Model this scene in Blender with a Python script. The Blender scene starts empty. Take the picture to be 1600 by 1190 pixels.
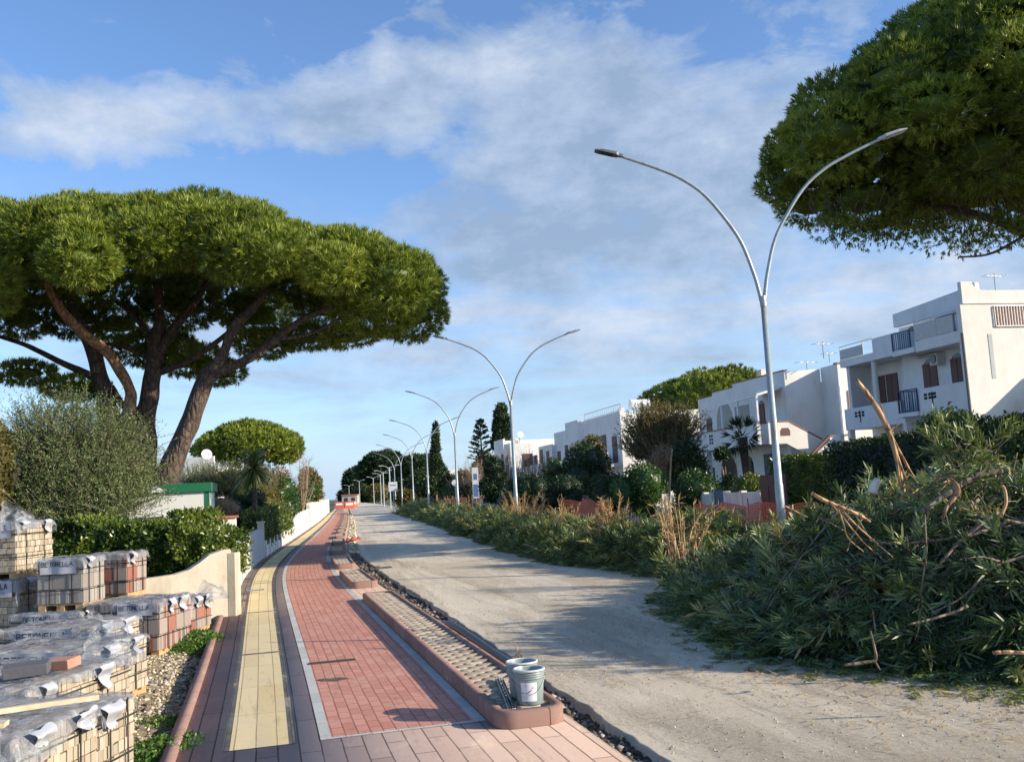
import bpy, math, random
import numpy as np
from mathutils import Vector, noise as mnoise
random.seed(7); RNG = np.random.default_rng(11)
R = math.radians
scene = bpy.context.scene

# ------------------------------------------------------------------ camera
F, EYE, ROLL = 1500.0, 1.75, 0.055
PITCH = math.atan(169 * math.cos(ROLL) / F)
_f = np.array([0, math.cos(PITCH), math.sin(PITCH)])
_r0 = np.array([1., 0, 0]); _u0 = np.cross(_r0, _f)
_r = _r0 * math.cos(ROLL) - _u0 * math.sin(ROLL)
_u = _r0 * math.sin(ROLL) + _u0 * math.cos(ROLL)
cam_d = bpy.data.cameras.new("camera"); cam = bpy.data.objects.new("camera", cam_d)
scene.collection.objects.link(cam); scene.camera = cam
cam_d.lens = 36 * F / 1600; cam_d.sensor_width = 36
cam_d.clip_start = 0.1; cam_d.clip_end = 6000
from mathutils import Matrix
_m = Matrix(((_r[0], _u[0], -_f[0], 0), (_r[1], _u[1], -_f[1], 0), (_r[2], _u[2], -_f[2], EYE), (0, 0, 0, 1)))
cam.matrix_world = _m

# ------------------------------------------------------------------ sun and sky
SUN_EL = R(20.5); SX, SY = .966, -.258
sd = bpy.data.lights.new("sun", 'SUN'); sun = bpy.data.objects.new("sun", sd)
scene.collection.objects.link(sun)
sd.energy = 5.0; sd.angle = R(0.5); sd.color = (1.0, .88, .70)
sv = Vector((SX * math.cos(SUN_EL), SY * math.cos(SUN_EL), math.sin(SUN_EL)))
sun.rotation_euler = sv.to_track_quat('Z', 'Y').to_euler()
scene.view_settings.view_transform = 'Standard'; scene.view_settings.look = 'None'
scene.view_settings.exposure = 0.52; scene.view_settings.gamma = 1

class NT:
    def __init__(s, nt):
        s.nt = nt; s.n = nt.nodes; s.l = nt.links
    def node(s, t, **k):
        n = s.n.new(t)
        for a, b in k.items(): setattr(n, a, b)
        return n
    def put(s, n, i, v):
        if v is None: return
        if isinstance(v, bpy.types.NodeSocket): s.l.new(v, n.inputs[i])
        else: n.inputs[i].default_value = v
    def math(s, op, a, b=None, c=None, clamp=False):
        n = s.node('ShaderNodeMath', operation=op); n.use_clamp = clamp
        s.put(n, 0, a); s.put(n, 1, b); s.put(n, 2, c); return n.outputs[0]
    def mix(s, fac, a, b, mode='MIX'):
        n = s.node('ShaderNodeMix', data_type='RGBA', blend_type=mode)
        s.put(n, 0, fac)
        for i, v in ((6, a), (7, b)):
            if not isinstance(v, bpy.types.NodeSocket): v = tuple(v) + ((1,) if len(v) == 3 else ())
            s.put(n, i, v)
        return n.outputs[2]
    def ramp(s, fac, stops, interp='LINEAR'):
        n = s.node('ShaderNodeValToRGB'); r = n.color_ramp; r.interpolation = interp
        while len(r.elements) < len(stops): r.elements.new(.5)
        for e, (p, c) in zip(r.elements, stops):
            e.position = p; e.color = (tuple(c) + (1,)) if hasattr(c, '__len__') else (c, c, c, 1)
        s.put(n, 0, fac); return n.outputs[0]
    def noise(s, vec, scale, detail=4, rough=.55, dist=0.):
        n = s.node('ShaderNodeTexNoise'); s.put(n, 'Vector', vec)
        n.inputs['Scale'].default_value = scale; n.inputs['Detail'].default_value = detail
        n.inputs['Roughness'].default_value = rough; n.inputs['Distortion'].default_value = dist
        return n.outputs[0]
    def mapping(s, vec, scale=(1, 1, 1), rot=(0, 0, 0), loc=(0, 0, 0)):
        n = s.node('ShaderNodeMapping'); s.put(n, 0, vec)
        n.inputs[1].default_value = loc; n.inputs[2].default_value = rot; n.inputs[3].default_value = scale
        return n.outputs[0]

world = bpy.data.worlds.new("World"); scene.world = world; world.use_nodes = True
w = NT(world.node_tree); w.n.clear()
sky = w.node('ShaderNodeTexSky', sky_type='NISHITA'); sky.sun_disc = False
sky.sun_elevation = SUN_EL; sky.sun_rotation = math.atan2(SX, SY)
sky.air_density = 1.0; sky.dust_density = .6; sky.ozone_density = 2.2
geo = w.node('ShaderNodeTexCoord')
sep = w.node('ShaderNodeSeparateXYZ'); w.l.new(geo.outputs['Generated'], sep.inputs[0])
az = w.math('ARCTAN2', sep.outputs[0], sep.outputs[1])
el = w.math('ARCSINE', sep.outputs[2])
comb = w.node('ShaderNodeCombineXYZ'); w.put(comb, 0, az); w.put(comb, 1, el)
def pxdir(px, py):
    d = _f * F + _r * (px - 800) - _u * (py - 595); d = d / np.linalg.norm(d)
    return math.atan2(d[0], d[1]), math.asin(d[2])
warp = w.noise(comb.outputs[0], 7, 5, .6)
wv = w.node('ShaderNodeVectorMath', operation='SCALE')
wn = w.node('ShaderNodeTexNoise'); w.l.new(comb.outputs[0], wn.inputs['Vector']); wn.inputs['Scale'].default_value = 6; wn.inputs['Detail'].default_value = 5
vs = w.node('ShaderNodeVectorMath', operation='SUBTRACT'); w.l.new(wn.outputs['Color'], vs.inputs[0]); vs.inputs[1].default_value = (.5, .5, .5)
w.l.new(vs.outputs[0], wv.inputs[0]); wv.inputs['Scale'].default_value = .10
va = w.node('ShaderNodeVectorMath', operation='ADD'); w.l.new(comb.outputs[0], va.inputs[0]); w.l.new(wv.outputs[0], va.inputs[1])
sp2 = w.node('ShaderNodeSeparateXYZ'); w.l.new(va.outputs[0], sp2.inputs[0])
def blob(px, py, sx, sy, amp, rot=0.):
    a0, e0 = pxdir(px, py)
    dx = w.math('SUBTRACT', sp2.outputs[0], a0); dy = w.math('SUBTRACT', sp2.outputs[1], e0)
    c, s_ = math.cos(rot), math.sin(rot)
    ux = w.math('ADD', w.math('MULTIPLY', dx, c), w.math('MULTIPLY', dy, s_))
    uy = w.math('SUBTRACT', w.math('MULTIPLY', dy, c), w.math('MULTIPLY', dx, s_))
    q = w.math('ADD', w.math('POWER', w.math('ABSOLUTE', w.math('DIVIDE', ux, sx / F)), 2.), w.math('POWER', w.math('ABSOLUTE', w.math('DIVIDE', uy, sy / F)), 2.))
    return w.math('MULTIPLY', w.math('EXPONENT', w.math('MULTIPLY', q, -1)), amp)
def total(bl):
    t = bl[0]
    for b in bl[1:]: t = w.math('ADD', t, b)
    return t
cloud_bias = total([blob(150, 190, 190, 70, .62), blob(430, 175, 260, 42, .50), blob(700, 130, 260, 60, .55), blob(900, 170, 300, 100, .62),
                    blob(900, 310, 330, 130, .68), blob(780, 420, 220, 60, .5), blob(500, 280, 190, 40, -.5), blob(200, 60, 300, 50, -.2), blob(1250, 270, 300, 150, .60), blob(1000, 20, 400, 50, .25),
                    blob(60, 100, 110, 60, .3), blob(600, 60, 25, 40, .25)])
n1 = w.noise(w.mapping(comb.outputs[0], (1, 2.0, 1)), 7.0, 12, .62, .35)
n2 = w.noise(w.mapping(comb.outputs[0], (1, 5.5, 1), (0, 0, .12)), 4.0, 8, .62, .6)
dens = w.math('ADD', cloud_bias, w.math('MULTIPLY', w.math('SUBTRACT', n1, .5), 2.3))
cover = w.ramp(dens, [(.24, 0), (.42, .45), (.8, .86)])
# thin streaks lower in the sky
lowband = w.math('EXPONENT', w.math('MULTIPLY', w.math('POWER', w.math('DIVIDE', w.math('SUBTRACT', el, .16), .11), 2.), -1))
streak = w.math('MULTIPLY', w.ramp(n2, [(.40, 0), (.62, 1)]), w.math('MULTIPLY', lowband, .75))
band2 = blob(1250, 480, 620, 70, .55, .03)
cov = w.math('MAXIMUM', cover, w.math('MINIMUM', w.math('ADD', streak, band2), .85))
lit = w.math('ADD', w.math('MULTIPLY', w.math('SUBTRACT', w.noise(w.mapping(comb.outputs[0], (1, 1.8, 1), (0, 0, 0), (.03, .02, 0)), 10, 8, .65), .5), 1.7), .48)
bright = total([blob(180, 180, 170, 80, .30), blob(720, 100, 200, 35, .25), blob(1200, 480, 700, 60, .35), blob(600, 60, 40, 40, .3)])
grey = w.math('SUBTRACT', w.math('ADD', lit, bright), blob(880, 360, 300, 90, .22))
ccol = w.ramp(grey, [(.25, (.27, .36, .50)), (.55, (.38, .47, .61)), (.95, (.56, .62, .72))])
hz = w.math('EXPONENT', w.math('MULTIPLY', w.math('MAXIMUM', el, 0), -11.))
b1 = w.node('ShaderNodeBackground'); skc = w.mix(w.math('MULTIPLY', hz, .75), sky.outputs[0], (3.4, 3.9, 4.6))
tint = w.mix(1.0, skc, (.80, .94, 1.14), 'MULTIPLY')
w.l.new(tint, b1.inputs[0]); b1.inputs[1].default_value = .145
b2 = w.node('ShaderNodeBackground'); w.l.new(ccol, b2.inputs[0]); b2.inputs[1].default_value = .88
mx = w.node('ShaderNodeMixShader'); w.l.new(cov, mx.inputs[0]); w.l.new(b1.outputs[0], mx.inputs[1]); w.l.new(b2.outputs[0], mx.inputs[2])
ow = w.node('ShaderNodeOutputWorld'); w.l.new(mx.outputs[0], ow.inputs[0])

# ------------------------------------------------------------------ helpers
def ray(px, py): return _f * F + _r * (px - 800) - _u * (py - 595)
def G(px, py, z=0.):
    d = ray(px, py); t = (z - EYE) / d[2]; return d[0] * t, d[1] * t
def W(px, py, Y):
    d = ray(px, py); t = Y / d[1]; return np.array([d[0] * t, Y, EYE + d[2] * t])

COL = scene.collection
def tag(o, label=None, cat=None, group=None, kind=None):
    if label: o['label'] = label
    if cat: o['category'] = cat
    if group: o['group'] = group
    if kind: o['kind'] = kind
    return o
def empty(name, loc, label, cat, group=None, rz=0.):
    o = bpy.data.objects.new(name, None); COL.objects.link(o); o.location = loc; o.rotation_euler = (0, 0, rz)
    o.empty_display_size = .2
    return tag(o, label, cat, group)
def link(name, me, mat, parent=None):
    o = bpy.data.objects.new(name, me); COL.objects.link(o)
    if mat is not None and not me.materials: me.materials.append(mat)
    if parent is not None: o.parent = parent
    return o
def np_mesh(name, V, Fq, tint=None, smooth=False, uv=None):
    V = np.asarray(V, dtype=np.float32); Fq = np.asarray(Fq, dtype=np.int32)
    me = bpy.data.meshes.new(name); k = Fq.shape[1]
    me.vertices.add(len(V)); me.vertices.foreach_set('co', V.ravel())
    me.loops.add(Fq.size); me.loops.foreach_set('vertex_index', Fq.ravel())
    me.polygons.add(len(Fq)); me.polygons.foreach_set('loop_start', np.arange(0, Fq.size, k, dtype=np.int32))
    if smooth: me.polygons.foreach_set('use_smooth', np.ones(len(Fq), dtype=bool))
    if tint is not None:
        a = me.attributes.new('tint', 'FLOAT', 'POINT'); a.data.foreach_set('value', np.asarray(tint, dtype=np.float32))
    if uv is not None:
        u = me.uv_layers.new(name='UVMap'); u.data.foreach_set('uv', np.asarray(uv, dtype=np.float32)[Fq.ravel()].ravel())
    me.update(calc_edges=True); me.validate()
    return me

class MB:
    """collects boxes, prisms, tubes into ONE mesh"""
    def __init__(s): s.v = []; s.f = []; s.t = []
    def add(s, v, f, t=0.5):
        b = len(s.v); s.v += [tuple(p) for p in v]; s.f += [tuple(b + i for i in q) for q in f]; s.t += [t] * len(v); return s
    def box(s, x0, x1, y0, y1, z0, z1, t=.5):
        v = [(x, y, z) for z in (z0, z1) for y in (y0, y1) for x in (x0, x1)]
        return s.add(v, [(0, 2, 3, 1), (4, 5, 7, 6), (0, 1, 5, 4), (2, 6, 7, 3), (0, 4, 6, 2), (1, 3, 7, 5)], t)
    def bar(s, p, q, r, up=(0, 0, 1), r2=None, t=.5):
        p = Vector(p); q = Vector(q); d = (q - p).normalized(); u = Vector(up)
        if abs(d.dot(u)) > .95: u = Vector((1, 0, 0))
        a = d.cross(u).normalized(); b = a.cross(d).normalized(); r2 = r2 or r
        v = [c + a * sx * r + b * sy * r2 for c in (p, q) for sx, sy in ((-1, -1), (1, -1), (1, 1), (-1, 1))]
        return s.add(v, [(0, 3, 2, 1), (4, 5, 6, 7), (0, 1, 5, 4), (1, 2, 6, 5), (2, 3, 7, 6), (3, 0, 4, 7)], t)
    def prism(s, pts, z0, z1, t=.5):
        n = len(pts)
        v = [(x, y, z0) for x, y in pts] + [(x, y, z1) for x, y in pts]
        return s.add(v, [tuple(range(n))[::-1], tuple(range(n, 2 * n))] + [(i, (i + 1) % n, n + (i + 1) % n, n + i) for i in range(n)], t)
    def tube(s, pts, rad, seg=8, rough=0., t=.5, cap=True):
        pts = [Vector(p) for p in pts]; n = len(pts)
        if not hasattr(rad, '__len__'): rad = [rad] * n
        up = Vector((0, 0, 1)); v = []; a = None
        for i, p in enumerate(pts):
            d = (pts[min(i + 1, n - 1)] - pts[max(i - 1, 0)]).normalized()
            if a is None:
                a = d.cross(up) if abs(d.dot(up)) < .95 else d.cross(Vector((1, 0, 0)))
                a.normalize()
            else: a = (a - d * a.dot(d)).normalized()
            b = d.cross(a)
            for k in range(seg):
                an = 2 * math.pi * k / seg; r = rad[i]
                if rough: r *= 1 + rough * mnoise.noise(Vector((p.x * 1.7 + math.cos(an) * 1.5, p.y * 1.7 + math.sin(an) * 1.5, p.z * 1.7)))
                v.append(p + (a * math.cos(an) + b * math.sin(an)) * r)
        f = [(i * seg + k, i * seg + (k + 1) % seg, (i + 1) * seg + (k + 1) % seg, (i + 1) * seg + k) for i in range(n - 1) for k in range(seg)]
        if cap: f += [tuple(range(seg))[::-1], tuple((n - 1) * seg + k for k in range(seg))]
        return s.add(v, f, t)
    def lathe(s, prof, c=(0, 0, 0), seg=24, t=.5):
        v = [(c[0] + r * math.cos(2 * math.pi * k / seg), c[1] + r * math.sin(2 * math.pi * k / seg), c[2] + z) for r, z in prof for k in range(seg)]
        f = [(i * seg + k, i * seg + (k + 1) % seg, (i + 1) * seg + (k + 1) % seg, (i + 1) * seg + k) for i in range(len(prof) - 1) for k in range(seg)]
        return s.add(v, f, t)
    def build(s, name, mat, parent=None, smooth=False, bevel=0.):
        me = bpy.data.meshes.new(name); me.from_pydata(s.v, [], s.f)
        a = me.attributes.new('tint', 'FLOAT', 'POINT'); a.data.foreach_set('value', np.array(s.t, dtype=np.float32))
        if smooth: me.polygons.foreach_set('use_smooth', np.ones(len(s.f), dtype=bool))
        me.update(); o = link(name, me, mat, parent)
        if bevel:
            m = o.modifiers.new('bevel', 'BEVEL'); m.width = bevel; m.segments = 2; m.limit_method = 'ANGLE'; m.angle_limit = R(40)
        return o

def smooth_path(pts, n=6):
    P = [np.array(p, float) for p in pts]; P = [2 * P[0] - P[1]] + P + [2 * P[-1] - P[-2]]; out = []
    for i in range(1, len(P) - 2):
        for k in range(n):
            t = k / n; a, b, c, d = P[i - 1:i + 3]
            out.append(.5 * (2 * b + (c - a) * t + (2 * a - 5 * b + 4 * c - d) * t * t + (3 * b - a - 3 * c + d) * t ** 3))
    out.append(P[-2]); return out

# ------------------------------------------------------------------ materials
M = {}
def mat(name):
    m = bpy.data.materials.new(name); m.use_nodes = True; t = NT(m.node_tree); t.n.clear()
    o = t.node('ShaderNodeOutputMaterial'); p = t.node('ShaderNodeBsdfPrincipled'); t.l.new(p.outputs[0], o.inputs[0])
    t.p = p; t.o = o; M[name] = m; return m, t
def obco(t): return t.node('ShaderNodeTexCoord').outputs['Object']
def wco(t): return t.node('ShaderNodeNewGeometry').outputs['Position']
def uvco(t): return t.node('ShaderNodeTexCoord').outputs['UV']
def bump(t, h, dist=.01, strength=1.):
    b = t.node('ShaderNodeBump'); b.inputs['Distance'].default_value = dist; b.inputs['Strength'].default_value = strength
    t.l.new(h, b.inputs['Height']); t.l.new(b.outputs[0], t.p.inputs['Normal'])
def simple(name, col, rough=.6, metal=0., var=.12, scale=6., bmp=0., spec=None, wear=None):
    m, t = mat(name); co = wco(t)
    n = t.noise(co, scale, 6, .65)
    c2 = tuple(c * (1 - var) for c in col); c1 = tuple(min(1, c * (1 + var)) for c in col)
    c = t.ramp(n, [(.3, c2), (.7, c1)])
    if wear is not None:
        wn_ = t.noise(t.mapping(co, (1, 1, .35)), wear[1], 8, .7)
        c = t.mix(t.ramp(wn_, [(wear[2], 0), (wear[2] + .12, wear[3])]), c, wear[0])
    t.l.new(c, t.p.inputs['Base Color']); t.p.inputs['Roughness'].default_value = rough; t.p.inputs['Metallic'].default_value = metal
    if bmp: bump(t, t.noise(co, scale * 6, 5, .7), bmp)
    return m
def foliage(name, stops, rough=.5, trans=.3, spec=.4):
    m, t = mat(name); a = t.node('ShaderNodeAttribute'); a.attribute_name = 'tint'
    big = t.noise(wco(t), 1.1, 3, .6)
    f = t.math('ADD', a.outputs['Fac'], t.math('MULTIPLY', t.math('SUBTRACT', big, .5), .5), None, True)
    c = t.ramp(f, stops); t.l.new(c, t.p.inputs['Base Color']); t.p.inputs['Roughness'].default_value = rough
    t.p.inputs['Specular IOR Level'].default_value = spec
    tr = t.node('ShaderNodeBsdfTranslucent'); t.l.new(t.mix(1., c, (1.15, 1.2, .6), 'MULTIPLY'), tr.inputs[0])
    mxs = t.node('ShaderNodeMixShader'); mxs.inputs[0].default_value = trans
    t.l.new(t.p.outputs[0], mxs.inputs[1]); t.l.new(tr.outputs[0], mxs.inputs[2]); t.l.new(mxs.outputs[0], t.o.inputs[0])
    return m

foliage('pine_needles', [(0, (.045, .08, .012)), (.5, (.17, .22, .025)), (1, (.34, .38, .055))], .5, .22)
foliage('olive_leaf', [(0, (.05, .075, .022)), (.5, (.13, .175, .055)), (1, (.26, .31, .13))], .5, .2)
foliage('hedge_leaf', [(0, (.02, .045, .008)), (.5, (.075, .12, .015)), (1, (.24, .27, .04))], .35, .25, .6)
foliage('green_leaf', [(0, (.015, .045, .012)), (.5, (.045, .10, .022)), (1, (.10, .18, .035))], .4, .25, .5)
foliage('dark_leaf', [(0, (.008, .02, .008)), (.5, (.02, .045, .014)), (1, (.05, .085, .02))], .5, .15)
foliage('cypress_leaf', [(0, (.012, .026, .012)), (.5, (.028, .055, .02)), (1, (.06, .10, .03))], .6, .12)
foliage('autumn_leaf', [(0, (.06, .055, .015)), (.5, (.14, .12, .03)), (1, (.26, .20, .06))], .55, .25)
foliage('dry_leaf', [(0, (.16, .10, .06)), (.5, (.27, .19, .12)), (1, (.40, .30, .20))], .7, .2)
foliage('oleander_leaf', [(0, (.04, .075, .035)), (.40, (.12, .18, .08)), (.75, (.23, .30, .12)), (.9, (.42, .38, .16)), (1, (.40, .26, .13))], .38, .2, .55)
foliage('oleander_sun_leaf', [(0, (.04, .075, .02)), (.4, (.10, .15, .035)), (.75, (.21, .24, .06)), (1, (.42, .33, .13))], .42, .28, .5)  # yellower copy of the oleander leaf, sunlit look put into its colour
foliage('dry_stalk_leaf', [(0, (.20, .13, .05)), (.5, (.42, .27, .11)), (1, (.62, .42, .20))], .6, .2)
foliage('weed_leaf', [(0, (.03, .07, .012)), (.5, (.08, .16, .025)), (1, (.17, .28, .05))], .5, .3)
foliage('yucca_leaf', [(0, (.05, .09, .025)), (.5, (.11, .16, .045)), (1, (.28, .30, .11))], .4, .2)
foliage('grass_blade', [(0, (.06, .09, .02)), (.5, (.12, .15, .03)), (1, (.28, .26, .10))], .6, .2)

def bark(name, c0, c1, c2):
    m, t = mat(name); co = wco(t)
    v = t.node('ShaderNodeTexVoronoi'); v.feature = 'DISTANCE_TO_EDGE'; v.inputs['Scale'].default_value = 9
    t.l.new(t.mapping(co, (1, 1, .35)), v.inputs['Vector'])
    n = t.noise(co, 5, 6, .7); c = t.ramp(n, [(.3, c0), (.5, c1), (.72, c2)])
    c = t.mix(t.ramp(v.outputs['Distance'], [(0, .8), (.12, 0)]), c, tuple(x * .35 for x in c0))
    t.l.new(c, t.p.inputs['Base Color']); t.p.inputs['Roughness'].default_value = .85
    bump(t, t.math('ADD', v.outputs['Distance'], t.math('MULTIPLY', n, .3)), .06); return m
bark('pine_bark', (.05, .034, .028), (.10, .068, .052), (.17, .115, .085))
bark('orange_bark', (.22, .11, .06), (.38, .21, .12), (.52, .32, .19))
bark('twig_bark', (.13, .095, .065), (.24, .18, .13), (.38, .30, .21))
bark('split_wood', (.30, .17, .08), (.50, .31, .16), (.66, .46, .27))

def plaster(name, col, stain=(.45, .40, .33), amt=.28, scale=1.1):
    m, t = mat(name); co = wco(t)
    n = t.noise(t.mapping(co, (1, 1, .5)), scale, 8, .7); f = t.noise(co, 30, 4, .6)
    c = t.mix(t.ramp(n, [(.46, 0), (.66, amt)]), col, stain)
    c = t.mix(t.math('MULTIPLY', f, .12), c, tuple(x * .7 for x in col))
    t.l.new(c, t.p.inputs['Base Color']); t.p.inputs['Roughness'].default_value = .85; bump(t, f, .004); return m
plaster('white_plaster', (.79, .77, .72)); plaster('cream_plaster', (.66, .60, .50)); plaster('old_plaster', (.52, .46, .36), (.34, .29, .20), .75, 2.2)
plaster('shaded_white_plaster', (.76, .77, .77)); plaster('hut_panel', (.66, .66, .60), (.4, .4, .35), .2); plaster('white_wall_paint', (.78, .75, .68), (.45, .36, .27), .5, 1.6)  # first plaster has the bluish shade of the street front in its colour
plaster('grey_gate', (.50, .52, .53), (.3, .3, .3), .3)
simple('brick_coping', (.30, .15, .10), .8); simple('red_tile', (.42, .13, .07), .7, bmp=.004)
simple('green_paint', (.012, .13, .055), .45); simple('dark_glass', (.03, .035, .045), .12, var=.3)
simple('brown_shutter', (.12, .05, .035), .6); simple('tan_shutter', (.50, .27, .12), .6); simple('gap_shade', (.03, .03, .03), .9)  # last one is near-black, standing in for the shade inside openings
simple('blue_iron', (.05, .09, .17), .5); simple('galvanised', (.36, .41, .42), .45, .35, .15, 8, wear=((.36, .20, .10), 3.0, .56, .75))
simple('lamp_head_metal', (.14, .15, .16), .5, .3); simple('lamp_head_pale', (.45, .46, .47), .45, .2); simple('white_metal', (.75, .75, .74), .4)
simple('aerial_metal', (.45, .46, .47), .4, .6); simple('ac_case', (.62, .62, .60), .5); simple('canvas', (.55, .55, .53), .8)
simple('orange_plastic', (.50, .12, .07), .6, var=.2); simple('white_plastic', (.72, .73, .72), .35); simple('black_plastic', (.02, .022, .026), .35, var=.3)
simple('bucket_grey', (.24, .29, .285), .38, var=.08); simple('bucket_rim', (.55, .58, .55), .35); simple('label_paper', (.72, .72, .74), .6, var=.05); simple('ink', (.035, .04, .07), .6)
simple('pallet_wood', (.48, .30, .14), .8, var=.35, scale=14); simple('steel_channel', (.16, .20, .22), .35, .6)
simple('stone_white', (.60, .56, .48), .85, var=.3, scale=9); simple('strap', (.03, .03, .03), .5); simple('sign_blue', (.10, .19, .36), .5)
simple('dark_concrete_block', (.10, .10, .11), .9, bmp=.004); simple('terracotta_block', (.45, .22, .15), .9, bmp=.004)
simple('plank_wood', (.58, .47, .32), .75, var=.25, scale=10); simple('dry_root', (.30, .22, .14), .9, var=.3); simple('rust_iron', (.10, .065, .05), .8)
simple('far_wall', (.40, .37, .33), .9); simple('asphalt_patch', (.09, .08, .07), .9)

# pavers of the pallets: tint picks colour
def paver_mat(name, stops):
    m, t = mat(name); a = t.node('ShaderNodeAttribute'); a.attribute_name = 'tint'; co = obco(t)
    c = t.ramp(a.outputs['Fac'], stops); n = t.noise(co, 60, 4, .7)
    c = t.mix(t.math('MULTIPLY', n, .35), c, tuple(x * .55 for x in stops[0][1]))
    t.l.new(c, t.p.inputs['Base Color']); t.p.inputs['Roughness'].default_value = .9; bump(t, n, .004); return m
paver_mat('paver_cream', [(0, (.32, .26, .18)), (.5, (.46, .38, .28)), (1, (.58, .49, .37))])
paver_mat('paver_grey', [(0, (.22, .19, .165)), (.5, (.34, .30, .26)), (1, (.46, .41, .35))])
paver_mat('paver_red', [(0, (.28, .10, .07)), (.42, (.36, .16, .11)), (.6, (.30, .25, .215)), (1, (.38, .33, .285))])

# thin crumpled plastic film
m, t = mat('plastic_film'); co = obco(t); n = t.noise(t.mapping(co, (1, 1.6, 1), (0, 0, .5)), 7, 6, .65, 1.2)
tr = t.node('ShaderNodeBsdfTransparent'); tr.inputs[0].default_value = (.92, .93, .95, 1)
t.p.inputs['Base Color'].default_value = (.44, .46, .49, 1); t.p.inputs['Roughness'].default_value = .22
fac = t.ramp(n, [(.3, .20), (.52, .38), (.68, .80)])
mxs = t.node('ShaderNodeMixShader'); t.l.new(fac, mxs.inputs[0]); t.l.new(tr.outputs[0], mxs.inputs[1]); t.l.new(t.p.outputs[0], mxs.inputs[2])
t.l.new(mxs.outputs[0], t.o.inputs[0]); bump(t, n, .03)
simple('film_print', (.42, .43, .46), .35, var=.06, scale=12)

# orange safety mesh
m, t = mat('orange_mesh'); co = uvco(t)
v = t.node('ShaderNodeTexVoronoi'); v.feature = 'F1'; v.inputs['Scale'].default_value = 16; v.inputs['Randomness'].default_value = .15; t.l.new(co, v.inputs['Vector'])
tr = t.node('ShaderNodeBsdfTransparent'); t.p.inputs['Base Color'].default_value = (.85, .14, .05, 1); t.p.inputs['Roughness'].default_value = .6
mxs = t.node('ShaderNodeMixShader'); t.l.new(t.ramp(v.outputs['Distance'], [(.30, .25), (.36, 1)]), mxs.inputs[0]); t.l.new(tr.outputs[0], mxs.inputs[1]); t.l.new(t.p.outputs[0], mxs.inputs[2]); t.l.new(mxs.outputs[0], t.o.inputs[0])

# ground surfaces ------------------------------------------------------
def brickm(name, c1, c2, mortar, bw, bh, msize, offset=.5, noise_amt=.35, rough=.85, swap=False, stain=None, bmpd=.004, bigvar=.25):
    """paving laid along uv: u = metres along the street, v = metres across"""
    m, t = mat(name); uv = uvco(t)
    if swap:
        s_ = t.node('ShaderNodeSeparateXYZ'); t.l.new(uv, s_.inputs[0]); c_ = t.node('ShaderNodeCombineXYZ')
        t.l.new(s_.outputs[1], c_.inputs[0]); t.l.new(s_.outputs[0], c_.inputs[1]); uv = c_.outputs[0]
    wob = t.node('ShaderNodeTexNoise'); wob.inputs['Scale'].default_value = 2.5; t.l.new(uv, wob.inputs['Vector'])
    sc = t.node('ShaderNodeVectorMath', operation='SCALE'); t.l.new(wob.outputs['Color'], sc.inputs[0]); sc.inputs['Scale'].default_value = .012
    ad = t.node('ShaderNodeVectorMath', operation='ADD'); t.l.new(uv, ad.inputs[0]); t.l.new(sc.outputs[0], ad.inputs[1])
    b = t.node('ShaderNodeTexBrick'); t.l.new(ad.outputs[0], b.inputs['Vector']); b.offset = offset
    for i, v_ in (('Color1', c1), ('Color2', c2), ('Mortar', mortar)): b.inputs[i].default_value = tuple(v_) + (1,)
    b.inputs['Scale'].default_value = 1; b.inputs['Brick Width'].default_value = bw; b.inputs['Row Height'].default_value = bh
    b.inputs['Mortar Size'].default_value = msize; b.inputs['Mortar Smooth'].default_value = .15; b.inputs['Bias'].default_value = 0
    fine = t.noise(uv, 90, 5, .75); big = t.noise(uv, 1.3, 5, .6); mid = t.noise(uv, 9, 5, .7)
    c = t.mix(t.math('MULTIPLY', fine, noise_amt), b.outputs['Color'], tuple(x * .35 for x in c1))
    c = t.mix(t.ramp(big, [(.42, 0), (.68, bigvar)]), c, stain or tuple(min(1, x * 1.5 + .05) for x in c2))
    c = t.mix(t.ramp(mid, [(.55, 0), (.75, .25)]), c, tuple(x * .5 for x in c1))
    sand = t.noise(t.mapping(uv, (.6, 1.5, 1), (0, 0, .4), (3.1, 1.7, 0)), 2.2, 8, .72, .5); c = t.mix(t.ramp(sand, [(.54, 0), (.70, .55)]), c, (.58, .47, .36))
    dirt = t.noise(t.mapping(uv, (.35, 2.2, 1), (0, 0, .1), (7, 2, 0)), 3.0, 7, .75); c = t.mix(t.ramp(dirt, [(.56, 0), (.72, .45)]), c, (.16, .11, .09))
    t.l.new(c, t.p.inputs['Base Color']); t.p.inputs['Roughness'].default_value = .95; t.p.inputs['Specular IOR Level'].default_value = .12
    h = t.math('ADD', t.math('MULTIPLY', b.outputs['Fac'], -1.), t.math('MULTIPLY', fine, .25)); bump(t, h, bmpd); return m
brickm('red_paving', (.57, .255, .185), (.70, .345, .26), (.32, .14, .10), .20, .098, .006, .5, .3, stain=(.58, .28, .20), bigvar=.45)
brickm('mauve_paving', (.42, .305, .25), (.52, .385, .32), (.13, .09, .075), 1.0, .155, .006, .37, .35, stain=(.46, .36, .32))
brickm('yellow_paving', (.69, .54, .28), (.79, .645, .38), (.34, .27, .15), 1.2, .157, .005, 0., .18, stain=(.70, .60, .38), bigvar=.3)
brickm('dark_paving', (.10, .10, .095), (.15, .145, .135), (.04, .04, .04), .20, .10, .003, .5, .3)
brickm('white_paving', (.50, .50, .46), (.62, .61, .56), (.25, .24, .21), .40, .2, .003, .5, .25, stain=(.42, .40, .36))
brickm('kerb_stone', (.30, .18, .145), (.40, .25, .205), (.07, .04, .035), .50, .4, .005, 0., .35, stain=(.36, .24, .20))
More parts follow.
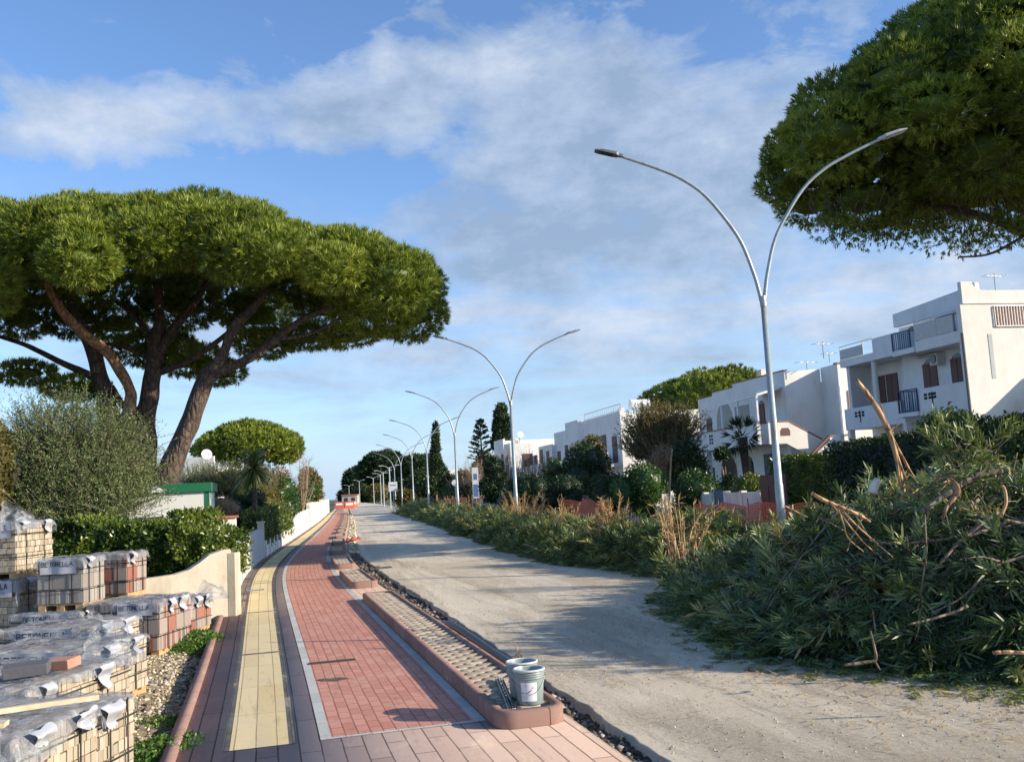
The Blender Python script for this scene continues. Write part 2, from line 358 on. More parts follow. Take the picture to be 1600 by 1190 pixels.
m, t = mat('island_paver'); a = t.node('ShaderNodeAttribute'); a.attribute_name = 'tint'; co = wco(t); n = t.noise(co, 70, 4, .7)
c = t.ramp(a.outputs['Fac'], [(0, (.36, .28, .20)), (1, (.56, .46, .34))]); c = t.mix(t.math('MULTIPLY', n, .4), c, (.22, .17, .12))
t.l.new(c, t.p.inputs['Base Color']); t.p.inputs['Roughness'].default_value = .9; bump(t, n, .003)

m, t = mat('road_surface'); co = wco(t); uv = uvco(t)
big = t.noise(t.mapping(co, (1.0, .45, 1), (0, 0, .25)), .55, 6, .6, .4); fine = t.noise(co, 22, 9, .85); grit = t.noise(co, 60, 6, .9)
c = t.ramp(big, [(.30, (.58, .50, .375)), (.5, (.72, .625, .475)), (.72, (.80, .71, .55))])
smooth = t.ramp(t.noise(t.mapping(uv, (.12, .8, 1), (0, 0, 0), (2, 1, 0)), 1.6, 7, .65, .6), [(.40, 1), (.58, .25)])
c = t.mix(t.math('MULTIPLY', t.ramp(fine, [(.49, 0), (.60, .55)]), smooth), c, (.22, .18, .135)); c = t.mix(t.math('MULTIPLY', t.ramp(grit, [(.51, 0), (.60, .52)]), smooth), c, (.13, .11, .085))
c = t.mix(t.ramp(t.noise(t.mapping(co, (1, .25, 1), (0, 0, .25)), .9, 5, .6), [(.58, 0), (.74, .5)]), c, (.48, .35, .22))
trk = t.noise(t.mapping(uv, (.05, 3.2, 1)), 1.3, 4, .55, .2); c = t.mix(t.ramp(trk, [(.55, 0), (.68, .25)]), c, (.25, .21, .165))
pale = t.noise(t.mapping(uv, (.10, 1.1, 1), (0, 0, 0), (9, 3, 0)), 1.1, 5, .6, .5); c = t.mix(t.ramp(pale, [(.58, 0), (.7, .5)]), c, (.70, .64, .53))
crk = t.node('ShaderNodeTexVoronoi'); crk.feature = 'DISTANCE_TO_EDGE'; crk.inputs['Scale'].default_value = .22
wb = t.node('ShaderNodeTexNoise'); wb.inputs['Scale'].default_value = 1.5; t.l.new(co, wb.inputs['Vector']); ad = t.node('ShaderNodeVectorMath', operation='ADD'); t.l.new(co, ad.inputs[0]); t.l.new(wb.outputs['Color'], ad.inputs[1]); t.l.new(ad.outputs[0], crk.inputs['Vector'])
c = t.mix(t.ramp(crk.outputs['Distance'], [(0, .35), (.004, 0)]), c, (.12, .10, .08))
t.l.new(c, t.p.inputs['Base Color']); t.p.inputs['Roughness'].default_value = .98; t.p.inputs['Specular IOR Level'].default_value = .08
bump(t, t.math('MULTIPLY', t.math('ADD', fine, grit), t.math('ADD', smooth, .3)), .02)

def soil(name, c0, c1, c2, sc=3., b=.04):
    m, t = mat(name); co = wco(t); n = t.noise(co, sc, 8, .7); f = t.noise(co, sc * 12, 6, .75)
    c = t.ramp(n, [(.3, c0), (.5, c1), (.72, c2)]); c = t.mix(t.ramp(f, [(.45, 0), (.65, .6)]), c, tuple(x * .4 for x in c0))
    t.l.new(c, t.p.inputs['Base Color']); t.p.inputs['Roughness'].default_value = .95; bump(t, t.math('ADD', n, f), b); return m
soil('trench_soil', (.085, .066, .048), (.16, .125, .09), (.27, .215, .155), 4., .05)
soil('verge_soil', (.30, .23, .13), (.44, .35, .21), (.56, .46, .30), 5., .04)
soil('median_soil', (.10, .08, .045), (.20, .155, .09), (.32, .25, .15), 1.2, .05)
soil('ground_soil', (.05, .06, .025), (.10, .10, .05), (.17, .145, .09), .3, .05)
soil('cream_mortar', (.40, .34, .25), (.52, .45, .34), (.62, .55, .42), 8, .02)
m, t = mat('pebble'); a = t.node('ShaderNodeAttribute'); a.attribute_name = 'tint'
t.l.new(t.ramp(a.outputs['Fac'], [(0, (.28, .22, .14)), (.5, (.52, .43, .28)), (1, (.72, .63, .47))]), t.p.inputs['Base Color']); t.p.inputs['Roughness'].default_value = .9
m, t = mat('dark_pebble'); a = t.node('ShaderNodeAttribute'); a.attribute_name = 'tint'
t.l.new(t.ramp(a.outputs['Fac'], [(0, (.06, .05, .04)), (.6, (.16, .13, .10)), (1, (.40, .36, .30))]), t.p.inputs['Base Color']); t.p.inputs['Roughness'].default_value = .9

# ================================================================== SETTING
_ky = [3, 5, 7.3, 9.6, 12.2, 16.3, 19.6, 23, 26.7, 30.3, 35, 44, 60, 82, 120, 162, 220, 400]
_kx = [-.43, -.95, -1.55, -2.15, -2.85, -3.95, -4.82, -5.68, -6.5, -7.2, -8.03, -9.5, -12.2, -16, -22.8, -30.3, -41, -76]
_Y = np.arange(3, 400, .25); _X = np.interp(_Y, _ky, _kx)
_k = np.ones(17) / 17; _Xs = np.convolve(np.pad(_X, 8, mode='reflect', reflect_type='odd'), _k, mode='valid')
def ref(y): return np.interp(y, _Y, _Xs)
def PT(s, o): y = s + .25 * o; return ref(y) + o, y          # s along the street, o across it
def red_o(s): return float(np.interp(s, [25, 33, 41, 60], [1.2, 1.08, 1.0, .95]))
def isl_r(s): return float(np.interp(s, [18, 25, 45], [1.86, 1.82, 1.56]))
def pav_r(s): return isl_r(s) + .05
def tr_r(s): return float(np.interp(s, [6, 9, 12.5, 17, 24, 27, 31, 38, 48, 400], [2.2, 2.23, 2.32, 2.4, 2.37, 2.29, 2.16, 2.04, 1.9, 1.9]))
def heading(s): a, b = PT(s, 0), PT(s + .5, 0); return math.atan2(-(b[0] - a[0]), b[1] - a[1])

def ribbon(name, s0, s1, o0, o1, z, m, step=.5, skirt=0., kind='structure', jit=0., parent=None):
    S = list(np.arange(s0, min(s1, 40), step)) + list(np.arange(max(40, s0), s1, 3)) + [s1]
    S = sorted(set(round(float(x), 3) for x in S)); fo = lambda q, s: q(s) if callable(q) else q
    V = []; UV = []; Fc = []
    for s in S:
        a, b = fo(o0, s), fo(o1, s)
        if jit: b += jit * mnoise.noise(Vector((s * 3, z * 9, 1.3))) + jit * .5 * mnoise.noise(Vector((s * 11, 3, 1.3)))
        for o in (a, b):
            x, y = PT(s, o); V.append((x, y, z)); UV.append((s, o))
        if skirt:
            for o in (a, b):
                x, y = PT(s, o); V.append((x, y, z - skirt)); UV.append((s, o + (skirt if o == b else -skirt)))
    k = 4 if skirt else 2
    for i in range(len(S) - 1):
        p = i * k; q = p + k; Fc.append((p, p + 1, q + 1, q))
        if skirt: Fc += [(p + 1, p + 3, q + 3, q + 1), (p + 2, p, q, q + 2)]
    if skirt: Fc += [(0, 2, 3, 1), (len(V) - 4, len(V) - 3, len(V) - 1, len(V) - 2)]
    o = link(name, np_mesh(name, V, Fc, uv=UV), m, parent); 
    if kind: tag(o, kind=kind)
    return o
def sheet(name, pts, z, m, kind='structure'):
    me = bpy.data.meshes.new(name); me.from_pydata([(x, y, z) for x, y in pts], [], [tuple(range(len(pts)))]); me.update()
    return tag(link(name, me, m), kind=kind)

sheet('ground', [(-2500, -60), (2500, -60), (2500, 2500), (-2500, 2500)], -.30, M['ground_soil'])
ribbon('pavement', 3.2, 180, -1.03, pav_r, 0, M['mauve_paving'], skirt=.2)
E1, E2 = 7.28, 175
ribbon('dark_line', E1, E2, -.715, -.665, .004, M['dark_paving']); ribbon('dark_line', E1, E2, -.235, -.185, .004, M['dark_paving'])
ribbon('tactile_strip', E1, E2, -.665, -.235, .004, M['yellow_paving'])
for s_ in (11.6, 15.9, 21.5, 28): ribbon('dark_line', s_, s_ + .07, -.66, -.24, .008, M['dark_paving'], step=.1)
ribbon('white_line', E1, E2, 0, .082, .004, M['white_paving'])
ribbon('cycle_path', 7.33, E2, .082, red_o, .004, M['red_paving'])
ribbon('white_line', 7.28, E2, red_o, lambda s: red_o(s) + .09, .004, M['white_paving'])
ribbon('white_line', 7.28, 7.33, .082, red_o, .004, M['white_paving'], step=.05)
tag(ribbon('kerb', 3.2, 15.75, -1.13, -1.033, .035, M['kerb_stone'], step=.25, skirt=.3), kind='structure')

# road with its rough broken edge
def road_l(s): return tr_r(s) + .05 * mnoise.noise(Vector((s * 2.2, 0, 0))) + .025 * mnoise.noise(Vector((s * 9, 4, 0)))
def road():
    S = np.concatenate([np.arange(3.2, 35, .1), np.arange(35, 100, 1.), np.arange(100, 330, 5.)])
    O = [0, .03, .12, .3, .7, 1.2, 1.8, 2.5, 3.4, 4.5, 6, 8]
    V = []; UV = []
    for s in S:
        l = road_l(s)
        for j, o in enumerate([-.02] + O):
            x, y = PT(s, l + o)
            if j > 4: y = y - .0
            z = -.05 if j else -.19
            if j >= 1: z += .012 * mnoise.noise(Vector((x * .9, y * .9, 0))) + (.006 * mnoise.noise(Vector((x * 5, y * 5, 2))) if s < 35 else 0)
            if j == 1: z += .015 * mnoise.noise(Vector((s * 7, 1, 0)))
            V.append((x, y, z)); UV.append((s, o))
    k = len(O) + 1
    Fq = [(i * k + j, i * k + j + 1, (i + 1) * k + j + 1, (i + 1) * k + j) for i in range(len(S) - 1) for j in range(k - 1)]
    return tag(link('road', np_mesh('road', V, Fq, smooth=True, uv=UV), M['road_surface']), kind='structure')
road()
def field(name, S, O, zf, m, kind='structure'):
    """height field in street coordinates; O may depend on s"""
    V = []
    for s in S:
        for t_ in range(len(O)):
            o = O[t_](s) if callable(O[t_]) else O[t_]
            x, y = PT(s, o); V.append((x, y, zf(s, o, x, y)))
    k = len(O); Fq = [(i * k + j, i * k + j + 1, (i + 1) * k + j + 1, (i + 1) * k + j) for i in range(len(S) - 1) for j in range(k - 1)]
    return tag(link(name, np_mesh(name, V, Fq, smooth=True), m), kind=kind)
def lerp_o(f): return lambda s: pav_r(s) - .02 + f * (tr_r(s) + .05 - pav_r(s))
def tz(s, o, x, y):
    q = (o - pav_r(s)) / (tr_r(s) - pav_r(s)); far = np.interp(s, [26, 32], [0, 1])
    z = -.115 + .05 * mnoise.noise(Vector((x * 3, y * 3, 0))) + .035 * mnoise.noise(Vector((x * 11, y * 11, 0))) + .10 * max(0, .3 - q)
    return z * (1 - far) + (-.05 + .03 * mnoise.noise(Vector((x * 4, y * 4, 5)))) * far
field('trench', np.concatenate([np.arange(3.2, 33, .07), np.arange(33, 180, .7)]), [lerp_o(f) for f in np.linspace(0, 1, 12)], tz, M['trench_soil'])
def mo(f): return lambda s: pav_r(s) - .015 + f * (.07 + .045 * mnoise.noise(Vector((s * 2.7, 7, 0))))
field('mortar_edge', np.concatenate([np.arange(3.2, 33, .09), np.arange(33, 180, 1)]), [mo(f) for f in (0, .3, .6, .85, 1, 1.15)],
      lambda s, o, x, y: -.012 - .9 * max(0, (o - pav_r(s)) - .03) + .010 * mnoise.noise(Vector((x * 14, y * 14, 0))), M['cream_mortar'])
# verge left of the kerb: low by the kerb, gravel bank rising to the pallets
def vz(s, o, x, y):
    d = -1.13 - o
    z = np.interp(d, [0, .08, .25, .6, 1.5, 9], [-.13, -.12, -.04, .02, .0, -.02])
    return z + .03 * mnoise.noise(Vector((x * 1.7, y * 1.7, 0))) + .02 * mnoise.noise(Vector((x * 8, y * 8, 0)))
vO = [-1.10, -1.2, -1.3, -1.42, -1.55, -1.7, -1.85, -2.0, -2.2, -2.5, -2.9, -3.5, -4.5, -6, -8.5, -14]
field('gravel_verge', np.arange(3.2, 17.2, .1), vO, vz, M['verge_soil'])
sheet('garden_ground', [(-60, 17.3), (-6.3, 17.3), (-8.6, 29), (-16, 74), (-30, 155), (-120, 155)], -.02, M['ground_soil'])
sheet('median', [(2.6, 4), (60, 4), (120, 170), (-22, 170), (-8.3, 85), (-2.2, 52), (1.4, 32), (3.4, 22), (3.6, 14), (4.6, 7)], -.015, M['median_soil'])

def pebbles(name, n, fn, m, smin, smax, label, cat):
    base = np.array([(1, 0, 0), (-1, 0, 0), (0, 1, 0), (0, -1, 0), (0, 0, .7), (0, 0, -.7)], float)
    fc = np.array([(0, 2, 4), (2, 1, 4), (1, 3, 4), (3, 0, 4), (2, 0, 5), (1, 2, 5), (3, 1, 5), (0, 3, 5)])
    V = []; Fc = []; T = []
    for i in range(n):
        x, y, z = fn(); s = smin + (smax - smin) * random.random() ** 2.5
        a = random.random() * 6.28; b = base * (1 + .35 * RNG.uniform(-1, 1, (6, 3))) * s
        c, d = math.cos(a), math.sin(a); b = b @ np.array([[c, d, 0], [-d, c, 0], [0, 0, 1]])
        V.append(b + (x, y, z + s * .25)); Fc.append(fc + 6 * i); T.append(np.full(6, random.random()))
    o = link(name, np_mesh(name, np.concatenate(V), np.concatenate(Fc), np.concatenate(T)), m)
    return tag(o, label, cat, kind='stuff')
def on_verge():
    s = 4.5 + 11 * random.random() ** 1.2; o = -1.2 - 2.2 * random.random()
    x, y = PT(s, o); return x, y, vz(s, o, x, y)
pebbles('gravel', 18000, on_verge, M['pebble'], .006, .024, 'yellowish gravel and small stones on the bank left of the kerb', 'gravel')
def by_kerb():
    s = 4.5 + 11 * random.random(); o = -1.16 - .45 * random.random() ** 1.3
    x, y = PT(s, o); return x, y, vz(s, o, x, y)
pebbles('rubble', 900, by_kerb, M['dark_pebble'], .012, .045, 'rubble stones in the low gutter against the left kerb, coloured dark like its shadow', 'rubble')  # dark pebble colour stands in for the kerb's cast shadow
def in_trench():
    s = 4.5 + 27 * random.random(); q = random.random(); o = pav_r(s) + .08 + q * (tr_r(s) - pav_r(s) - .10)
    x, y = PT(s, o); return x, y, tz(s, o, x, y)
pebbles('trench_rubble', 4200, in_trench, M['dark_pebble'], .008, .042, 'dark clods and broken stones in the open trench beside the road', 'rubble')
def far_heap():
    s = 31 + 75 * random.random() ** 1.3; o = pav_r(s) + .05 + .35 * random.random()
    x, y = PT(s, o); return x, y, -.03
pebbles('stone_heap', 1400, far_heap, M['pebble'], .03, .12, 'pale stones heaped along the far part of the road edge', 'stones')
def on_road():
    s = 5 + 22 * random.random() ** 1.5; o = tr_r(s) + .1 + 4.5 * random.random()
    x, y = PT(s, o); return x, y, -.05
pebbles('road_grit', 7000, on_road, M['pebble'], .003, .012, 'loose grit scattered over the pale road surface', 'grit')

# ------------------------------------------------------------ kerbed islands between cycle path and road
def island_outline(s0, s1, inset, n=5):
    """rounded plan in street coordinates"""
    l0, r0, r1 = red_o(s0) + .10 + inset, isl_r(s0) - inset, isl_r(s1) - inset; l1 = red_o(s1) + .10 + inset
    a0, a1 = s0 + inset, s1 - inset; rad = .16 - inset * .5; P = []
    def arc(cx, cy, t0, t1):
        for k in range(n + 1):
            t = R(t0 + (t1 - t0) * k / n); P.append((cy + rad * math.sin(t), cx + rad * math.cos(t)))
    arc(l0 + rad, a0 + rad, 180, 270); arc(r0 - rad, a0 + rad, 270, 360)
    for k in range(1, 8): P.append((a0 + (a1 - a0) * k / 8, r0 + (r1 - r0) * k / 8))
    arc(r1 - rad, a1 - rad, 0, 90); arc(l1 + rad, a1 - rad, 90, 180)
    for k in range(1, 8): P.append((a1 + (a0 - a1) * k / 8, l1 + (l0 - l1) * k / 8))
    return [PT(s, o) for s, o in P]
def island(i, s0, s1, label):
    c = PT((s0 + s1) / 2, 1.58); root = empty('kerb_island', (c[0], c[1], .003), label, 'traffic island', 'kerbed paving islands beside the cycle path')
    out = [(x - c[0], y - c[1]) for x, y in island_outline(s0, s1, 0)]; mid = [(x - c[0], y - c[1]) for x, y in island_outline(s0, s1, .012)]
    inn = [(x - c[0], y - c[1]) for x, y in island_outline(s0, s1, .075)]; n = len(out); h = .125
    V = [(x, y, 0) for x, y in out] + [(x, y, h - .012) for x, y in out] + [(x, y, h) for x, y in mid] + [(x, y, h) for x, y in inn] + [(x, y, h - .035) for x, y in inn]
    Fq = [(k * n + j, k * n + (j + 1) % n, (k + 1) * n + (j + 1) % n, (k + 1) * n + j) for k in range(4) for j in range(n)]
    L = np.cumsum([0] + [math.dist(out[j], out[j - 1]) for j in range(1, n)])
    UV = [(L[j], z) for z in (0, .12, .13, .2, .23) for j in range(n)]
    link('kerb', np_mesh('kerb', V, Fq, uv=UV), M['kerb_stone'], root)
    # interlocking pavers with open slots
    b = MB(); b.prism([(x, y) for x, y in inn], .02, h - .04, 0.)
    bed = b.build('bed', M['verge_soil'], root)
    V = []; Fq = []; T = []
    dv = .098; du = .20; zt = h - .012; w2, l2 = .043, .088
    if s0 > 45: dv, du, w2, l2 = .19, .4, .088, .18
    prof = np.array([(-1, -.45), (-.72, -1), (-.2, -.82), (.2, -1), (.72, -.82), (1, -.45), (1, .45), (.72, 1), (.2, .82), (-.2, 1), (-.72, .82), (-1, .45)])
    poly = inn; 
    def inside(x, y):
        r_ = False; j = len(poly) - 1
        for k in range(len(poly)):
            if (poly[k][1] > y) != (poly[j][1] > y) and x < (poly[j][0] - poly[k][0]) * (y - poly[k][1]) / (poly[j][1] - poly[k][1]) + poly[k][0]: r_ = not r_
            j = k
        return r_
    s = s0; row = 0
    while s < s1:
        o = 1.2 + (du / 2 if row % 2 else 0)
        while o < 1.9:
            x, y = PT(s, o); x -= c[0]; y -= c[1]
            if inside(x, y):
                hd = heading(s) + RNG.uniform(-.03, .03); ca, sa = math.cos(hd), math.sin(hd); tt = RNG.random(); dz = RNG.uniform(-.003, .003); bi = len(V)
                for z, k_ in ((zt - .05, 1.), (zt + dz - .006, 1.), (zt + dz, .84)):
                    for px_, py_ in prof:
                        qx, qy = px_ * l2 * k_, py_ * w2 * k_; V.append((x + qx * ca - qy * sa, y + qx * sa + qy * ca, z)); T.append(tt)
                for k in range(2):
                    for j in range(12): Fq.append((bi + k * 12 + j, bi + k * 12 + (j + 1) % 12, bi + (k + 1) * 12 + (j + 1) % 12, bi + (k + 1) * 12 + j))
                for j in range(1, 6): Fq.append((bi + 24 + (12 - j) % 12, bi + 24 + (12 - j + 1) % 12, bi + 24 + j - 0, bi + 24 + (j + 1))) if False else None
                Fq += [(bi + 24, bi + 25, bi + 34, bi + 35), (bi + 25, bi + 26, bi + 33, bi + 34), (bi + 26, bi + 27, bi + 32, bi + 33), (bi + 27, bi + 28, bi + 31, bi + 32), (bi + 28, bi + 29, bi + 30, bi + 31)]
            o += du
        s += dv; row += 1
    link('paving', np_mesh('paving', V, Fq, T), M['island_paver'], root)
    return root
island(0, 6.93, 16.5, 'longest kerbed island in the foreground, the buckets standing on its rounded end')
island(1, 18.6, 22.0, 'short kerbed island directly behind the longest one')
island(2, 24.0, 27.2, 'kerbed island lying in the dark shadow band, second behind the longest one')
s_ = 30.3; k = 0
while s_ < 120:
    island(3 + k, s_, s_ + 3.1, ['first kerbed island beyond the dark shadow band, by the orange rubble', 'second kerbed island beyond the dark shadow band', 'third kerbed island beyond the dark shadow band'][k] if k < 3 else 'tiny far kerbed island in the row running toward the barriers'); s_ += 6; k += 1

# ------------------------------------------------------------ small things on the paving
x, y = G(519, 1034); rt = empty('drain_grate', (x, y, .006), 'rusty slotted drain grate set across the red cycle path', 'drain grate', rz=heading(11))
b = MB(); b.box(-.25, .25, -.055, -.043, 0, .006).box(-.25, .25, .043, .055, 0, .006).box(-.25, -.238, -.043, .043, 0, .006).box(.238, .25, -.043, .043, 0, .006); b.build('frame', M['rust_iron'], rt)
b = MB()
for k in range(22): b.box(-.232 + k * .0215, -.222 + k * .0215, -.043, .043, .0005, .005)
b.build('bars', M['rust_iron'], rt); MB().box(-.238, .238, -.043, .043, -.001, .0003).build('recess_shade', M['gap_shade'], rt)  # flat black sheet under the bars, shade put into its colour
x, y = G(520, 1062); 
b = MB(); b.prism([(.09 * math.cos(a) * (1.6 + .3 * math.sin(3 * a)), .05 * math.sin(a) * (1.5 + .4 * math.cos(5 * a))) for a in np.linspace(0, 6.28, 26)[:-1]], .001, .006)
o = b.build('wet_stain', M['trench_soil']); o.location = (x, y, .003); tag(o, 'small dark wet stain on the red cycle path', 'wet stain')  # thin dark slab for the wet stain on the paving
for (px, py, wd, dd, mt, lb) in ((398, 922, .32, .14, 'galvanised', 'pale metal cover plate at the edge of the yellow strip'), (374, 938, .16, .26, 'dark_glass', 'dark square patch against the white pillar, nearer one'), (387, 904, .16, .26, 'dark_glass', 'dark square patch beside the grooved white wall, farther one')):  # the two dark squares are plain dark slabs along the wall
    x, y = G(px, py); rt = empty('cover_plate', (x, y, .005), lb, 'cover plate', rz=heading(y))
    MB().box(-wd / 2, wd / 2, -dd / 2, dd / 2, 0, .008).build('plate', M['galvanised'] if mt == 'galvanised' else M['dark_concrete_block'], rt, bevel=.002)
    MB().box(-wd / 2 - .02, wd / 2 + .02, -dd / 2 - .02, dd / 2 + .02, -.002, .004).build('frame', M['rust_iron'], rt)

# buckets
def bucket(px, py, z, Rb, Rt, H, label, front=True, sq=0.):
    x, y = G(px, py, z); rt = empty('bucket', (x, y, z), label, 'bucket', 'plastic buckets on the kerbed island')
    prof = [(0, .004), (Rb - .006, 0), (Rb, .008)]
    def rr(z_): return Rb + (Rt - Rb) * z_ / H
    prof += [(rr(.6 * H), .6 * H), (rr(.72 * H), .72 * H)]
    for q in (.74, .80, .86): prof += [(rr(q * H), q * H), (rr(q * H) + .008, q * H + .003), (rr(q * H) + .008, q * H + .010), (rr(q * H), q * H + .013)]
    prof += [(Rt, H - .014)]
    b = MB(); b.lathe(prof, seg=40); b.lathe([(Rt - .006, H), (Rt - .012, H - .02), (Rb - .006, .012), (0, .010)], seg=40); b.build('body', M['bucket_grey'], rt, smooth=True)
    b = MB(); b.lathe([(Rt - .006, H - .004), (Rt + .009, H - .014), (Rt + .011, H - .004), (Rt + .006, H + .003), (Rt - .006, H + .002), (Rt - .008, H - .004)], seg=40); b.build('rim', M['bucket_rim'], rt, smooth=True)
    # wire handle hanging on the front
    pts = []
    for k in range(17):
        a = -math.pi * .5 + math.pi * (k / 16 - .5) * .98
        drop = math.sin(math.pi * k / 16) * .13; q = (rr(.83 * H) + .012) if k in (0, 16) else rr(.83 * H - drop) + .008
        pts.append((q * math.cos(a), q * math.sin(a), .83 * H - drop))
    MB().tube(pts, .0028, 6).build('handle', M['galvanised'], rt, smooth=True)
    for sx in (-1, 1): MB().tube([(sx * rr(.83 * H), 0, .83 * H), (sx * (rr(.83 * H) + .016), 0, .83 * H)], .012, 10).build('handle_lug', M['bucket_grey'], rt)
    if front:
        V = []; Fq = []; UV = []; a0, a1 = R(-128), R(-60)
        for j in range(2):
            z_ = (.13, .66)[j] * H
            for k in range(15):
                a = a0 + (a1 - a0) * k / 14; q = rr(z_) + .0012; V.append((q * math.cos(a), q * math.sin(a), z_))
        Fq = [(k, k + 1, 16 + k, 15 + k) for k in range(14)]
        link('label', np_mesh('label', V, Fq, smooth=True), M['label_paper'], rt)
        b = MB()
        for (u0, u1, v0, v1) in ((.04, .42, .43, .47), (.44, .52, .46, .52), (.52, .62, .53, .57), (.62, .7, .60, .64), (.66, .86, .70, .715), (.70, .84, .76, .775), (.30, .34, .80, .86), (.1, .3, .3, .308), (.1, .45, .25, .258), (.1, .4, .2, .208)):
            vv = []
            for v_ in (v0, v1):
                for u_ in np.linspace(u0, u1, 4):
                    a = a0 + (a1 - a0) * u_; z_ = (.13 + .53 * v_) * H; q = rr(z_) + .002; vv.append((q * math.cos(a), q * math.sin(a), z_))
            b.add(vv, [(k, k + 1, k + 5, k + 4) for k in range(3)])
        b.build('print', M['ink'], rt)
    return rt
bucket(829, 1098, .118, .098, .114, .262, 'open grey bucket with a white paper label, nearer of the two')
bucket(818, 1089, .118, .10, .118, .282, 'white-rimmed grey bucket half hidden behind the labelled bucket', front=False)
def channel(px0, py0, px1, py1, z, lab):
    a = Vector((*G(px0, py0, z), z)); b_ = Vector((*G(px1, py1, z), z)); L = (b_ - a).length
    rt = empty('steel_channel', a, lab, 'steel profile', 'steel profiles lying by the buckets', rz=math.atan2(b_.y - a.y, b_.x - a.x))
    b = MB(); b.box(0, L, -.012, .012, .0, .003).box(0, L, -.012, -.009, .003, .022).box(0, L, .009, .012, .003, .022); b.build('profile', M['steel_channel'], rt)
    b = MB()
    for k in range(3): b.box(L * (.2 + .3 * k), L * (.2 + .3 * k) + .02, -.004, .004, .003, .0045)
    b.build('slots', M['gap_shade'], rt)  # dark tabs on the profile painted as shaded slots
channel(795, 1108, 776, 1060, .122, 'steel profile lying left of the buckets, the left one'); channel(803, 1106, 784, 1062, .122, 'steel profile touching the labelled bucket, the right one')
# pipe in the trench
p0 = G(690, 968, -.03); p1 = G(812, 1046, -.03); pts = []
for k in range(60):
    t_ = k / 59; x, y = p0[0] + (p1[0] - p0[0]) * t_, p0[1] + (p1[1] - p0[1]) * t_
    pts.append((x + .03 * math.sin(3 * t_), y, -.04 + .012 * math.sin(7 * t_) - (.06 * max(0, .12 - t_) * 8)))
b = MB(); b.tube(smooth_path(pts, 2), [.050 if k % 2 else .055 for k in range(2 * 59 + 1)], 14); o = b.build('corrugated_pipe', M['black_plastic'], smooth=True)
tag(o, 'black corrugated pipe lying in the trench beside the longest island', 'pipe')
p0 = G(640, 926, -.08); b = MB(); b.tube(smooth_path([(p0[0], p0[1], -.1), (p0[0] + .15, p0[1] - .7, -.07), (p0[0] + .5, p0[1] - 1.7, -.09), (p0[0] + .55, p0[1] - 2.4, -.12)], 8), .02, 8)
tag(b.build('cable_duct', M['black_plastic'], smooth=True), 'thin dark cable duct half buried in the trench further up', 'cable')
# dry root bundle
x, y = G(811, 1040, -.05); rt = empty('dry_root', (x, y, -.05), 'tangled dry root with one upright stalk at the trench edge', 'root')
b = MB()
for k in range(7):
    a = random.random() * 6.28; rr_ = .035 + .02 * random.random()
    b.tube([(rr_ * math.cos(t) * math.cos(a), rr_ * math.cos(t) * math.sin(a), .07 + .06 * math.sin(t)) for t in np.linspace(0, 6.3, 14)], .0045, 5)
b.build('coil', M['dry_root'], rt)
b = MB(); b.tube(smooth_path([(0, 0, 0), (-.01, 0, .12), (-.02, .02, .2), (-.05, .02, .26)], 4), [.006] * 4 * 3 + [.003], 5); b.tube([(0, 0, .1), (.04, .01, .17)], .003, 5); b.tube([(0, 0, .09), (-.07, .01, .10)], .003, 5)
b.build('stalk', M['dry_root'], rt)
# rubble things on the road edge
x, y = G(548, 846); rt = empty('orange_net', (x + .1, y, -.03), 'crumpled orange netting dropped on the stones at the road edge', 'netting')
V = []; n_ = 14
for j in range(n_):
    for i in range(n_): V.append(((i / n_ - .5) * .55 + .05 * mnoise.noise(Vector((i, j, 0)) * .4), (j / n_ - .5) * 1.8, .12 + .16 * mnoise.noise(Vector((i, j, 3)) * .35)))
link('net', np_mesh('net', V, [(j * n_ + i, j * n_ + i + 1, (j + 1) * n_ + i + 1, (j + 1) * n_ + i) for j in range(n_ - 1) for i in range(n_ - 1)]), M['orange_plastic'], rt)
for px, py, lb in ((587, 885, 'broken asphalt lump lying where the trench narrows'),):
    x, y = G(px, py); b = MB(); 
    for k in range(5): b.box(-.3 + .13 * k, -.2 + .15 * k, -.1 - .05 * random.random(), .12, -.08, -.02 + .05 * random.random())
    o = b.build('asphalt_lump', M['asphalt_patch'], bevel=.01); o.location = (x, y, 0); o.rotation_euler = (0, 0, .3); tag(o, lb, 'rubble')

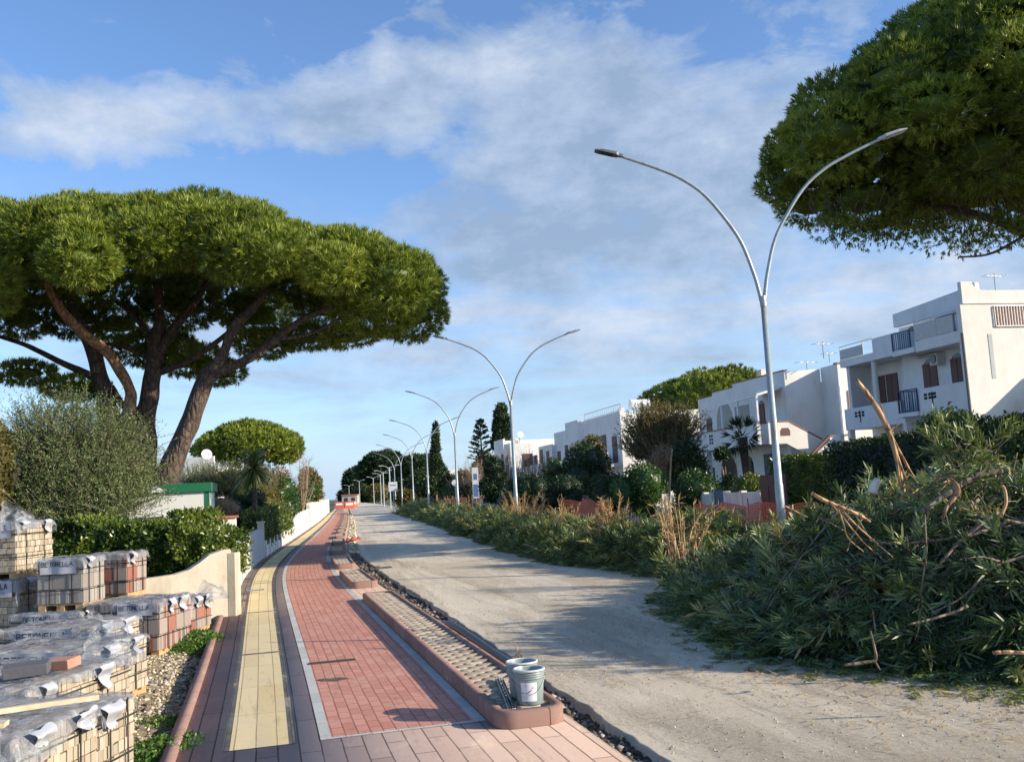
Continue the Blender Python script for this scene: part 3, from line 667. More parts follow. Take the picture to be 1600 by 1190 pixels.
# ================================================================== STREET LAMPS
PROF = [(0, 0), (.018, .09), (.045, .19), (.12, .39), (.25, .575), (.39, .725), (.55, .83), (.70, .895), (.85, .95), (1, 1)]
def lamp(X, Y, fork, half, rise, label, hd):
    rt = empty('street_lamp', (X, Y, -.05), label, 'street lamp', 'double-armed street lamps in the median', rz=hd)
    MB().tube([(0, 0, 0), (0, 0, 1.6), (0, 0, 1.62), (0, 0, fork + .05)], [.090, .083, .075, .055], 16).build('pole', M['galvanised'], rt, smooth=True)
    MB().lathe([(.058, fork - .12), (.066, fork - .11), (.066, fork + .02), (.06, fork + .10), (0, fork + .11)], seg=16).build('collar', M['galvanised'], rt)
    b = MB(); b.box(-.045, .045, -.112, -.10, .55, .85); b.build('hatch', M['white_metal'], rt)
    for sx in (-1, 1):
        pts = [(sx * (.03 + u * (half - .6)), 0, fork + v * (rise - .12)) for u, v in PROF]; P = smooth_path(pts, 5); n = len(P)
        MB().tube(P, [.042 - .014 * i / n for i in range(n)], 10).build('arm', M['galvanised'], rt, smooth=True)
        e = Vector(P[-1]); d = (e - Vector(P[-4])).normalized(); d.z *= .75; d.normalize(); hp = [e - d * .06, e + d * .10, e + d * .16, e + d * .60]
        b = MB(); v = Vector((0, 1, 0)); n_ = d.cross(v) * -1
        if n_.z < 0: n_ = -n_
        st = [(0, .05, .045), (.10, .06, .05), (.14, .11, .055), (.42, .12, .045), (.60, .10, .012)]; V = []
        for q, wd, th in st:
            c = e + d * (q - .04)
            V += [c - v * wd - n_ * .012, c + v * wd - n_ * .012, c + v * wd * .85 + n_ * th, c - v * wd * .85 + n_ * th]
        b.add(V, [(0, 3, 2, 1), (16, 17, 18, 19)] + [(4 * i + j, 4 * i + (j + 1) % 4, 4 * i + 4 + (j + 1) % 4, 4 * i + 4 + j) for i in range(4) for j in range(4)])
        hd_ = b.build('lamp_head', M['lamp_head_metal'] if sx < 0 else M['lamp_head_pale'], rt, bevel=.006)  # same head, left one darker: its shaded look put into the colour
        b = MB(); c0 = e + d * .16 - n_ * .016; c1 = e + d * .5 - n_ * .016
        b.add([c0 - v * .09, c0 + v * .09, c1 + v * .085, c1 - v * .085, c0 - v * .09 - n_ * .006, c0 + v * .09 - n_ * .006, c1 + v * .085 - n_ * .006, c1 - v * .085 - n_ * .006], [(0, 1, 2, 3), (7, 6, 5, 4), (0, 4, 5, 1), (1, 5, 6, 2), (2, 6, 7, 3), (3, 7, 4, 0)])
        b.build('glass', M['dark_glass'], hd_)
    return rt
LL = ['tall double-armed street lamp rising from the biggest heap of cut branches, nearest', 'second nearest double-armed street lamp, in the lower shrubs', 'third double-armed street lamp, left of the narrow cypress', 'fourth double-armed street lamp along the shrub row', 'fifth double-armed street lamp along the shrub row', 'sixth double-armed street lamp along the shrub row', 'farthest double-armed street lamp, just before the T-topped lamps']
for i, (X, Y, fk, hf, rs) in enumerate([(5.12, 19, 5.27, 3.2, 3.30), (-.1, 38, 5.2, 3.0, 2.80), (-3.58, 57, 5.2, 2.85, 2.70), (-7.05, 76, 5.25, 2.9, 2.5), (-10.3, 95, 5.4, 2.8, 2.45), (-13.7, 114, 5.4, 2.9, 2.5), (-16.9, 133, 5.4, 2.9, 2.4)]):
    lamp(X, Y, fk, hf, rs, LL[i], R(-2) if i == 0 else R(4))
def tlamp(px, py, Y, label):
    c = W(px, py, Y); h = c[2] - .1; rt = empty('street_lamp', (c[0], Y, -.3), label, 'street lamp', 'T-topped street lamps at the far end', rz=.17)
    MB().tube([(0, 0, 0), (0, 0, h + .3)], [.12, .09], 8).build('pole', M['galvanised'], rt)
    for sx in (-1, 1):
        MB().tube([(0, 0, h), (sx * .5, 0, h + .42), (sx * 1.0, 0, h + .55)], .06, 6).build('arm', M['galvanised'], rt)
        MB().box(*sorted((sx * .9, sx * 1.6)), -.15, .15, h + .50, h + .62).build('lamp_head', M['lamp_head_pale'], rt)
for i, (px, py, Y) in enumerate([(608, 728.5, 150), (598.3, 736, 175), (594, 740, 200), (583, 745.5, 235), (561, 750.5, 275), (545, 758, 330)]):
    tlamp(px, py, Y, ['nearest T-topped street lamp, right of the others', 'second T-topped street lamp', 'third T-topped street lamp', 'T-topped street lamp standing clear, third from the far end', 'T-topped street lamp standing clear, second from the far end', 'farthest T-topped street lamp above the barriers'][i])

# ================================================================== PALLETS OF PAVERS
SH = math.atan2(-.11, .99)      # their heading
STK = {'B': [[(0, 0), (0, 1)], [(0, 1), (.45, 1), (.58, .88), (.58, .66), (.45, .54), (0, .54)], [(.45, .54), (.64, .40), (.64, .14), (.48, 0), (0, 0)]],
       'E': [[(.6, 1), (0, 1), (0, 0), (.6, 0)], [(0, .52), (.5, .52)]], 'T': [[(0, 1), (.66, 1)], [(.33, 1), (.33, 0)]],
       'O': [[(.35 + .36 * math.cos(q * math.pi / 8), .5 + .5 * math.sin(q * math.pi / 8)) for q in range(17)]],
       'N': [[(0, 0), (0, 1), (.6, 0), (.6, 1)]], 'L': [[(0, 1), (0, 0), (.55, 0)]], 'A': [[(0, 0), (.33, 1), (.66, 0)], [(.12, .34), (.54, .34)]]}
def text_mesh(txt, size, matr, name, parent, fn):
    """block capitals drawn as flat strokes and laid on a surface by fn"""
    b = MB(); hgt = size * .72; x0 = 0; th = size * .060
    for ch in txt:
        for st in STK[ch]:
            for (ax, ay), (bx, by) in zip(st[:-1], st[1:]):
                ax_, ay_, bx_, by_ = ax * hgt, ay * hgt, bx * hgt, by * hgt; L = math.hypot(bx_ - ax_, by_ - ay_)
                if L < 1e-6: continue
                dx, dy = (bx_ - ax_) / L, (by_ - ay_) / L; ax_ -= dx * th * .6; ay_ -= dy * th * .6; bx_ += dx * th * .6; by_ += dy * th * .6; n = 4
                V = [];
                for k in range(n + 1):
                    px_, py_ = ax_ + (bx_ - ax_) * k / n, ay_ + (by_ - ay_) * k / n; V += [tuple(fn(x0 + px_ - dy * th, py_ + dx * th)), tuple(fn(x0 + px_ + dy * th, py_ - dx * th))]
                b.add(V, [(2 * k, 2 * k + 1, 2 * k + 3, 2 * k + 2) for k in range(n)])
        x0 += hgt * (.90 if ch not in 'LT' else .82)
    return b.build(name, matr, parent)
def pack(X, Y, Z, w_, d_, h, label, pav='paver_cream', rowh=.075, bw=.058, film=True, text=True, skirt=.12, seed=1, layers=None, top_extra=0., rz=SH, red=False, flaps=True, pallet=True):
    """(X, Y) is the near right corner; the pack runs w_ to the left and d_ away"""
    rg = np.random.default_rng(seed); rt = empty('paver_pack', (X, Y, Z), label, 'pack of pavers', 'strapped packs of paving blocks on the verge', rz=rz)
    z0 = .10 if pallet else .0
    b = MB()
    if pallet:
        for k in range(3):
            b.box(-w_ + k * (w_ - .1) / 2, -w_ + k * (w_ - .1) / 2 + .1, .01, d_ - .01, .0, .075, .4)
        for k in range(6): b.box(-w_, 0, .01 + k * (d_ - .11) / 5, .10 + k * (d_ - .11) / 5, .076, .097, .5)
        b.build('pallet', M['pallet_wood'], rt)
    rows = layers or max(2, int(round((h - z0) / rowh))); rh = (h - z0) / rows; b = MB()
    b.box(-w_ + .03, -.03, .03, d_ - .03, z0, h - .004, .1)
    for r_ in range(rows):
        za, zb = z0 + r_ * rh + .002, z0 + (r_ + 1) * rh - .004
        sh = rg.uniform(-.008, .008); big = rh > .1
        wd = bw * (1 if r_ % 2 == 0 or not big else 3.2)
        # four sides
        for side in range(4):
            Lc = w_ if side in (0, 2) else d_; n = max(1, int(Lc / wd)); q = Lc / n; j = rg.uniform(0, .012)
            for k in range(n):
                a0, a1 = k * q + .0025, (k + 1) * q - .0025; dep = rg.uniform(-.003, .006) + j; tt = rg.uniform(.15, .95) * (1 if rg.random() > .06 else .3)
                if red: tt = 0.25 + rg.uniform(-.2, .2) if rg.random() < .22 else .85 + rg.uniform(-.1, .1)
                zz = zb - (rg.uniform(0, .012) if rg.random() < .25 else 0)
                if side == 0: b.box(-a1, -a0, -dep + sh, .06, za, zz, tt)
                elif side == 1: b.box(-.06, dep + sh, a0, a1, za, zz, tt)
                elif side == 2: b.box(-a1, -a0, d_ - .06, d_ + dep, za, zz, tt)
                else: b.box(-w_ - dep, -w_ + .06, a0, a1, za, zz, tt)
    # top course visible under the film
    n = max(2, int(w_ / .11)); m_ = max(2, int(d_ / .22))
    for i in range(n):
        for k in range(m_):
            b.box(-w_ + .008 + (w_ - .016) * i / n + .002, -w_ + .008 + (w_ - .016) * (i + 1) / n - .002, .008 + (d_ - .016) * k / m_ + .002, .008 + (d_ - .016) * (k + 1) / m_ - .002, h - .02, h + rg.uniform(0, .006), rg.uniform(.3, .9))
    b.build('pavers', M[pav], rt)
    b = MB(); t_ = .004
    for fx in (.22, .72):
        x_ = -w_ * fx; b.box(x_ - .007, x_ + .007, -.022, -.018, z0, h + .012).box(x_ - .007, x_ + .007, -.018, d_ + .018, h + .012, h + .015)
    for fy in (.25, .75):
        y_ = d_ * fy; b.box(.020, .024, y_ - .007, y_ + .007, z0, h + .012)
    for fz in (.3, .78):
        z_ = z0 + (h - z0) * fz; b.box(-w_ - .018, .020, -.022, -.019, z_ - .006, z_ + .006).box(.019, .022, -.02, d_ + .02, z_ - .006, z_ + .006)
    b.build('straps', M['strap'], rt)
    if not film: return rt
    sd_ = seed * 3.7
    def drape(u, v):
        """u across (0 = right edge, grows left), v away; outside the top it hangs down"""
        su = skirt * (1 + .8 * mnoise.noise(Vector((v * 3.1, sd_, 0)))); ex = 0; X_ = -u; Y_ = v; Zt = h + .022 + .030 * abs(mnoise.noise(Vector((u * 4, v * 6, sd_)))) + .018 * mnoise.noise(Vector((u * 13, v * 9, sd_)))
        dn = 0
        if u < 0: dn += -u; X_ = .030 + .030 * mnoise.noise(Vector((v * 6, u * 4, sd_ + 2))) - u * .18
        if u > w_: dn += u - w_; X_ = -w_ - .03 - .02 * mnoise.noise(Vector((v * 6, u * 4, sd_)))
        if v < 0: dn += -v; Y_ = -.030 - .022 * mnoise.noise(Vector((u * 6, v * 6, sd_ + 5))) + v * .10
        if v > d_: dn += v - d_; Y_ = d_ + .03
        return Vector((X_, Y_, Zt - dn * .97 * (1 + .25 * mnoise.noise(Vector((u * 3, v * 3, sd_ + 9))))))
    U = np.concatenate([np.linspace(-skirt, 0, 8), np.linspace(.02, w_ - .02, 30), np.linspace(w_, w_ + skirt, 5)])
    Vv = np.concatenate([np.linspace(-skirt * 1.5, 0, 9), np.linspace(.02, d_ - .02, 26), np.linspace(d_, d_ + skirt, 4)])
    V = [drape(u, v) for v in Vv for u in U]; k = len(U)
    Fq = []
    for j in range(len(Vv) - 1):
        for i in range(k - 1):
            u, v = U[i], Vv[j]
            if (u < -skirt * (.35 + .65 * (mnoise.noise(Vector((v * 2.6, sd_, 4))) + .5)) and v > 0): continue
            if (v < -skirt * 1.5 * (.62 + .5 * (mnoise.noise(Vector((u * 2.2, sd_, 8)))))): continue
            Fq.append((j * k + i, j * k + i + 1, (j + 1) * k + i + 1, (j + 1) * k + i))
    fm = link('plastic_film', np_mesh('plastic_film', [tuple(p) for p in V], Fq, smooth=True), M['plastic_film'], rt)
    def off(p, n_): return p + n_
    if flaps:
        # torn corners of the printed film hanging over the right face
        for q in range(2 if d_ > .6 else 1):
            c = rg.uniform(.12, .30) * d_ + q * .5 * d_; ww = rg.uniform(.06, .12); ll = rg.uniform(.10, .20); V = []; n_ = 8
            for j in range(n_):
                for i in range(n_):
                    a = (i / (n_ - 1) - .5) * ww * (1 - .55 * j / (n_ - 1)) * 2; dd = j / (n_ - 1) * ll
                    V.append((.05 + .035 * math.sin(j * .8 + q) + .02 * mnoise.noise(Vector((i * .5, j * .5, sd_))) + .03 * j / n_, c + a + dd * .25, h + .03 - dd + .02 * mnoise.noise(Vector((i * .4, j * .3, sd_ + 3)))))
            pr = link('film_flap', np_mesh('film_flap', V, [(j * n_ + i, j * n_ + i + 1, (j + 1) * n_ + i + 1, (j + 1) * n_ + i) for j in range(n_ - 1) for i in range(n_ - 1)], smooth=True), M['film_print'], rt)
    if text:
        lw = min(.62, w_ * .8); lh = skirt * 1.25; x0 = -w_ * .5 - lw / 2 + .0
        if text == 'edge': x0 = -lw - .04
        wr = lambda x, z: -.040 - .014 * mnoise.noise(Vector((x * 5, z * 6, sd_))) - .006 * math.sin(x * 23 + sd_)
        n_ = 16; V = [(x0 + lw * i / (n_ - 1), wr(x0 + lw * i / (n_ - 1), -lh * j / 5), h + .012 - lh * j / 5) for j in range(6) for i in range(n_)]
        pn = link('printed_band', np_mesh('printed_band', V, [(j * n_ + i, (j + 1) * n_ + i, (j + 1) * n_ + i + 1, j * n_ + i + 1) for j in range(5) for i in range(n_ - 1)], smooth=True), M['film_print'], rt)
        ts = lw / 6.4 if w_ > .6 else lw / 6.4
        text_mesh('BETONELLA', ts, M['ink'], 'lettering', rt, lambda x, y: Vector((x0 + .02 + x, wr(x0 + .02 + x, y - ts * .95 - .012) - .007, h - ts * .95 + y)))
        b = MB()
        for kk in range(4): b.box(x0 + .12, x0 + .12 + lw * rg.uniform(.2, .5), -.062, -.060, h - ts * 1.15 - kk * .018, h - ts * 1.15 - kk * .018 + .005)
        # printing across the top of the film
        for q in range(2 if d_ > .55 else 1):
            yy = d_ * (.25 + .4 * q); hh = ts * 1.5
            V = []; n2 = 14
            for j in range(5):
                for i in range(n2):
                    u = w_ * (.08 + .84 * i / (n2 - 1)); v = yy + hh * j / 4; p = drape(u, v); V.append((p.x, p.y, p.z + .006))
            link('printed_band', np_mesh('printed_band', V, [(j * n2 + i, j * n2 + i + 1, (j + 1) * n2 + i + 1, (j + 1) * n2 + i) for j in range(4) for i in range(n2 - 1)], smooth=True), M['plastic_film'], rt)
            def top(x, y):
                u = w_ * .9 - x; v = yy + .02 + y; p = drape(u, v); return Vector((p.x, p.y, p.z + .010))
            text_mesh('BETONELLA', ts * .95, M['ink'], 'lettering', rt, top)
    return rt
pack(-2.72, 5.20, -.02, 1.20, .80, .60, 'nearest long pack of cream pavers, bottom left corner, film hanging over its front', seed=1, rowh=.078, text='edge', skirt=.2)
pack(-2.63, 6.02, -.02, 1.20, .42, .57, 'short pack of cream pavers pushed against the back of the nearest pack', seed=2, rowh=.078, text=False)
pack(-3.44, 6.75, -.02, 1.20, 1.35, .57, 'low pack of cream pavers carrying the loose dark and red blocks', seed=3, rowh=.078, skirt=.12)
pack(-3.80, 8.60, -.03, 1.15, .95, .57, 'film-covered low pack behind the one with the loose blocks', seed=4, skirt=.1)
pack(-4.50, 10.2, -.03, 1.05, .95, .58, 'cream pack with its narrow right side showing, left of the red and grey pack', seed=5, rowh=.078)
pack(-6.70, 12.9, -.03, 1.1, .90, .93, 'lower cream pack of the tall two-pack stack at the left edge', seed=6, rowh=.085, text='edge', skirt=.17)
pack(-6.74, 12.95, .92, 1.1, .82, .74, 'upper cream pack of the tall stack at the left edge, film standing up', seed=7, rowh=.085, text='edge', skirt=.16)
pack(-5.72, 12.6, -.03, .95, .50, .50, 'grey pack on the ground under the pack lettered in full', seed=8, pav='paver_grey', text=True, skirt=.09, rowh=.16)
pack(-5.74, 12.7, .49, .62, .52, .66, 'grey-brown upper pack with the clearly readable lettering', seed=9, pav='paver_grey', rowh=.19, bw=.06, skirt=.15, text=True)
pack(-5.55, 13.75, -.03, 1.0, .50, .50, 'grey pack on the ground under the pack with the orange wrapper', seed=10, pav='paver_grey', text=False, rowh=.17)
pack(-5.60, 13.8, .49, .62, .55, .64, 'grey and red upper pack closest to the hedge', seed=11, pav='paver_red', rowh=.17, bw=.06, skirt=.13, text=False, red=True)
pack(-4.42, 11.8, -.04, .55, .85, .66, 'red and grey pack nearest the grass tuft, front one of three', seed=12, pav='paver_red', rowh=.19, bw=.055, skirt=.12, red=True)
pack(-4.62, 13.5, -.04, .60, .65, .52, 'red and grey pack behind the grass tuft, closest to the old wall', seed=13, pav='paver_red', rowh=.16, bw=.06, skirt=.14, red=True, text=False)
pack(-5.05, 12.6, -.04, .62, .80, .60, 'reddish film-covered pack behind the front red and grey one', seed=14, pav='paver_red', rowh=.17, skirt=.06, red=True, text=False, flaps=False)
# loose blocks, boards and the film standing up on the tall stack
def block(x, y, z, rz, m_, lb, s=(.22, .20, .07)):
    rt = MB().box(-s[0] / 2, s[0] / 2, -s[1] / 2, s[1] / 2, 0, s[2]).build('paver_block', M[m_], bevel=.006); rt.location = (x, y, z); rt.rotation_euler = (.08, -.05, rz); tag(rt, lb, 'paver block', 'loose blocks on a pack')
block(-3.66, 7.2, .60, .3, 'dark_concrete_block', 'dark grey loose block on top of a pack, left one', (.30, .18, .08)); block(-3.50, 7.42, .60, -.2, 'terracotta_block', 'pinkish loose block on top of a pack, right one', (.20, .16, .07))
b = MB(); b.box(-.8, .55, -.02, .02, 0, .03); o = b.build('plank', M['plank_wood']); o.location = (-3.10, 5.75, .615); o.rotation_euler = (0, .0, .55); tag(o, 'long pale batten lying across the nearest pack', 'plank')
b = MB(); b.box(-.6, .2, -.05, .05, 0, .025); o = b.build('plank', M['plank_wood']); o.location = (-3.05, 5.35, .62); o.rotation_euler = (0, .0, .25); tag(o, 'short wide board at the left edge of the nearest pack', 'plank')
def loose_film(x, y, z, w_, hgt, rz, sd, lb):
    n_ = 20; V = []
    for j in range(n_):
        for i in range(n_):
            u, v = i / (n_ - 1), j / (n_ - 1)
            V.append((w_ * (u - .5) * (1 - .45 * v) + .05 * mnoise.noise(Vector((u * 4, v * 4, sd))), .18 * math.sin(v * 2.4) + .10 * mnoise.noise(Vector((u * 5, v * 3, sd + 4))) + .05 * math.sin(u * 9), hgt * (v - .28 * v * v * (u * 1.6)) - .05 + .03 * mnoise.noise(Vector((u * 6, v * 5, sd + 8)))))
    o = link('loose_film', np_mesh('loose_film', V, [(j * n_ + i, j * n_ + i + 1, (j + 1) * n_ + i + 1, (j + 1) * n_ + i) for j in range(n_ - 1) for i in range(n_ - 1)], smooth=True), M['plastic_film'])
    o.location = (x, y, z); o.rotation_euler = (0, 0, rz); tag(o, lb, 'plastic film')
loose_film(-6.72, 12.95, 1.62, .55, .42, .5, 3, 'torn film standing up on the tall stack at the left edge')
loose_film(-3.35, 7.9, .58, .55, .26, .3, 9, 'crumpled film bulging behind the loose blocks')
loose_film(-4.1, 9.3, .55, .6, .30, -.4, 15, 'crumpled film bulging left of the cream pack side')
loose_film(-4.45, 13.9, .48, .5, .28, .2, 21, 'film puffing up over the pack by the old wall')
loose_film(-2.72, 5.2, .55, .5, .18, 1.2, 31, 'film fold over the corner of the nearest pack')

# ================================================================== LEFT WALLS, HUT
def wall_quad(name, pts, thick, m_, label=None, cat='wall', group=None, parent=None):
    """pts: list of (x, y, zbottom, ztop) along the wall"""
    V = []; n = len(pts)
    for i, (x, y, a, c) in enumerate(pts):
        p, q = pts[max(i - 1, 0)], pts[min(i + 1, n - 1)]; dx, dy = q[0] - p[0], q[1] - p[1]; L = math.hypot(dx, dy); nx, ny = dy / L * thick / 2, -dx / L * thick / 2
        V += [(x + nx, y + ny, a), (x + nx, y + ny, c), (x - nx, y - ny, c), (x - nx, y - ny, a)]
    Fq = [(4 * i + j, 4 * i + (j + 1) % 4, 4 * i + 4 + (j + 1) % 4, 4 * i + 4 + j) for i in range(n - 1) for j in range(4)] + [(0, 3, 2, 1), (4 * n - 4, 4 * n - 3, 4 * n - 2, 4 * n - 1)]
    me = bpy.data.meshes.new(name); me.from_pydata(V, [], Fq); me.update(); o = link(name, me, m_, parent)
    if label: tag(o, label, cat, group)
    return o
P = []
for px, pt in ((150, 903), (200, 905), (235, 902), (270, 897), (292, 890), (310, 878), (325, 866), (345, 859), (357, 857)):
    c = W(px, pt, 15.6 - (357 - px) * .0062); P.append((c[0], c[1], -.3, c[2]))
root = empty('garden_wall', (P[-1][0], P[-1][1], 0), 'old stained low wall with a stepped top below the leafy hedge', 'wall')
def rel(o, root): o.parent = root; o.matrix_parent_inverse = Matrix.Translation(-Vector(root.location)); return o
rel(wall_quad('wall', P, .16, M['old_plaster']), root)
b = MB(); x0, y0 = P[-1][0], P[-1][1]; b.box(x0 + .0, x0 + .13, y0 - .10, y0 + .20, -.3, .985); rel(b.build('end_post', M['old_plaster'], bevel=.01), root)
# wall along the pavement
def wp(s, o): return PT(s, o)
def side_wall(s0, s1, o, h, label, panel=1.0, posts=False, mt='white_wall_paint', base=0, step=0.):
    x, y = PT(s0, o); root = empty('garden_wall', (x, y, 0), label, 'wall', 'white garden walls along the pavement'); b = MB(); s = s0; i = 0
    pj = MB()
    while s < s1 - .01:
        e = min(s + panel, s1); (xa, ya), (xb, yb) = PT(s + .012, o), PT(e - .012, o); dx, dy = xb - xa, yb - ya; L = math.hypot(dx, dy); nx, ny = dy / L * .07, -dx / L * .07
        hh = h(s) if callable(h) else h; hh += (.02 * (i % 3) + .02 * RNG.uniform(-1, 1)) * step
        b.prism([(xa + nx - x, ya + ny - y), (xb + nx - x, yb + ny - y), (xb - nx - x, yb - ny - y), (xa - nx - x, ya - ny - y)], -.25, hh)
        if posts and i % posts == 0:
            MB().prism([(xa + nx * 1.6 - x, ya + ny * 1.6 - y), (xa + nx * 1.6 + dx / L * .28 - x, ya + ny * 1.6 + dy / L * .28 - y), (xa - nx * 1.6 + dx / L * .28 - x, ya - ny * 1.6 + dy / L * .28 - y), (xa - nx * 1.6 - x, ya - ny * 1.6 - y)], -.25, hh + .18).build('post', M[mt], root, bevel=.006)
        s = e; i += 1
    b.build('panels', M[mt], root, bevel=.006)
    return root
side_wall(15.9, 19.0, -1.0, .98, 'short white wall piece just beyond the old stained wall', 3.1)
x, y = PT(19.1, -1.05); rt = empty('gate_pillar', (x, y, 0), 'white pillar with a red tile cap beside the hedge end', 'pillar', rz=.25)
MB().box(-.15, .15, -.15, .15, -.25, 1.50).build('shaft', M['white_wall_paint'], rt, bevel=.01); MB().box(-.19, .19, -.19, .19, 1.50, 1.54).build('cap', M['red_tile'], rt)
side_wall(19.6, 31.0, -.97, lambda s: .95, 'grey-white grooved wall between the red-capped pillar and the bare post', .8, mt='grey_gate')
rr0 = side_wall(19.5, 22.0, -1.25, 1.06, 'brown-topped inner wall just behind the red-capped pillar', 2.5, mt='brick_coping')
x, y = PT(31.4, -.98); rt = empty('gate_post', (x, y, 0), 'bare cream post where the grooved wall ends', 'post', rz=.2); MB().box(-.10, .10, -.12, .12, -.25, 1.12).build('shaft', M['cream_plaster'], rt, bevel=.008); MB().box(-.13, .13, -.15, .15, 1.123, 1.17).build('cap', M['cream_plaster'], rt)
side_wall(32, 45.5, -.97, .34, 'very low white wall under the clipped pavement hedge', 1.6, posts=1)
side_wall(46, 62, -.96, lambda s: float(np.interp(s, [46, 50, 62], [.75, 1.05, 1.2])), 'bright white panelled wall just beyond the clipped pavement hedge', .75, step=1)
side_wall(62.3, 88, -.95, 1.42, 'white panelled wall under the overhanging shrubs, middle stretch', .9, posts=4, step=1)
side_wall(88.5, 130, -.95, 1.6, 'white panelled wall at the far end of the pavement', 1.2, posts=5, step=1)

# site hut
hx0, hx1 = W(225, 757, 25)[0], W(326, 757, 25)[0]
rt = empty('site_hut', (hx1, 25, 0), 'cream site hut with a green roof edge behind the hedge', 'hut', rz=.24); hw = hx1 - hx0 + .25
MB().box(-hw, 0, 0, 2.2, 0, 2.12).build('wall', M['hut_panel'], rt)
MB().box(-hw - .08, .08, -.08, 2.28, 2.123, 2.36).build('roof', M['green_paint'], rt, bevel=.01)
MB().box(-.10, .014, -.016, .10, 0, 2.12).build('corner_trim', M['green_paint'], rt); MB().box(-.05, .014, 2.12, 2.212, 0, 2.12).build('corner_trim', M['green_paint'], rt)
for k in range(3):
    f = MB().box(-2.3 + k * .42, -1.95 + k * .42, -.02, -.003, .9, 1.55).build('window', M['dark_glass'], rt)
    MB().box(-2.34 + k * .42, -2.3 + k * .42, -.03, -.003, .85, 1.60).box(-1.95 + k * .42, -1.91 + k * .42, -.03, -.003, .85, 1.60).build('frame', M['white_metal'], f)
b = MB(); b.add([(-1.55, -.083, 2.16), (-1.05, -.083, 2.16), (-1.25, -.083, 2.33), (-1.38, -.083, 2.30)], [(0, 1, 2, 3)]); b.build('emblem', M['white_metal'], rt)

# ================================================================== HOUSES
def hframe(px, py, Y, h=-.24):
    X = W(px, py, Y)[0]; a = np.array([h, 1.]); a /= np.linalg.norm(a); return np.array([X, Y]), a, np.array([a[1], -a[0]])
class House:
    """local axes: x = along the side wall away from the street, y = along the facade away from the camera; near street corner at the origin"""
    def __init__(s, px, py, Y, label, cat='house', group='white houses along the right side of the street', h=-.24, name='house', x=None):
        C, a, b_ = hframe(px, py, Y, h); s.rt = empty(name, ((C[0] if x is None else x), C[1], -.1), label, cat, group, rz=math.atan2(b_[1], b_[0])); s.mb = {}
    def box(s, part, m_, *c, bevel=0): return MB().box(*c).build(part, M[m_], s.rt, bevel=bevel)
    def win_f(s, y0, y1, z0, z1, x=0., shutter='brown_shutter', arch=False, part='window', open_=False):
        """a window on the facade (normal -x) at plane x"""
        b = MB(); 
        if arch:
            pts = [(y0, z0), (y1, z0)] + [((y0 + y1) / 2 + (y1 - y0) / 2 * math.cos(t), z1 - (y1 - y0) / 2 + (y1 - y0) / 2 * math.sin(t)) for t in np.linspace(0, math.pi, 9)]
        else: pts = [(y0, z0), (y1, z0), (y1, z1), (y0, z1)]
        n = len(pts); b.add([(x - .012, p, q) for p, q in pts] + [(x + .1, p, q) for p, q in pts], [tuple(range(n))[::-1], tuple(range(n, 2 * n))] + [(i, (i + 1) % n, n + (i + 1) % n, n + i) for i in range(n)])
        f = b.build(part, M['dark_glass'], s.rt)
        m = (y0 + y1) / 2; b = MB(); zt = z1 - (y1 - y0) * .25 if arch else z1
        for a0, a1 in ((y0, m - .015), (m + .015, y1)): b.box(x - .05, x - .015, a0, a1, z0, zt)
        if shutter: b.build('shutter', M[shutter], f)
        MB().box(x - .09, x + .02, y0 - .06, y1 + .06, z0 - .07, z0 - .003).build('sill', M['white_plaster'], f)
        return f
    def win_s(s, x0, x1, z0, z1, y=0., shutter='tan_shutter'):
        f = MB().box(x0, x1, y - .012, y + .1, z0, z1).build('window', M['dark_glass'], s.rt)
        MB().box(x0, (x0 + x1) / 2 + .2, y - .05, y - .015, z0, z1).build('shutter', M[shutter], f)
        MB().box(x0 - .06, x1 + .06, y - .09, y - .003, z0 - .07, z0 - .003).build('sill', M['white_plaster'], f); return f
    def rail(s, x0, y0, x1, y1, z0, h_=.95, m_='blue_iron', step=.13, part='railing'):
        b = MB(); L = math.hypot(x1 - x0, y1 - y0); n = max(1, int(L / step))
        for k in range(n + 1):
            x, y = x0 + (x1 - x0) * k / n, y0 + (y1 - y0) * k / n; b.bar((x, y, z0), (x, y, z0 + h_), .012 if k not in (0, n) else .03)
        b.bar((x0, y0, z0 + h_), (x1, y1, z0 + h_), .022); b.bar((x0, y0, z0 + .08), (x1, y1, z0 + .08), .015); b.build(part, M[m_], s.rt)
def slope_prism(pts_yz, x0, x1):
    n = len(pts_yz); b = MB(); b.add([(x0, y, z) for y, z in pts_yz] + [(x1, y, z) for y, z in pts_yz], [tuple(range(n))[::-1], tuple(range(n, 2 * n))] + [(i, (i + 1) % n, n + (i + 1) % n, n + i) for i in range(n)]); return b
def slope_prism_x(pts_xz, y0, y1):
    n = len(pts_xz); b = MB(); b.add([(x, y0, z) for x, z in pts_xz] + [(x, y1, z) for x, z in pts_xz], [tuple(range(n)), tuple(range(n, 2 * n))[::-1]] + [(i, n + i, n + (i + 1) % n, (i + 1) % n) for i in range(n)]); return b

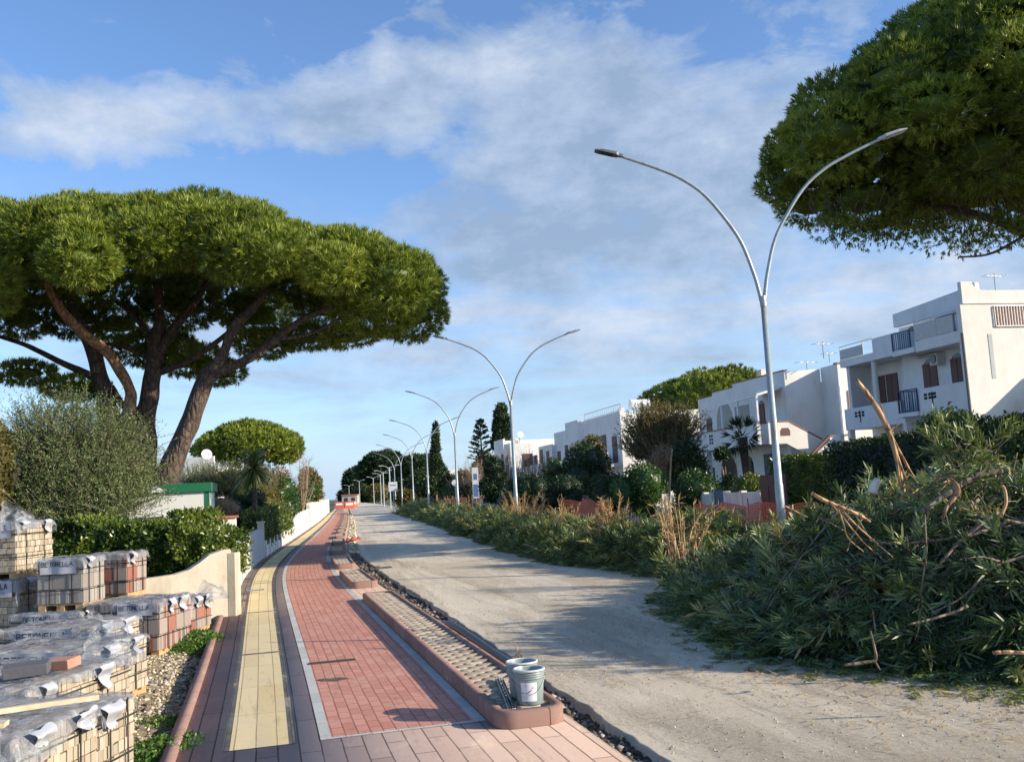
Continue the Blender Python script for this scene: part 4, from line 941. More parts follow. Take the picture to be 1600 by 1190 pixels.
# H1: the big white house at the right edge
H = House(1512, 600, 37, 'big three-storey white house with curved parapets and blue railings at the right edge')
Z = .1
H.box('wall', 'shaded_white_plaster', 1.25, 9, 0.2, 5.6, 0, 8.1)                              # near block set back behind its balconies
b = slope_prism_x([(0, 0), (16, 0), (16, 8.05), (3, 8.05), (0, 8.05)], -.05, .2); b.build('side_wall', M['white_plaster'], H.rt)
H.box('parapet', 'white_plaster', 0.1, 16, -.09, .22, 8.053, 8.12)
cv = [(.15, 8.123), (.15, 8.95), (.65, 8.95)] + [(.65 + .55 * (1 - math.cos(t)), 8.95 - .35 * math.sin(t)) for t in np.linspace(.1, 1.57, 7)] + [(16, 8.62), (16, 8.123)]
slope_prism_x(cv, -.03, .17).build('parapet', M['white_plaster'], H.rt)
cv = [(.23, 8.103), (.23, 8.98), (.6, 8.98)] + [(.6 + .5 * (1 - math.cos(t)), 8.98 - .12 * math.sin(t)) for t in np.linspace(.1, 1.57, 7)] + [(3.2, 8.78), (5.6, 8.70), (5.6, 8.103)]
slope_prism(cv, 1.0, 1.2).build('parapet', M['shaded_white_plaster'], H.rt)
H.box('balcony', 'shaded_white_plaster', 0, 1.25, .203, 2.9, 6.6, 6.85); H.box('balcony_front', 'white_plaster', 0, .1, .203, 2.9, 6.853, 7.05); H.box('glass_screen', 'canvas', .02, .06, .5, 2.85, 7.08, 7.75)
b = MB(); b.bar((.04, .22, 7.82), (.04, 2.9, 7.82), .02); b.bar((.04, 1.5, 7.05), (.04, 1.5, 7.82), .02); b.bar((.04, 2.88, 7.05), (.04, 2.88, 7.82), .02); b.build('railing', M['aerial_metal'], H.rt)
H.win_f(1.9, 2.9, 7.3, 8.02, 1.25, None); H.win_f(4.3, 5.1, 6.95, 8.0, 1.25, 'brown_shutter', True); H.box('lintel', 'canvas', 1.0, 1.24, 1.7, 3.0, 8.05, 8.1)
H.box('balcony', 'shaded_white_plaster', 0, 1.25, .203, 3.05, 3.95, 4.15); H.box('balcony_front', 'shaded_white_plaster', 0, .12, .203, 3.05, 4.153, 5.05)
H.win_f(1.60, 2.40, 4.3, 6.40, 1.25, 'brown_shutter', True); H.win_f(3.3, 4.2, 4.3, 6.45, 1.25, 'brown_shutter', True)
ac = H.box('air_conditioner', 'ac_case', .85, 1.24, 2.72, 3.22, 6.05, 6.55, bevel=.02)
MB().tube([(.845, 2.97, 6.3), (.80, 2.97, 6.3)], .19, 18).build('fan_grille', M['dark_glass'], ac)
H.box('awning_bar', 'canvas', 1.0, 1.24, 3.3, 4.4, 6.52, 6.57)
H.rail(-.05, 3.05, -.05, 4.3, 4.15); H.rail(-.05, 4.3, 1.2, 4.35, 4.15)
H.box('balcony', 'shaded_white_plaster', -.1, 1.25, 3.053, 4.4, 3.98, 4.147)
b = MB()
for k in range(3):
    for j in range(2): b.box(-.008, -.002, 1.9 + k * .28, 2.1 + k * .28, 4.58 + j * .14, 4.69 + j * .14)
b.box(-.008, -.002, 2.1, 2.18, 4.3, 4.85); b.build('pierced_ornament', M['gap_shade'], H.rt)  # dark tabs painted as the shade in the cut-outs
# drainpipe
MB().tube([(-.08, -.09, 0), (-.08, -.09, 6.9)], .06, 10).build('drainpipe', M['lamp_head_metal'], H.rt)
# side wall features
H.box('slit_window', 'grey_gate', 1.1, 1.28, -.064, -.052, 5.1, 6.85)
H.box('opening', 'brick_coping', 1.5, 6, -.062, -.052, 7.15, 7.95)
b = MB()
for k in range(34): b.bar((1.5 + k * .13, -.10, 7.15), (1.5 + k * .13, -.10, 7.95), .016)
b.bar((1.5, -.10, 7.15), (6, -.10, 7.15), .02); b.bar((1.5, -.10, 7.95), (6, -.10, 7.95), .02); b.build('railing', M['white_metal'], H.rt)
cv = [(.6, 0), (.6, 3.2), (1.2, 3.55), (2.0, 4.25), (2.9, 4.75), (4.5, 5.9), (7, 7), (7, 0)]
slope_prism_x(cv, -1.2, -1.08).build('stair_wall', M['white_plaster'], H.rt)
cv = [(.9, 0), (.9, 2.8), (4.4, 5.0), (7, 6.2), (7, 0)]; slope_prism_x(cv, -1.08, -.06).build('stair', M['white_plaster'], H.rt)
# far block
H.box('wall', 'shaded_white_plaster', 1.7, 4.4, 5.603, 9.0, 0, 6.745)
H.box('wall', 'shaded_white_plaster', .6, 1.697, 8.75, 8.98, 3.955, 6.75)
H.box('roof_terrace', 'shaded_white_plaster', .3, 4.5, 4.403, 9.0, 6.753, 6.95); H.box('parapet', 'shaded_white_plaster', .3, .45, 4.45, 6.3, 6.953, 7.72); H.box('parapet', 'shaded_white_plaster', .45, 5, 4.403, 4.55, 6.953, 7.72)
H.box('parapet', 'white_plaster', .3, .4, 6.3, 9.0, 6.953, 7.1); H.box('glass_screen', 'canvas', .32, .36, 7.1, 8.95, 7.12, 7.6)
b = MB(); b.bar((.34, 6.3, 7.75), (.34, 9.0, 7.75), .02); b.bar((.34, 7.1, 7.1), (.34, 7.1, 7.75), .02); b.bar((.34, 8.97, 7.1), (.34, 8.97, 7.75), .02); b.build('railing', M['aerial_metal'], H.rt)
H.rail(.0, 3.2, .0, 4.4, 6.85, .75); H.box('balcony', 'shaded_white_plaster', -.05, 1.6, 2.903, 4.399, 6.62, 6.84)
H.win_f(6.65, 7.5, 4.0, 6.2, 1.7, 'brown_shutter'); H.win_f(7.62, 8.45, 4.0, 6.2, 1.7, 'brown_shutter')
H.box('balcony', 'shaded_white_plaster', .3, 1.7, 4.45, 9.0, 3.75, 3.95); H.box('balcony_front', 'shaded_white_plaster', .3, .42, 4.6, 9.0, 3.953, 4.75)
b = MB()
for k in range(3):
    for j in range(2): b.box(.292, .298, 7.4 + k * .28, 7.6 + k * .28, 4.3 + j * .14, 4.41 + j * .14)
b.box(.292, .298, 7.7, 7.78, 4.05, 4.6); b.build('pierced_ornament', M['gap_shade'], H.rt)  # solid dark tabs, hole shade given by their colour
MB().tube([(.5, 6.6, 3.95), (.5, 6.6, 6.75)], .12, 12).build('column', M['white_plaster'], H.rt)
for y_ in (4.6, 8.85): H.box('pillar', 'shaded_white_plaster', .35, .6, y_ - .12, y_ + .12, 0, 3.75)
H.box('garage_shade_panel', 'gap_shade', 1.66, 1.69, 6.4, 8.8, 0, 3.2); H.box('stored_panel', 'cream_plaster', 1.58, 1.64, 6.5, 7.4, .2, 2.9)  # flat dark panel on the wall, painted as the shaded garage inside
cv = [(8.9, 0), (8.9, 3.6)] + [(8.9 + 1.5 * math.sin(t), 3.6 - 1.3 * (1 - math.cos(t))) for t in np.linspace(.2, 1.5, 6)] + [(12.4, 2.2), (12.4, 0)]
slope_prism(cv, -.1, .1).build('garden_screen', M['shaded_white_plaster'], H.rt)
# step ladder inside the carport
lx = H.rt
b = MB()
for sx in (0, .5):
    b.bar((1.0, 6.5 + sx, .2), (1.15, 6.6 + sx * .6, 3.3), .03)
for k in range(7): b.bar((1.02 + .02 * k, 6.52 + .01 * k, .5 + .4 * k), (1.02 + .02 * k, 6.98 - .02 * k, .5 + .4 * k), .02)
o = b.build('step_ladder', M['white_metal']); o.matrix_world = Matrix.Translation(H.rt.location) @ Matrix.Rotation(H.rt.rotation_euler.z, 4, 'Z'); tag(o, 'white step ladder standing in the open ground floor of the big white house', 'ladder')
def aerial(px, py, Y, zb, lb, arms=5, wd=.9, par=None):
    c = W(px, py, Y); rt = empty('roof_aerial', (c[0], Y, zb), lb, 'aerial', 'television aerials on the roofs', rz=.4); h_ = c[2] - zb
    MB().tube([(0, 0, 0), (0, 0, h_ + .1)], .022, 6).build('mast', M['aerial_metal'], rt)
    b = MB(); b.bar((-wd / 2, 0, h_), (wd / 2, 0, h_), .02)
    for k in range(arms): b.bar((-wd / 2 + wd * k / (arms - 1), -.28, h_), (-wd / 2 + wd * k / (arms - 1), .28, h_), .012)
    b.build('antenna', M['white_metal'], rt)
aerial(1553, 431, 39, 8.4, 'television aerial on the big white house, rightmost'); aerial(1285, 537, 46, 7.2, 'topmost aerial over the roof between the two big houses', 4); aerial(1260, 566, 50, 7.1, 'lower pale aerial left of the topmost one', 4, 1.1); aerial(1295, 552, 48, 7.2, 'thin aerial nearest the big white house', 3, .6)

# H2
H = House(1200, 640, 50, 'two-storey white house with outside stair and brown copings behind the palm')
H.box('wall', 'white_plaster', 1.1, 9, 0, 11, 0, 6.6)
H.box('wall', 'white_plaster', 3.25, 8, -1.6, 0, 0, 7.35)
cv = [(1.1, 6.603), (1.1, 7.2), (3.2, 7.3), (3.2, 6.603)]; slope_prism_x(cv, 0, .16).build('parapet', M['white_plaster'], H.rt)
for (y0, y1, zt) in ((0, 6.0, 7.25), (6.003, 8.9, 7.05), (8.903, 11, 6.85)):
    H.box('parapet', 'white_plaster', 1.1, 1.28, y0 + (.163 if y0 == 0 else 0), y1, 6.603, zt); H.box('coping', 'brick_coping', 1.06, 1.32, y0, y1, zt + .003, zt + .06)
H.box('coping', 'brick_coping', 3.2, 8.05, -1.65, -1.3, 7.353, 7.42)
H.box('chimney', 'cream_plaster', 1.5, 1.9, 3.2, 3.7, 6.6, 7.75); H.box('chimney', 'cream_plaster', 1.5, 1.9, 6.4, 6.9, 6.6, 7.35)
H.box('balcony', 'white_plaster', -.6, 1.1, .2, 9.4, 3.45, 3.65); H.box('balcony_front', 'white_plaster', -.6, -.48, .2, 9.4, 3.653, 4.5); H.box('coping', 'brick_coping', -.64, -.44, .2, 9.4, 4.503, 4.56)
H.box('balcony_side', 'white_plaster', -.478, 1.6, .2, .32, 3.653, 4.5)
for y_ in (2.2, 5.6, 7.3):
    b = MB()
    for k in range(2):
        for j in range(3): b.box(-.612, -.603, y_ + k * .28, y_ + .2 + k * .28, 3.8 + j * .2, 3.93 + j * .2)
    b.build('pierced_ornament', M['gap_shade'], H.rt)  # raised near-black tabs painted as shaded holes
H.win_f(6.3, 8.5, 3.7, 6.3, 1.1, None, True); H.win_f(4.2, 6.0, 3.7, 5.9, 1.1, None); H.win_f(2.4, 3.1, 3.8, 5.95, 1.1, 'brown_shutter', True); H.win_f(9.2, 9.9, 3.8, 5.7, 1.1, 'brown_shutter', True)
b = MB(); b.bar((-.4, .4, 6.05), (-.4, 4.6, 5.95), .05); b.bar((1.05, .4, 6.4), (-.4, .4, 6.05), .05); b.bar((1.05, 2.5, 6.3), (-.4, 2.5, 6.0), .04); b.bar((1.05, 4.6, 6.3), (-.4, 4.6, 5.95), .04)
for y_ in (.4, 2.6, 4.6): b.bar((-.4, y_, 4.5), (-.4, y_, 6.0), .05)
b.build('awning_frame', M['white_metal'], H.rt)
b = MB(); b.add([(1.05, .4, 6.42), (-.4, .4, 6.12), (-.4, 2.5, 6.08), (1.05, 2.5, 6.38), (1.05, .4, 6.45), (-.4, .4, 6.15), (-.4, 2.5, 6.11), (1.05, 2.5, 6.41)], [(0, 3, 2, 1), (4, 5, 6, 7), (0, 1, 5, 4), (1, 2, 6, 5), (2, 3, 7, 6), (3, 0, 4, 7)]); b.build('awning', M['canvas'], H.rt)
H.win_f(6.3, 8.4, .3, 3.2, 1.1, None, True); H.win_f(4.2, 5.4, .3, 3.0, 1.1, None, True); H.win_f(2.0, 2.9, .3, 3.0, 1.1, 'blue_iron'); H.win_f(9.3, 10, 1, 2.5, 1.1, None)
H.win_s(3.7, 4.6, 4.6, 5.95, -1.6); H.box('pillar', 'white_plaster', -.5, -.2, 2.2, 2.5, 0, 3.45); H.box('pillar', 'white_plaster', -.5, -.2, 6.8, 7.1, 0, 3.45)
cv = [(-.55, 3.4), (.4, 3.4), (2.6, 2.2), (2.6, 3.5), (2.4, 3.5), (.6, 4.5), (-.55, 4.5)]; slope_prism_x(cv, -.9, -.78).build('stair_wall', M['white_plaster'], H.rt)
cv = [(-.60, 4.503), (.62, 4.503), (2.45, 3.503), (2.45, 3.57), (.63, 4.57), (-.60, 4.57)]; slope_prism_x(cv, -.92, -.76).build('coping', M['brick_coping'], H.rt)
cv = [(-.1, 1.7), (2.3, 3.4), (2.3, 3.6), (3.6, 3.65), (3.6, 0), (-.1, 0)]; slope_prism_x(cv, -1.85, -1.7).build('stair_wall', M['white_plaster'], H.rt)
cv = [(-.1, 1.703), (2.3, 3.603), (3.65, 3.653), (3.65, 3.72), (2.3, 3.68), (-.1, 1.78)]; slope_prism_x(cv, -1.9, -1.66).build('coping', M['brick_coping'], H.rt)
cv = [(2.9, 2.5), (2.9, 2.75), (3.05, 2.9), (3.35, 2.9), (3.5, 2.75), (3.5, 2.5)]; slope_prism_x(cv, -1.862, -1.853).build('pierced_ornament', M['brown_shutter'], H.rt)
cv = [(.1, 3.8), (.1, 4.05), (.2, 4.2), (.55, 4.2), (.65, 4.05), (.65, 3.8)]; slope_prism_x(cv, -.912, -.903).build('pierced_ornament', M['brown_shutter'], H.rt)
MB().tube([(3.2, -1.66, 3), (3.2, -1.66, 6.2)], .09, 8).build('drainpipe', M['white_metal'], H.rt)

# houses farther along
def row_house(px, py, Y, w_, L, h_, label, wins, mt='white_plaster', tank=False, h=-.22, steps=None):
    H = House(px, py, Y, label, h=h); H.box('wall', mt, 0, w_, 0, L, 0, h_)
    for (y0, y1, zt) in (steps or [(0, L, .5)]):
        H.box('parapet', mt, .0, .2, y0, y1, h_ + .003, h_ + zt); H.box('parapet', mt, .203, w_, y0, y0 + .2, h_ + .003, h_ + zt * .8)
    H.box('balcony', mt, -1.0, -.003, .3, L - .3, 3.0, 3.2); H.box('balcony_front', mt, -1.0, -.9, .3, L - .3, 3.203, 4.0)
    for (y0, y1, z0, z1, ar) in wins: H.win_f(y0, y1, z0, z1, 0, 'brown_shutter', ar)
    for x0 in np.arange(1.2, w_ - 1.5, 2.6): H.win_s(x0, x0 + 1.0, 3.9, 5.2, 0, 'brown_shutter')
    H.box('chimney', 'cream_plaster', 1.2, 1.6, L * .4, L * .4 + .5, h_, h_ + 1.0)
    if tank:
        MB().tube([(1.2, 1.2, h_ + 1.0), (2.6, 1.2, h_ + 1.0)], .35, 14).build('water_tank', M['white_metal'], H.rt); H.rail(.1, .1, .1, L - .2, h_ + .5, .5, 'aerial_metal', .5)
    return H
W5 = [(1, 2, 3.3, 5.4, True), (3.4, 4.4, 3.3, 5.4, False), (6, 7, 3.5, 5, False), (1.5, 3, .3, 2.4, False)]
row_house(972, 700, 66, 8, 9, 6.3, 'white house with a water tank and brown awning behind the tall loose tree', W5, tank=True)
row_house(905, 700, 80, 5.5, 8, 6.4, 'long low white house left of the one with the water tank', W5, steps=[(0, 4, .9), (4.1, 8, .3)])
H5 = row_house(862, 700, 87, 3, 5, 5.2, 'small white house with a tall chimney pipe next to the far lamp', W5)
row_house(797, 700, 93, 5.6, 8, 5.9, 'white house with curved parapet behind the second lamp', W5, steps=[(0, 3, .4), (3.2, 8, 1.0)])
row_house(700, 740, 150, 5, 6, 4.2, 'tiny far white house right of the narrow cypress', [(1, 2, 2, 3.5, False)], steps=[(0, 2.5, 1.5), (2.6, 6, .4)])
row_house(664, 745, 175, 5, 6, 4.2, 'tiny far cream house left of the narrow cypress', [(1, 2, 2, 3.5, False)], mt='cream_plaster')
def dish(px, py, Y, lb, r_=.5):
    c = W(px, py, Y); rt = empty('satellite_dish', tuple(c), lb, 'satellite dish', rz=.5)
    b = MB(); b.lathe([(0, .0), (r_ * .5, .05), (r_ * .85, .14), (r_, .2), (r_ - .02, .21), (r_ * .5, .08), (0, .03)], seg=18); o = b.build('dish', M['white_metal'], rt, smooth=True); o.rotation_euler = (R(75), 0, 0)
    MB().tube([(0, .05, 0), (0, .05, -.9)], .04, 6).build('mast', M['aerial_metal'], rt)
dish(812, 680, 93.5, 'satellite dish on the roof of the white house behind the second lamp', .32); dish(322, 711, 59.5, 'big round dish on the white house between the pine trunk and the far pine', .33)

# left side houses
def left_house(px0, px1, pt, Y, label, hh=None, mt='white_plaster', tail=True):
    a = W(px0, pt, Y); c = W(px1, pt, Y); wd = c[0] - a[0]; zt = c[2]
    rt = empty('house', (a[0], Y, -.1), label, 'house', 'white houses beyond the gardens on the left')
    MB().box(0, wd, 0, 7, 0, zt - .55).build('wall', M[mt], rt)
    cv = [(0, zt - .547), (0, zt - .15)] + [(wd * k / 8, zt - .15 + .25 * max(0, math.sin(k / 8 * 3.1 - .4)) * (k > 3)) for k in range(1, 8)] + [(wd - .6, zt + .1), (wd, zt + .1), (wd, zt - .547)]
    slope_prism_x(cv, 0, .2).build('parapet', M[mt], rt); MB().box(-.05, wd * .4, -.06, -.003, zt - .9, zt - .7).build('coping', M['red_tile'], rt)
    for k in range(3):
        f = MB().box(wd * (.15 + .28 * k), wd * (.15 + .28 * k) + .9, -.02, .05, 1.6, 2.9).build('window', M['dark_glass'], rt); MB().box(wd * (.15 + .28 * k) - .06, wd * (.15 + .28 * k) + .96, -.05, -.003, 1.5, 1.595).build('sill', M[mt], f)
left_house(232, 334, 712, 60, 'white house seen between the trunks of the big umbrella pine and the far pine')
left_house(-60, 62, 672, 33, 'white house half hidden behind the olive shrub at the left edge')

# ================================================================== VEGETATION
def unit(v): return v / np.maximum(np.linalg.norm(v, axis=-1, keepdims=True), 1e-9)
def rdir(n): return unit(RNG.normal(size=(n, 3)))
def leaf_quads(P, D, L, Wd, tint, N=None, fold=.0):
    n = len(P); 
    if N is None: N = rdir(n)
    S = unit(np.cross(D, N)); L = np.broadcast_to(L, (n,))[:, None]; Wd = np.broadcast_to(Wd, (n,))[:, None]
    V = np.empty((n, 4, 3)); V[:, 0] = P; m = P + D * L * .45; V[:, 1] = m + S * Wd / 2; V[:, 2] = P + D * L; V[:, 3] = m - S * Wd / 2
    Fq = np.arange(4 * n).reshape(n, 4); return V.reshape(-1, 3), Fq, np.repeat(np.broadcast_to(tint, (n,)), 4)
def lump(c, r, seg=10, amp=.18, rot=0.):
    th = np.linspace(0, np.pi, seg // 2 + 2); ph = np.linspace(0, 2 * np.pi, seg, endpoint=False); V = []; n = len(ph)
    for t in th:
        for p in ph:
            d = np.array([math.sin(t) * math.cos(p), math.sin(t) * math.sin(p), math.cos(t)]); q = 1 + amp * mnoise.noise(Vector((d * 2 + np.array(c) * .7).tolist()))
            V.append(np.array(c) + d * np.array(r) * q)
    Fq = [(i * n + k, (i + 1) * n + k, (i + 1) * n + (k + 1) % n, i * n + (k + 1) % n) for i in range(len(th) - 1) for k in range(n)]
    return np.array(V), np.array(Fq)
class Acc:
    def __init__(s): s.V = []; s.F = []; s.T = []; s.n = 0
    def add(s, V, Fq, T):
        s.V.append(np.asarray(V)); s.F.append(np.asarray(Fq) + s.n); s.T.append(np.broadcast_to(T, (len(V),))); s.n += len(V)
    def build(s, name, m_, parent=None, origin=(0, 0, 0)):
        o = link(name, np_mesh(name, np.concatenate(s.V) - np.array(origin), np.concatenate(s.F), np.concatenate(s.T)), m_, parent); return o
def surf_points(blobs, n, lo=.82, hi=1.06, zmin=-.4, keep=.84):
    B = np.array([b[0] for b in blobs], float); Rr = np.array([b[1] for b in blobs], float); A = (Rr[:, 0] * Rr[:, 1] + Rr[:, 0] * Rr[:, 2] + Rr[:, 1] * Rr[:, 2])
    idx = RNG.choice(len(B), size=int(n * 1.8), p=A / A.sum()); d = rdir(len(idx)); rr = RNG.uniform(lo, hi, len(idx))[:, None]
    P = B[idx] + d * Rr[idx] * rr; nrm = unit(d / Rr[idx]); ok = nrm[:, 2] > zmin
    for k in range(len(B)):
        q = (((P - B[k]) / Rr[k]) ** 2).sum(1); ok &= (q > keep ** 2) | (idx == k)
    P, nrm, idx = P[ok][:n], nrm[ok][:n], idx[ok][:n]; return P, nrm, idx
def blob_tints(nb, spread=.5): return np.clip(RNG.normal(.5, spread * .35, nb), .1, .9)

def add_tufts(acc, P, N, needles, L, wd, upbias=.6, tint0=None, spread=.75):
    n = len(P); tint0 = (tint0 if tint0 is not None else .5) + RNG.normal(scale=.20, size=n); ax = unit(N * .8 + np.array([0, 0, upbias]) + RNG.normal(scale=.25, size=(n, 3)))
    for k in range(needles):
        D = unit(ax + RNG.normal(scale=spread * .55, size=(n, 3))); tt = tint0 + RNG.uniform(-.10, .10, n)
        acc.add(*leaf_quads(P + D * .0, D, L * RNG.uniform(.75, 1.15, n), wd, np.clip(tt, 0, 1)))
def umbrella_crown(c, rx, ry, H_, n, br, tuft_n, needles, L, wd, seed, tilt=(0, 0), low=0, cores=.80, base_drop=0.):
    """an umbrella pine crown: clumps spread over a shallow dome"""
    rg = np.random.default_rng(seed); blobs = []
    for k in range(n):
        rho = math.sqrt((k + .5) / n); th = k * 2.39996 + rg.uniform(-.2, .2); rho = min(1, rho * rg.uniform(.93, 1.05))
        z = H_ * (1 - rho ** 2.3) + rg.uniform(-.12, .12) * br; r_ = br * rg.uniform(.8, 1.25) * (1.0 - .12 * rho)
        x = c[0] + rx * rho * math.cos(th); y = c[1] + ry * rho * math.sin(th)
        blobs.append(((x, y, c[2] + z + tilt[0] * (x - c[0]) + tilt[1] * (y - c[1])), (r_, r_, r_ * .68)))
    return blobs
def pine(name, label, base, blobs, tuft_n, needles, L, wd, limbs, mat_leaf='pine_needles', cores=.8, group='umbrella pines', under=0, barkm='pine_bark', lcat='umbrella pine'):
    root = empty(name, base, label, lcat, group); bt = blob_tints(len(blobs), .35); acc = Acc()
    P, N, idx = surf_points(blobs, tuft_n, .78, 1.04, -1.0, .80)
    add_tufts(acc, P, N, needles, L, wd, .55, bt[idx])
    for i, (b_, r_) in enumerate(blobs):
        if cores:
            V, Fq = lump(b_, np.array(r_) * cores * np.array([.92, .92, .72]), 10, .3); acc.add(V, Fq, np.clip(bt[i] * .5 + RNG.uniform(-.1, .1, len(V)), 0, 1))  # solid lump added in each clump to block light, tinted dark like inner shade
    if under:
        c = np.array([b[0] for b in blobs]); k = RNG.integers(0, len(c), under); Pn = c[k] + np.column_stack([RNG.uniform(-.5, .5, under), RNG.uniform(-.5, .5, under), -RNG.uniform(.3, .85, under) * np.array([b[1][2] for b in blobs])[k] * 1.1])
        add_tufts(acc, Pn, rdir(under) * np.array([1, 1, .4]), max(4, needles - 3), L * .9, wd, .2, .35)
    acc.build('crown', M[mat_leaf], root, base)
    tr = MB(); ob = MB()
    for pts, rad, kind in limbs:
        P_ = smooth_path([(p[0] - base[0], p[1] - base[1], p[2] - base[2]) for p in pts], 6); rr = np.interp(np.linspace(0, 1, len(P_)), np.linspace(0, 1, len(rad)), rad)
        (ob if kind else tr).tube(P_, list(rr), 12 if max(rad) > .1 else 6, .28)
    if tr.v: tr.build('trunk', M[barkm], root, smooth=True)
    if ob.v: ob.build('limb', M['orange_bark'], root, smooth=True)
    return root

# the big umbrella pine left
def wl(Y, *pts): return [tuple(W(px, py, Y + (d[0] if d else 0))) for px, py, *d in pts]
bl = umbrella_crown((-10.7, 26.6, 7.42), 8.5, 5.6, 2.2, 84, 1.18, 0, 0, 0, 0, 5, tilt=(-.030, .075))
bl = [(((c[0], c[1] + .8, c[2] + .45) if (-11.8 < c[0] < -6.2 and c[1] < 24.5 and c[2] < 8.3) else c), r_) for c, r_ in bl]
bl += [((-15.2, 23.6, 7.3), (1.5, 1.5, .95)), ((-13.2, 22.4, 7.35), (1.5, 1.4, 1.05)), ((-16.4, 22.6, 6.6), (1.4, 1.4, .9)), ((-3.6, 26, 7.0), (1.3, 1.4, .85)), ((-2.9, 27.5, 6.95), (1.1, 1.2, .75))]
low = [((-12.6, 27.5, 5.35), (.9, .9, .32)), ((-13.9, 27.2, 5.8), (.8, .8, .3)), ((-9.6, 28.4, 6.1), (1.1, .8, .45)), ((-8.7, 28.6, 5.7), (.7, .7, .35)), ((-4.6, 27.2, 6.3), (.8, .6, .25)), ((-6.0, 28, 6.5), (.9, .7, .3)), ((-10.8, 29, 6.6), (1.3, 1.0, .5)), ((-7.4, 28.6, 6.5), (.9, .9, .4))]
L1 = [
 (wl(27, (215, 830), (200, 740), (182, 690), (175, 667), (164, 623), (151, 566), (131, 514), (110, 470)), [.55, .5, .42, .38, .30, .24, .18, .12], 0),
 (wl(26.6, (192, 700), (200, 660), (203, 628), (203, 610), (188, 579, -.3), (162, 544, -.8), (127, 518, -1.4), (92, 479, -2), (70, 440, -2.2)), [.28, .26, .20, .17, .17, .17, .16, .13, .1], 1),
 (wl(27, (158, 612), (149, 592), (128, 580), (105, 571), (52, 544), (17, 531), (-20, 520)), [.16, .15, .12, .11, .09, .07, .05], 0),
 (wl(27.4, (230, 830), (226, 759), (227, 697), (230, 640), (238, 584), (243, 540), (250, 500), (245, 440)), [.48, .42, .36, .31, .29, .24, .2, .12], 0),
 (wl(27.4, (243, 584), (262, 577), (297, 562), (337, 535), (372, 505), (400, 470)), [.12, .11, .10, .09, .08, .05], 0),
 (wl(27.4, (244, 560), (271, 514), (306, 470), (330, 430)), [.2, .16, .12, .08], 0),
 (wl(27.4, (232, 560), (188, 540), (153, 535), (120, 510)), [.10, .08, .07, .04], 0),
 (wl(27.2, (173, 605), (192, 632), (214, 642), (228, 655)), [.13, .12, .13, .14], 0),
 (wl(27.6, (243, 540), (215, 500), (180, 470)), [.12, .1, .06], 0),
 (wl(25.2, (238, 830), (258, 754), (280, 702), (302, 645), (324, 588), (333, 578)), [.44, .38, .32, .29, .26, .25], 0),
 (wl(25.2, (324, 588), (350, 549), (363, 514), (394, 483), (420, 450)), [.2, .16, .15, .13, .08], 0),
 (wl(25.2, (330, 583), (341, 582), (385, 562), (424, 535), (472, 500), (516, 479), (560, 455)), [.16, .15, .14, .12, .10, .07, .05], 0),
 (wl(25.2, (436, 528), (460, 527), (494, 518), (538, 492)), [.07, .06, .05, .03], 0),
]
L1 = [(p, [q * .84 for q in r_], k) for p, r_, k in L1]
pine('pine_tree', 'huge umbrella pine with several leaning trunks behind the site hut on the left', (W(235, 790, 27)[0], 27, 0), bl + low, 60000, 11, .20, .021, L1, under=1400, cores=.66)
# the umbrella pine top right
bl = umbrella_crown((16.1, 25.5, 9.9), 8.6, 5.0, 4.6, 92, 1.40, 0, 0, 0, 0, 8, tilt=(.07, 0))
bl += umbrella_crown((16.6, 25.5, 9.6), 7.0, 4.0, .8, 40, 1.25, 0, 0, 0, 0, 18, tilt=(.08, 0))
low = [((10.4, 25.6, 8.2), (1.3, 1, .42)), ((12.4, 25, 7.75), (1.3, 1, .42)), ((14.0, 25, 7.95), (1.2, 1, .42)), ((8.9, 24.6, 8.05), (.75, .6, .32))]
L2 = [([(18.5, 27.6, -.2), (18.4, 27.5, 2), (18.1, 27.2, 4.2), (17.6, 26.8, 6.2), (17.2, 26.4, 8.8)], [.5, .42, .36, .3, .15], 0),
      ([(18.0, 27.1, 4.6), (16.0, 26.4, 7.2), (13.6, 26, 8.4), (11.4, 25.8, 9.0)], [.24, .18, .12, .06], 0), ([(18.1, 27.2, 4.2), (20, 27, 6.6), (22, 27, 9)], [.26, .18, .08], 0),
      ([(14.4, 25, 8.0), (13.0, 25.1, 7.3), (12.0, 25, 7.2)], [.05, .035, .02], 0)]
pine('pine_tree', 'dark umbrella pine filling the top right corner behind the lamp arm', (18.5, 27.6, -.2), bl, 58000, 10, .22, .025, L2, under=0, cores=.64)
# lacy low twigs of that pine are part of its crown
rt2 = [o for o in COL.objects if o.name.startswith('pine_tree') and 'top right' in o.get('label', '')][0]
acc = Acc(); P, N, idx = surf_points(low, 1500, .2, 1.25, -1, 0); add_tufts(acc, P, N, 7, .15, .022, .1, .4); acc.build('lower_foliage', M['pine_needles'], rt2, (18.5, 27.6, -.2))
b = MB()
for k in range(60):
    c = low[k % 4]; p = np.array(c[0]) + RNG.normal(scale=.5, size=3) * np.array([1, 1, .4]); q = np.array([p[0] + RNG.uniform(-.6, .6), p[1] + RNG.uniform(-.5, .5), 8.9]); b.tube([tuple(p - [18.5, 27.6, -.2]), tuple((p + q) / 2 + RNG.normal(scale=.1, size=3) - [18.5, 27.6, -.2]), tuple(q - [18.5, 27.6, -.2])], [.008, .014, .02], 4)
b.build('twigs', M['pine_bark'], rt2)['kind'] = 'stuff'
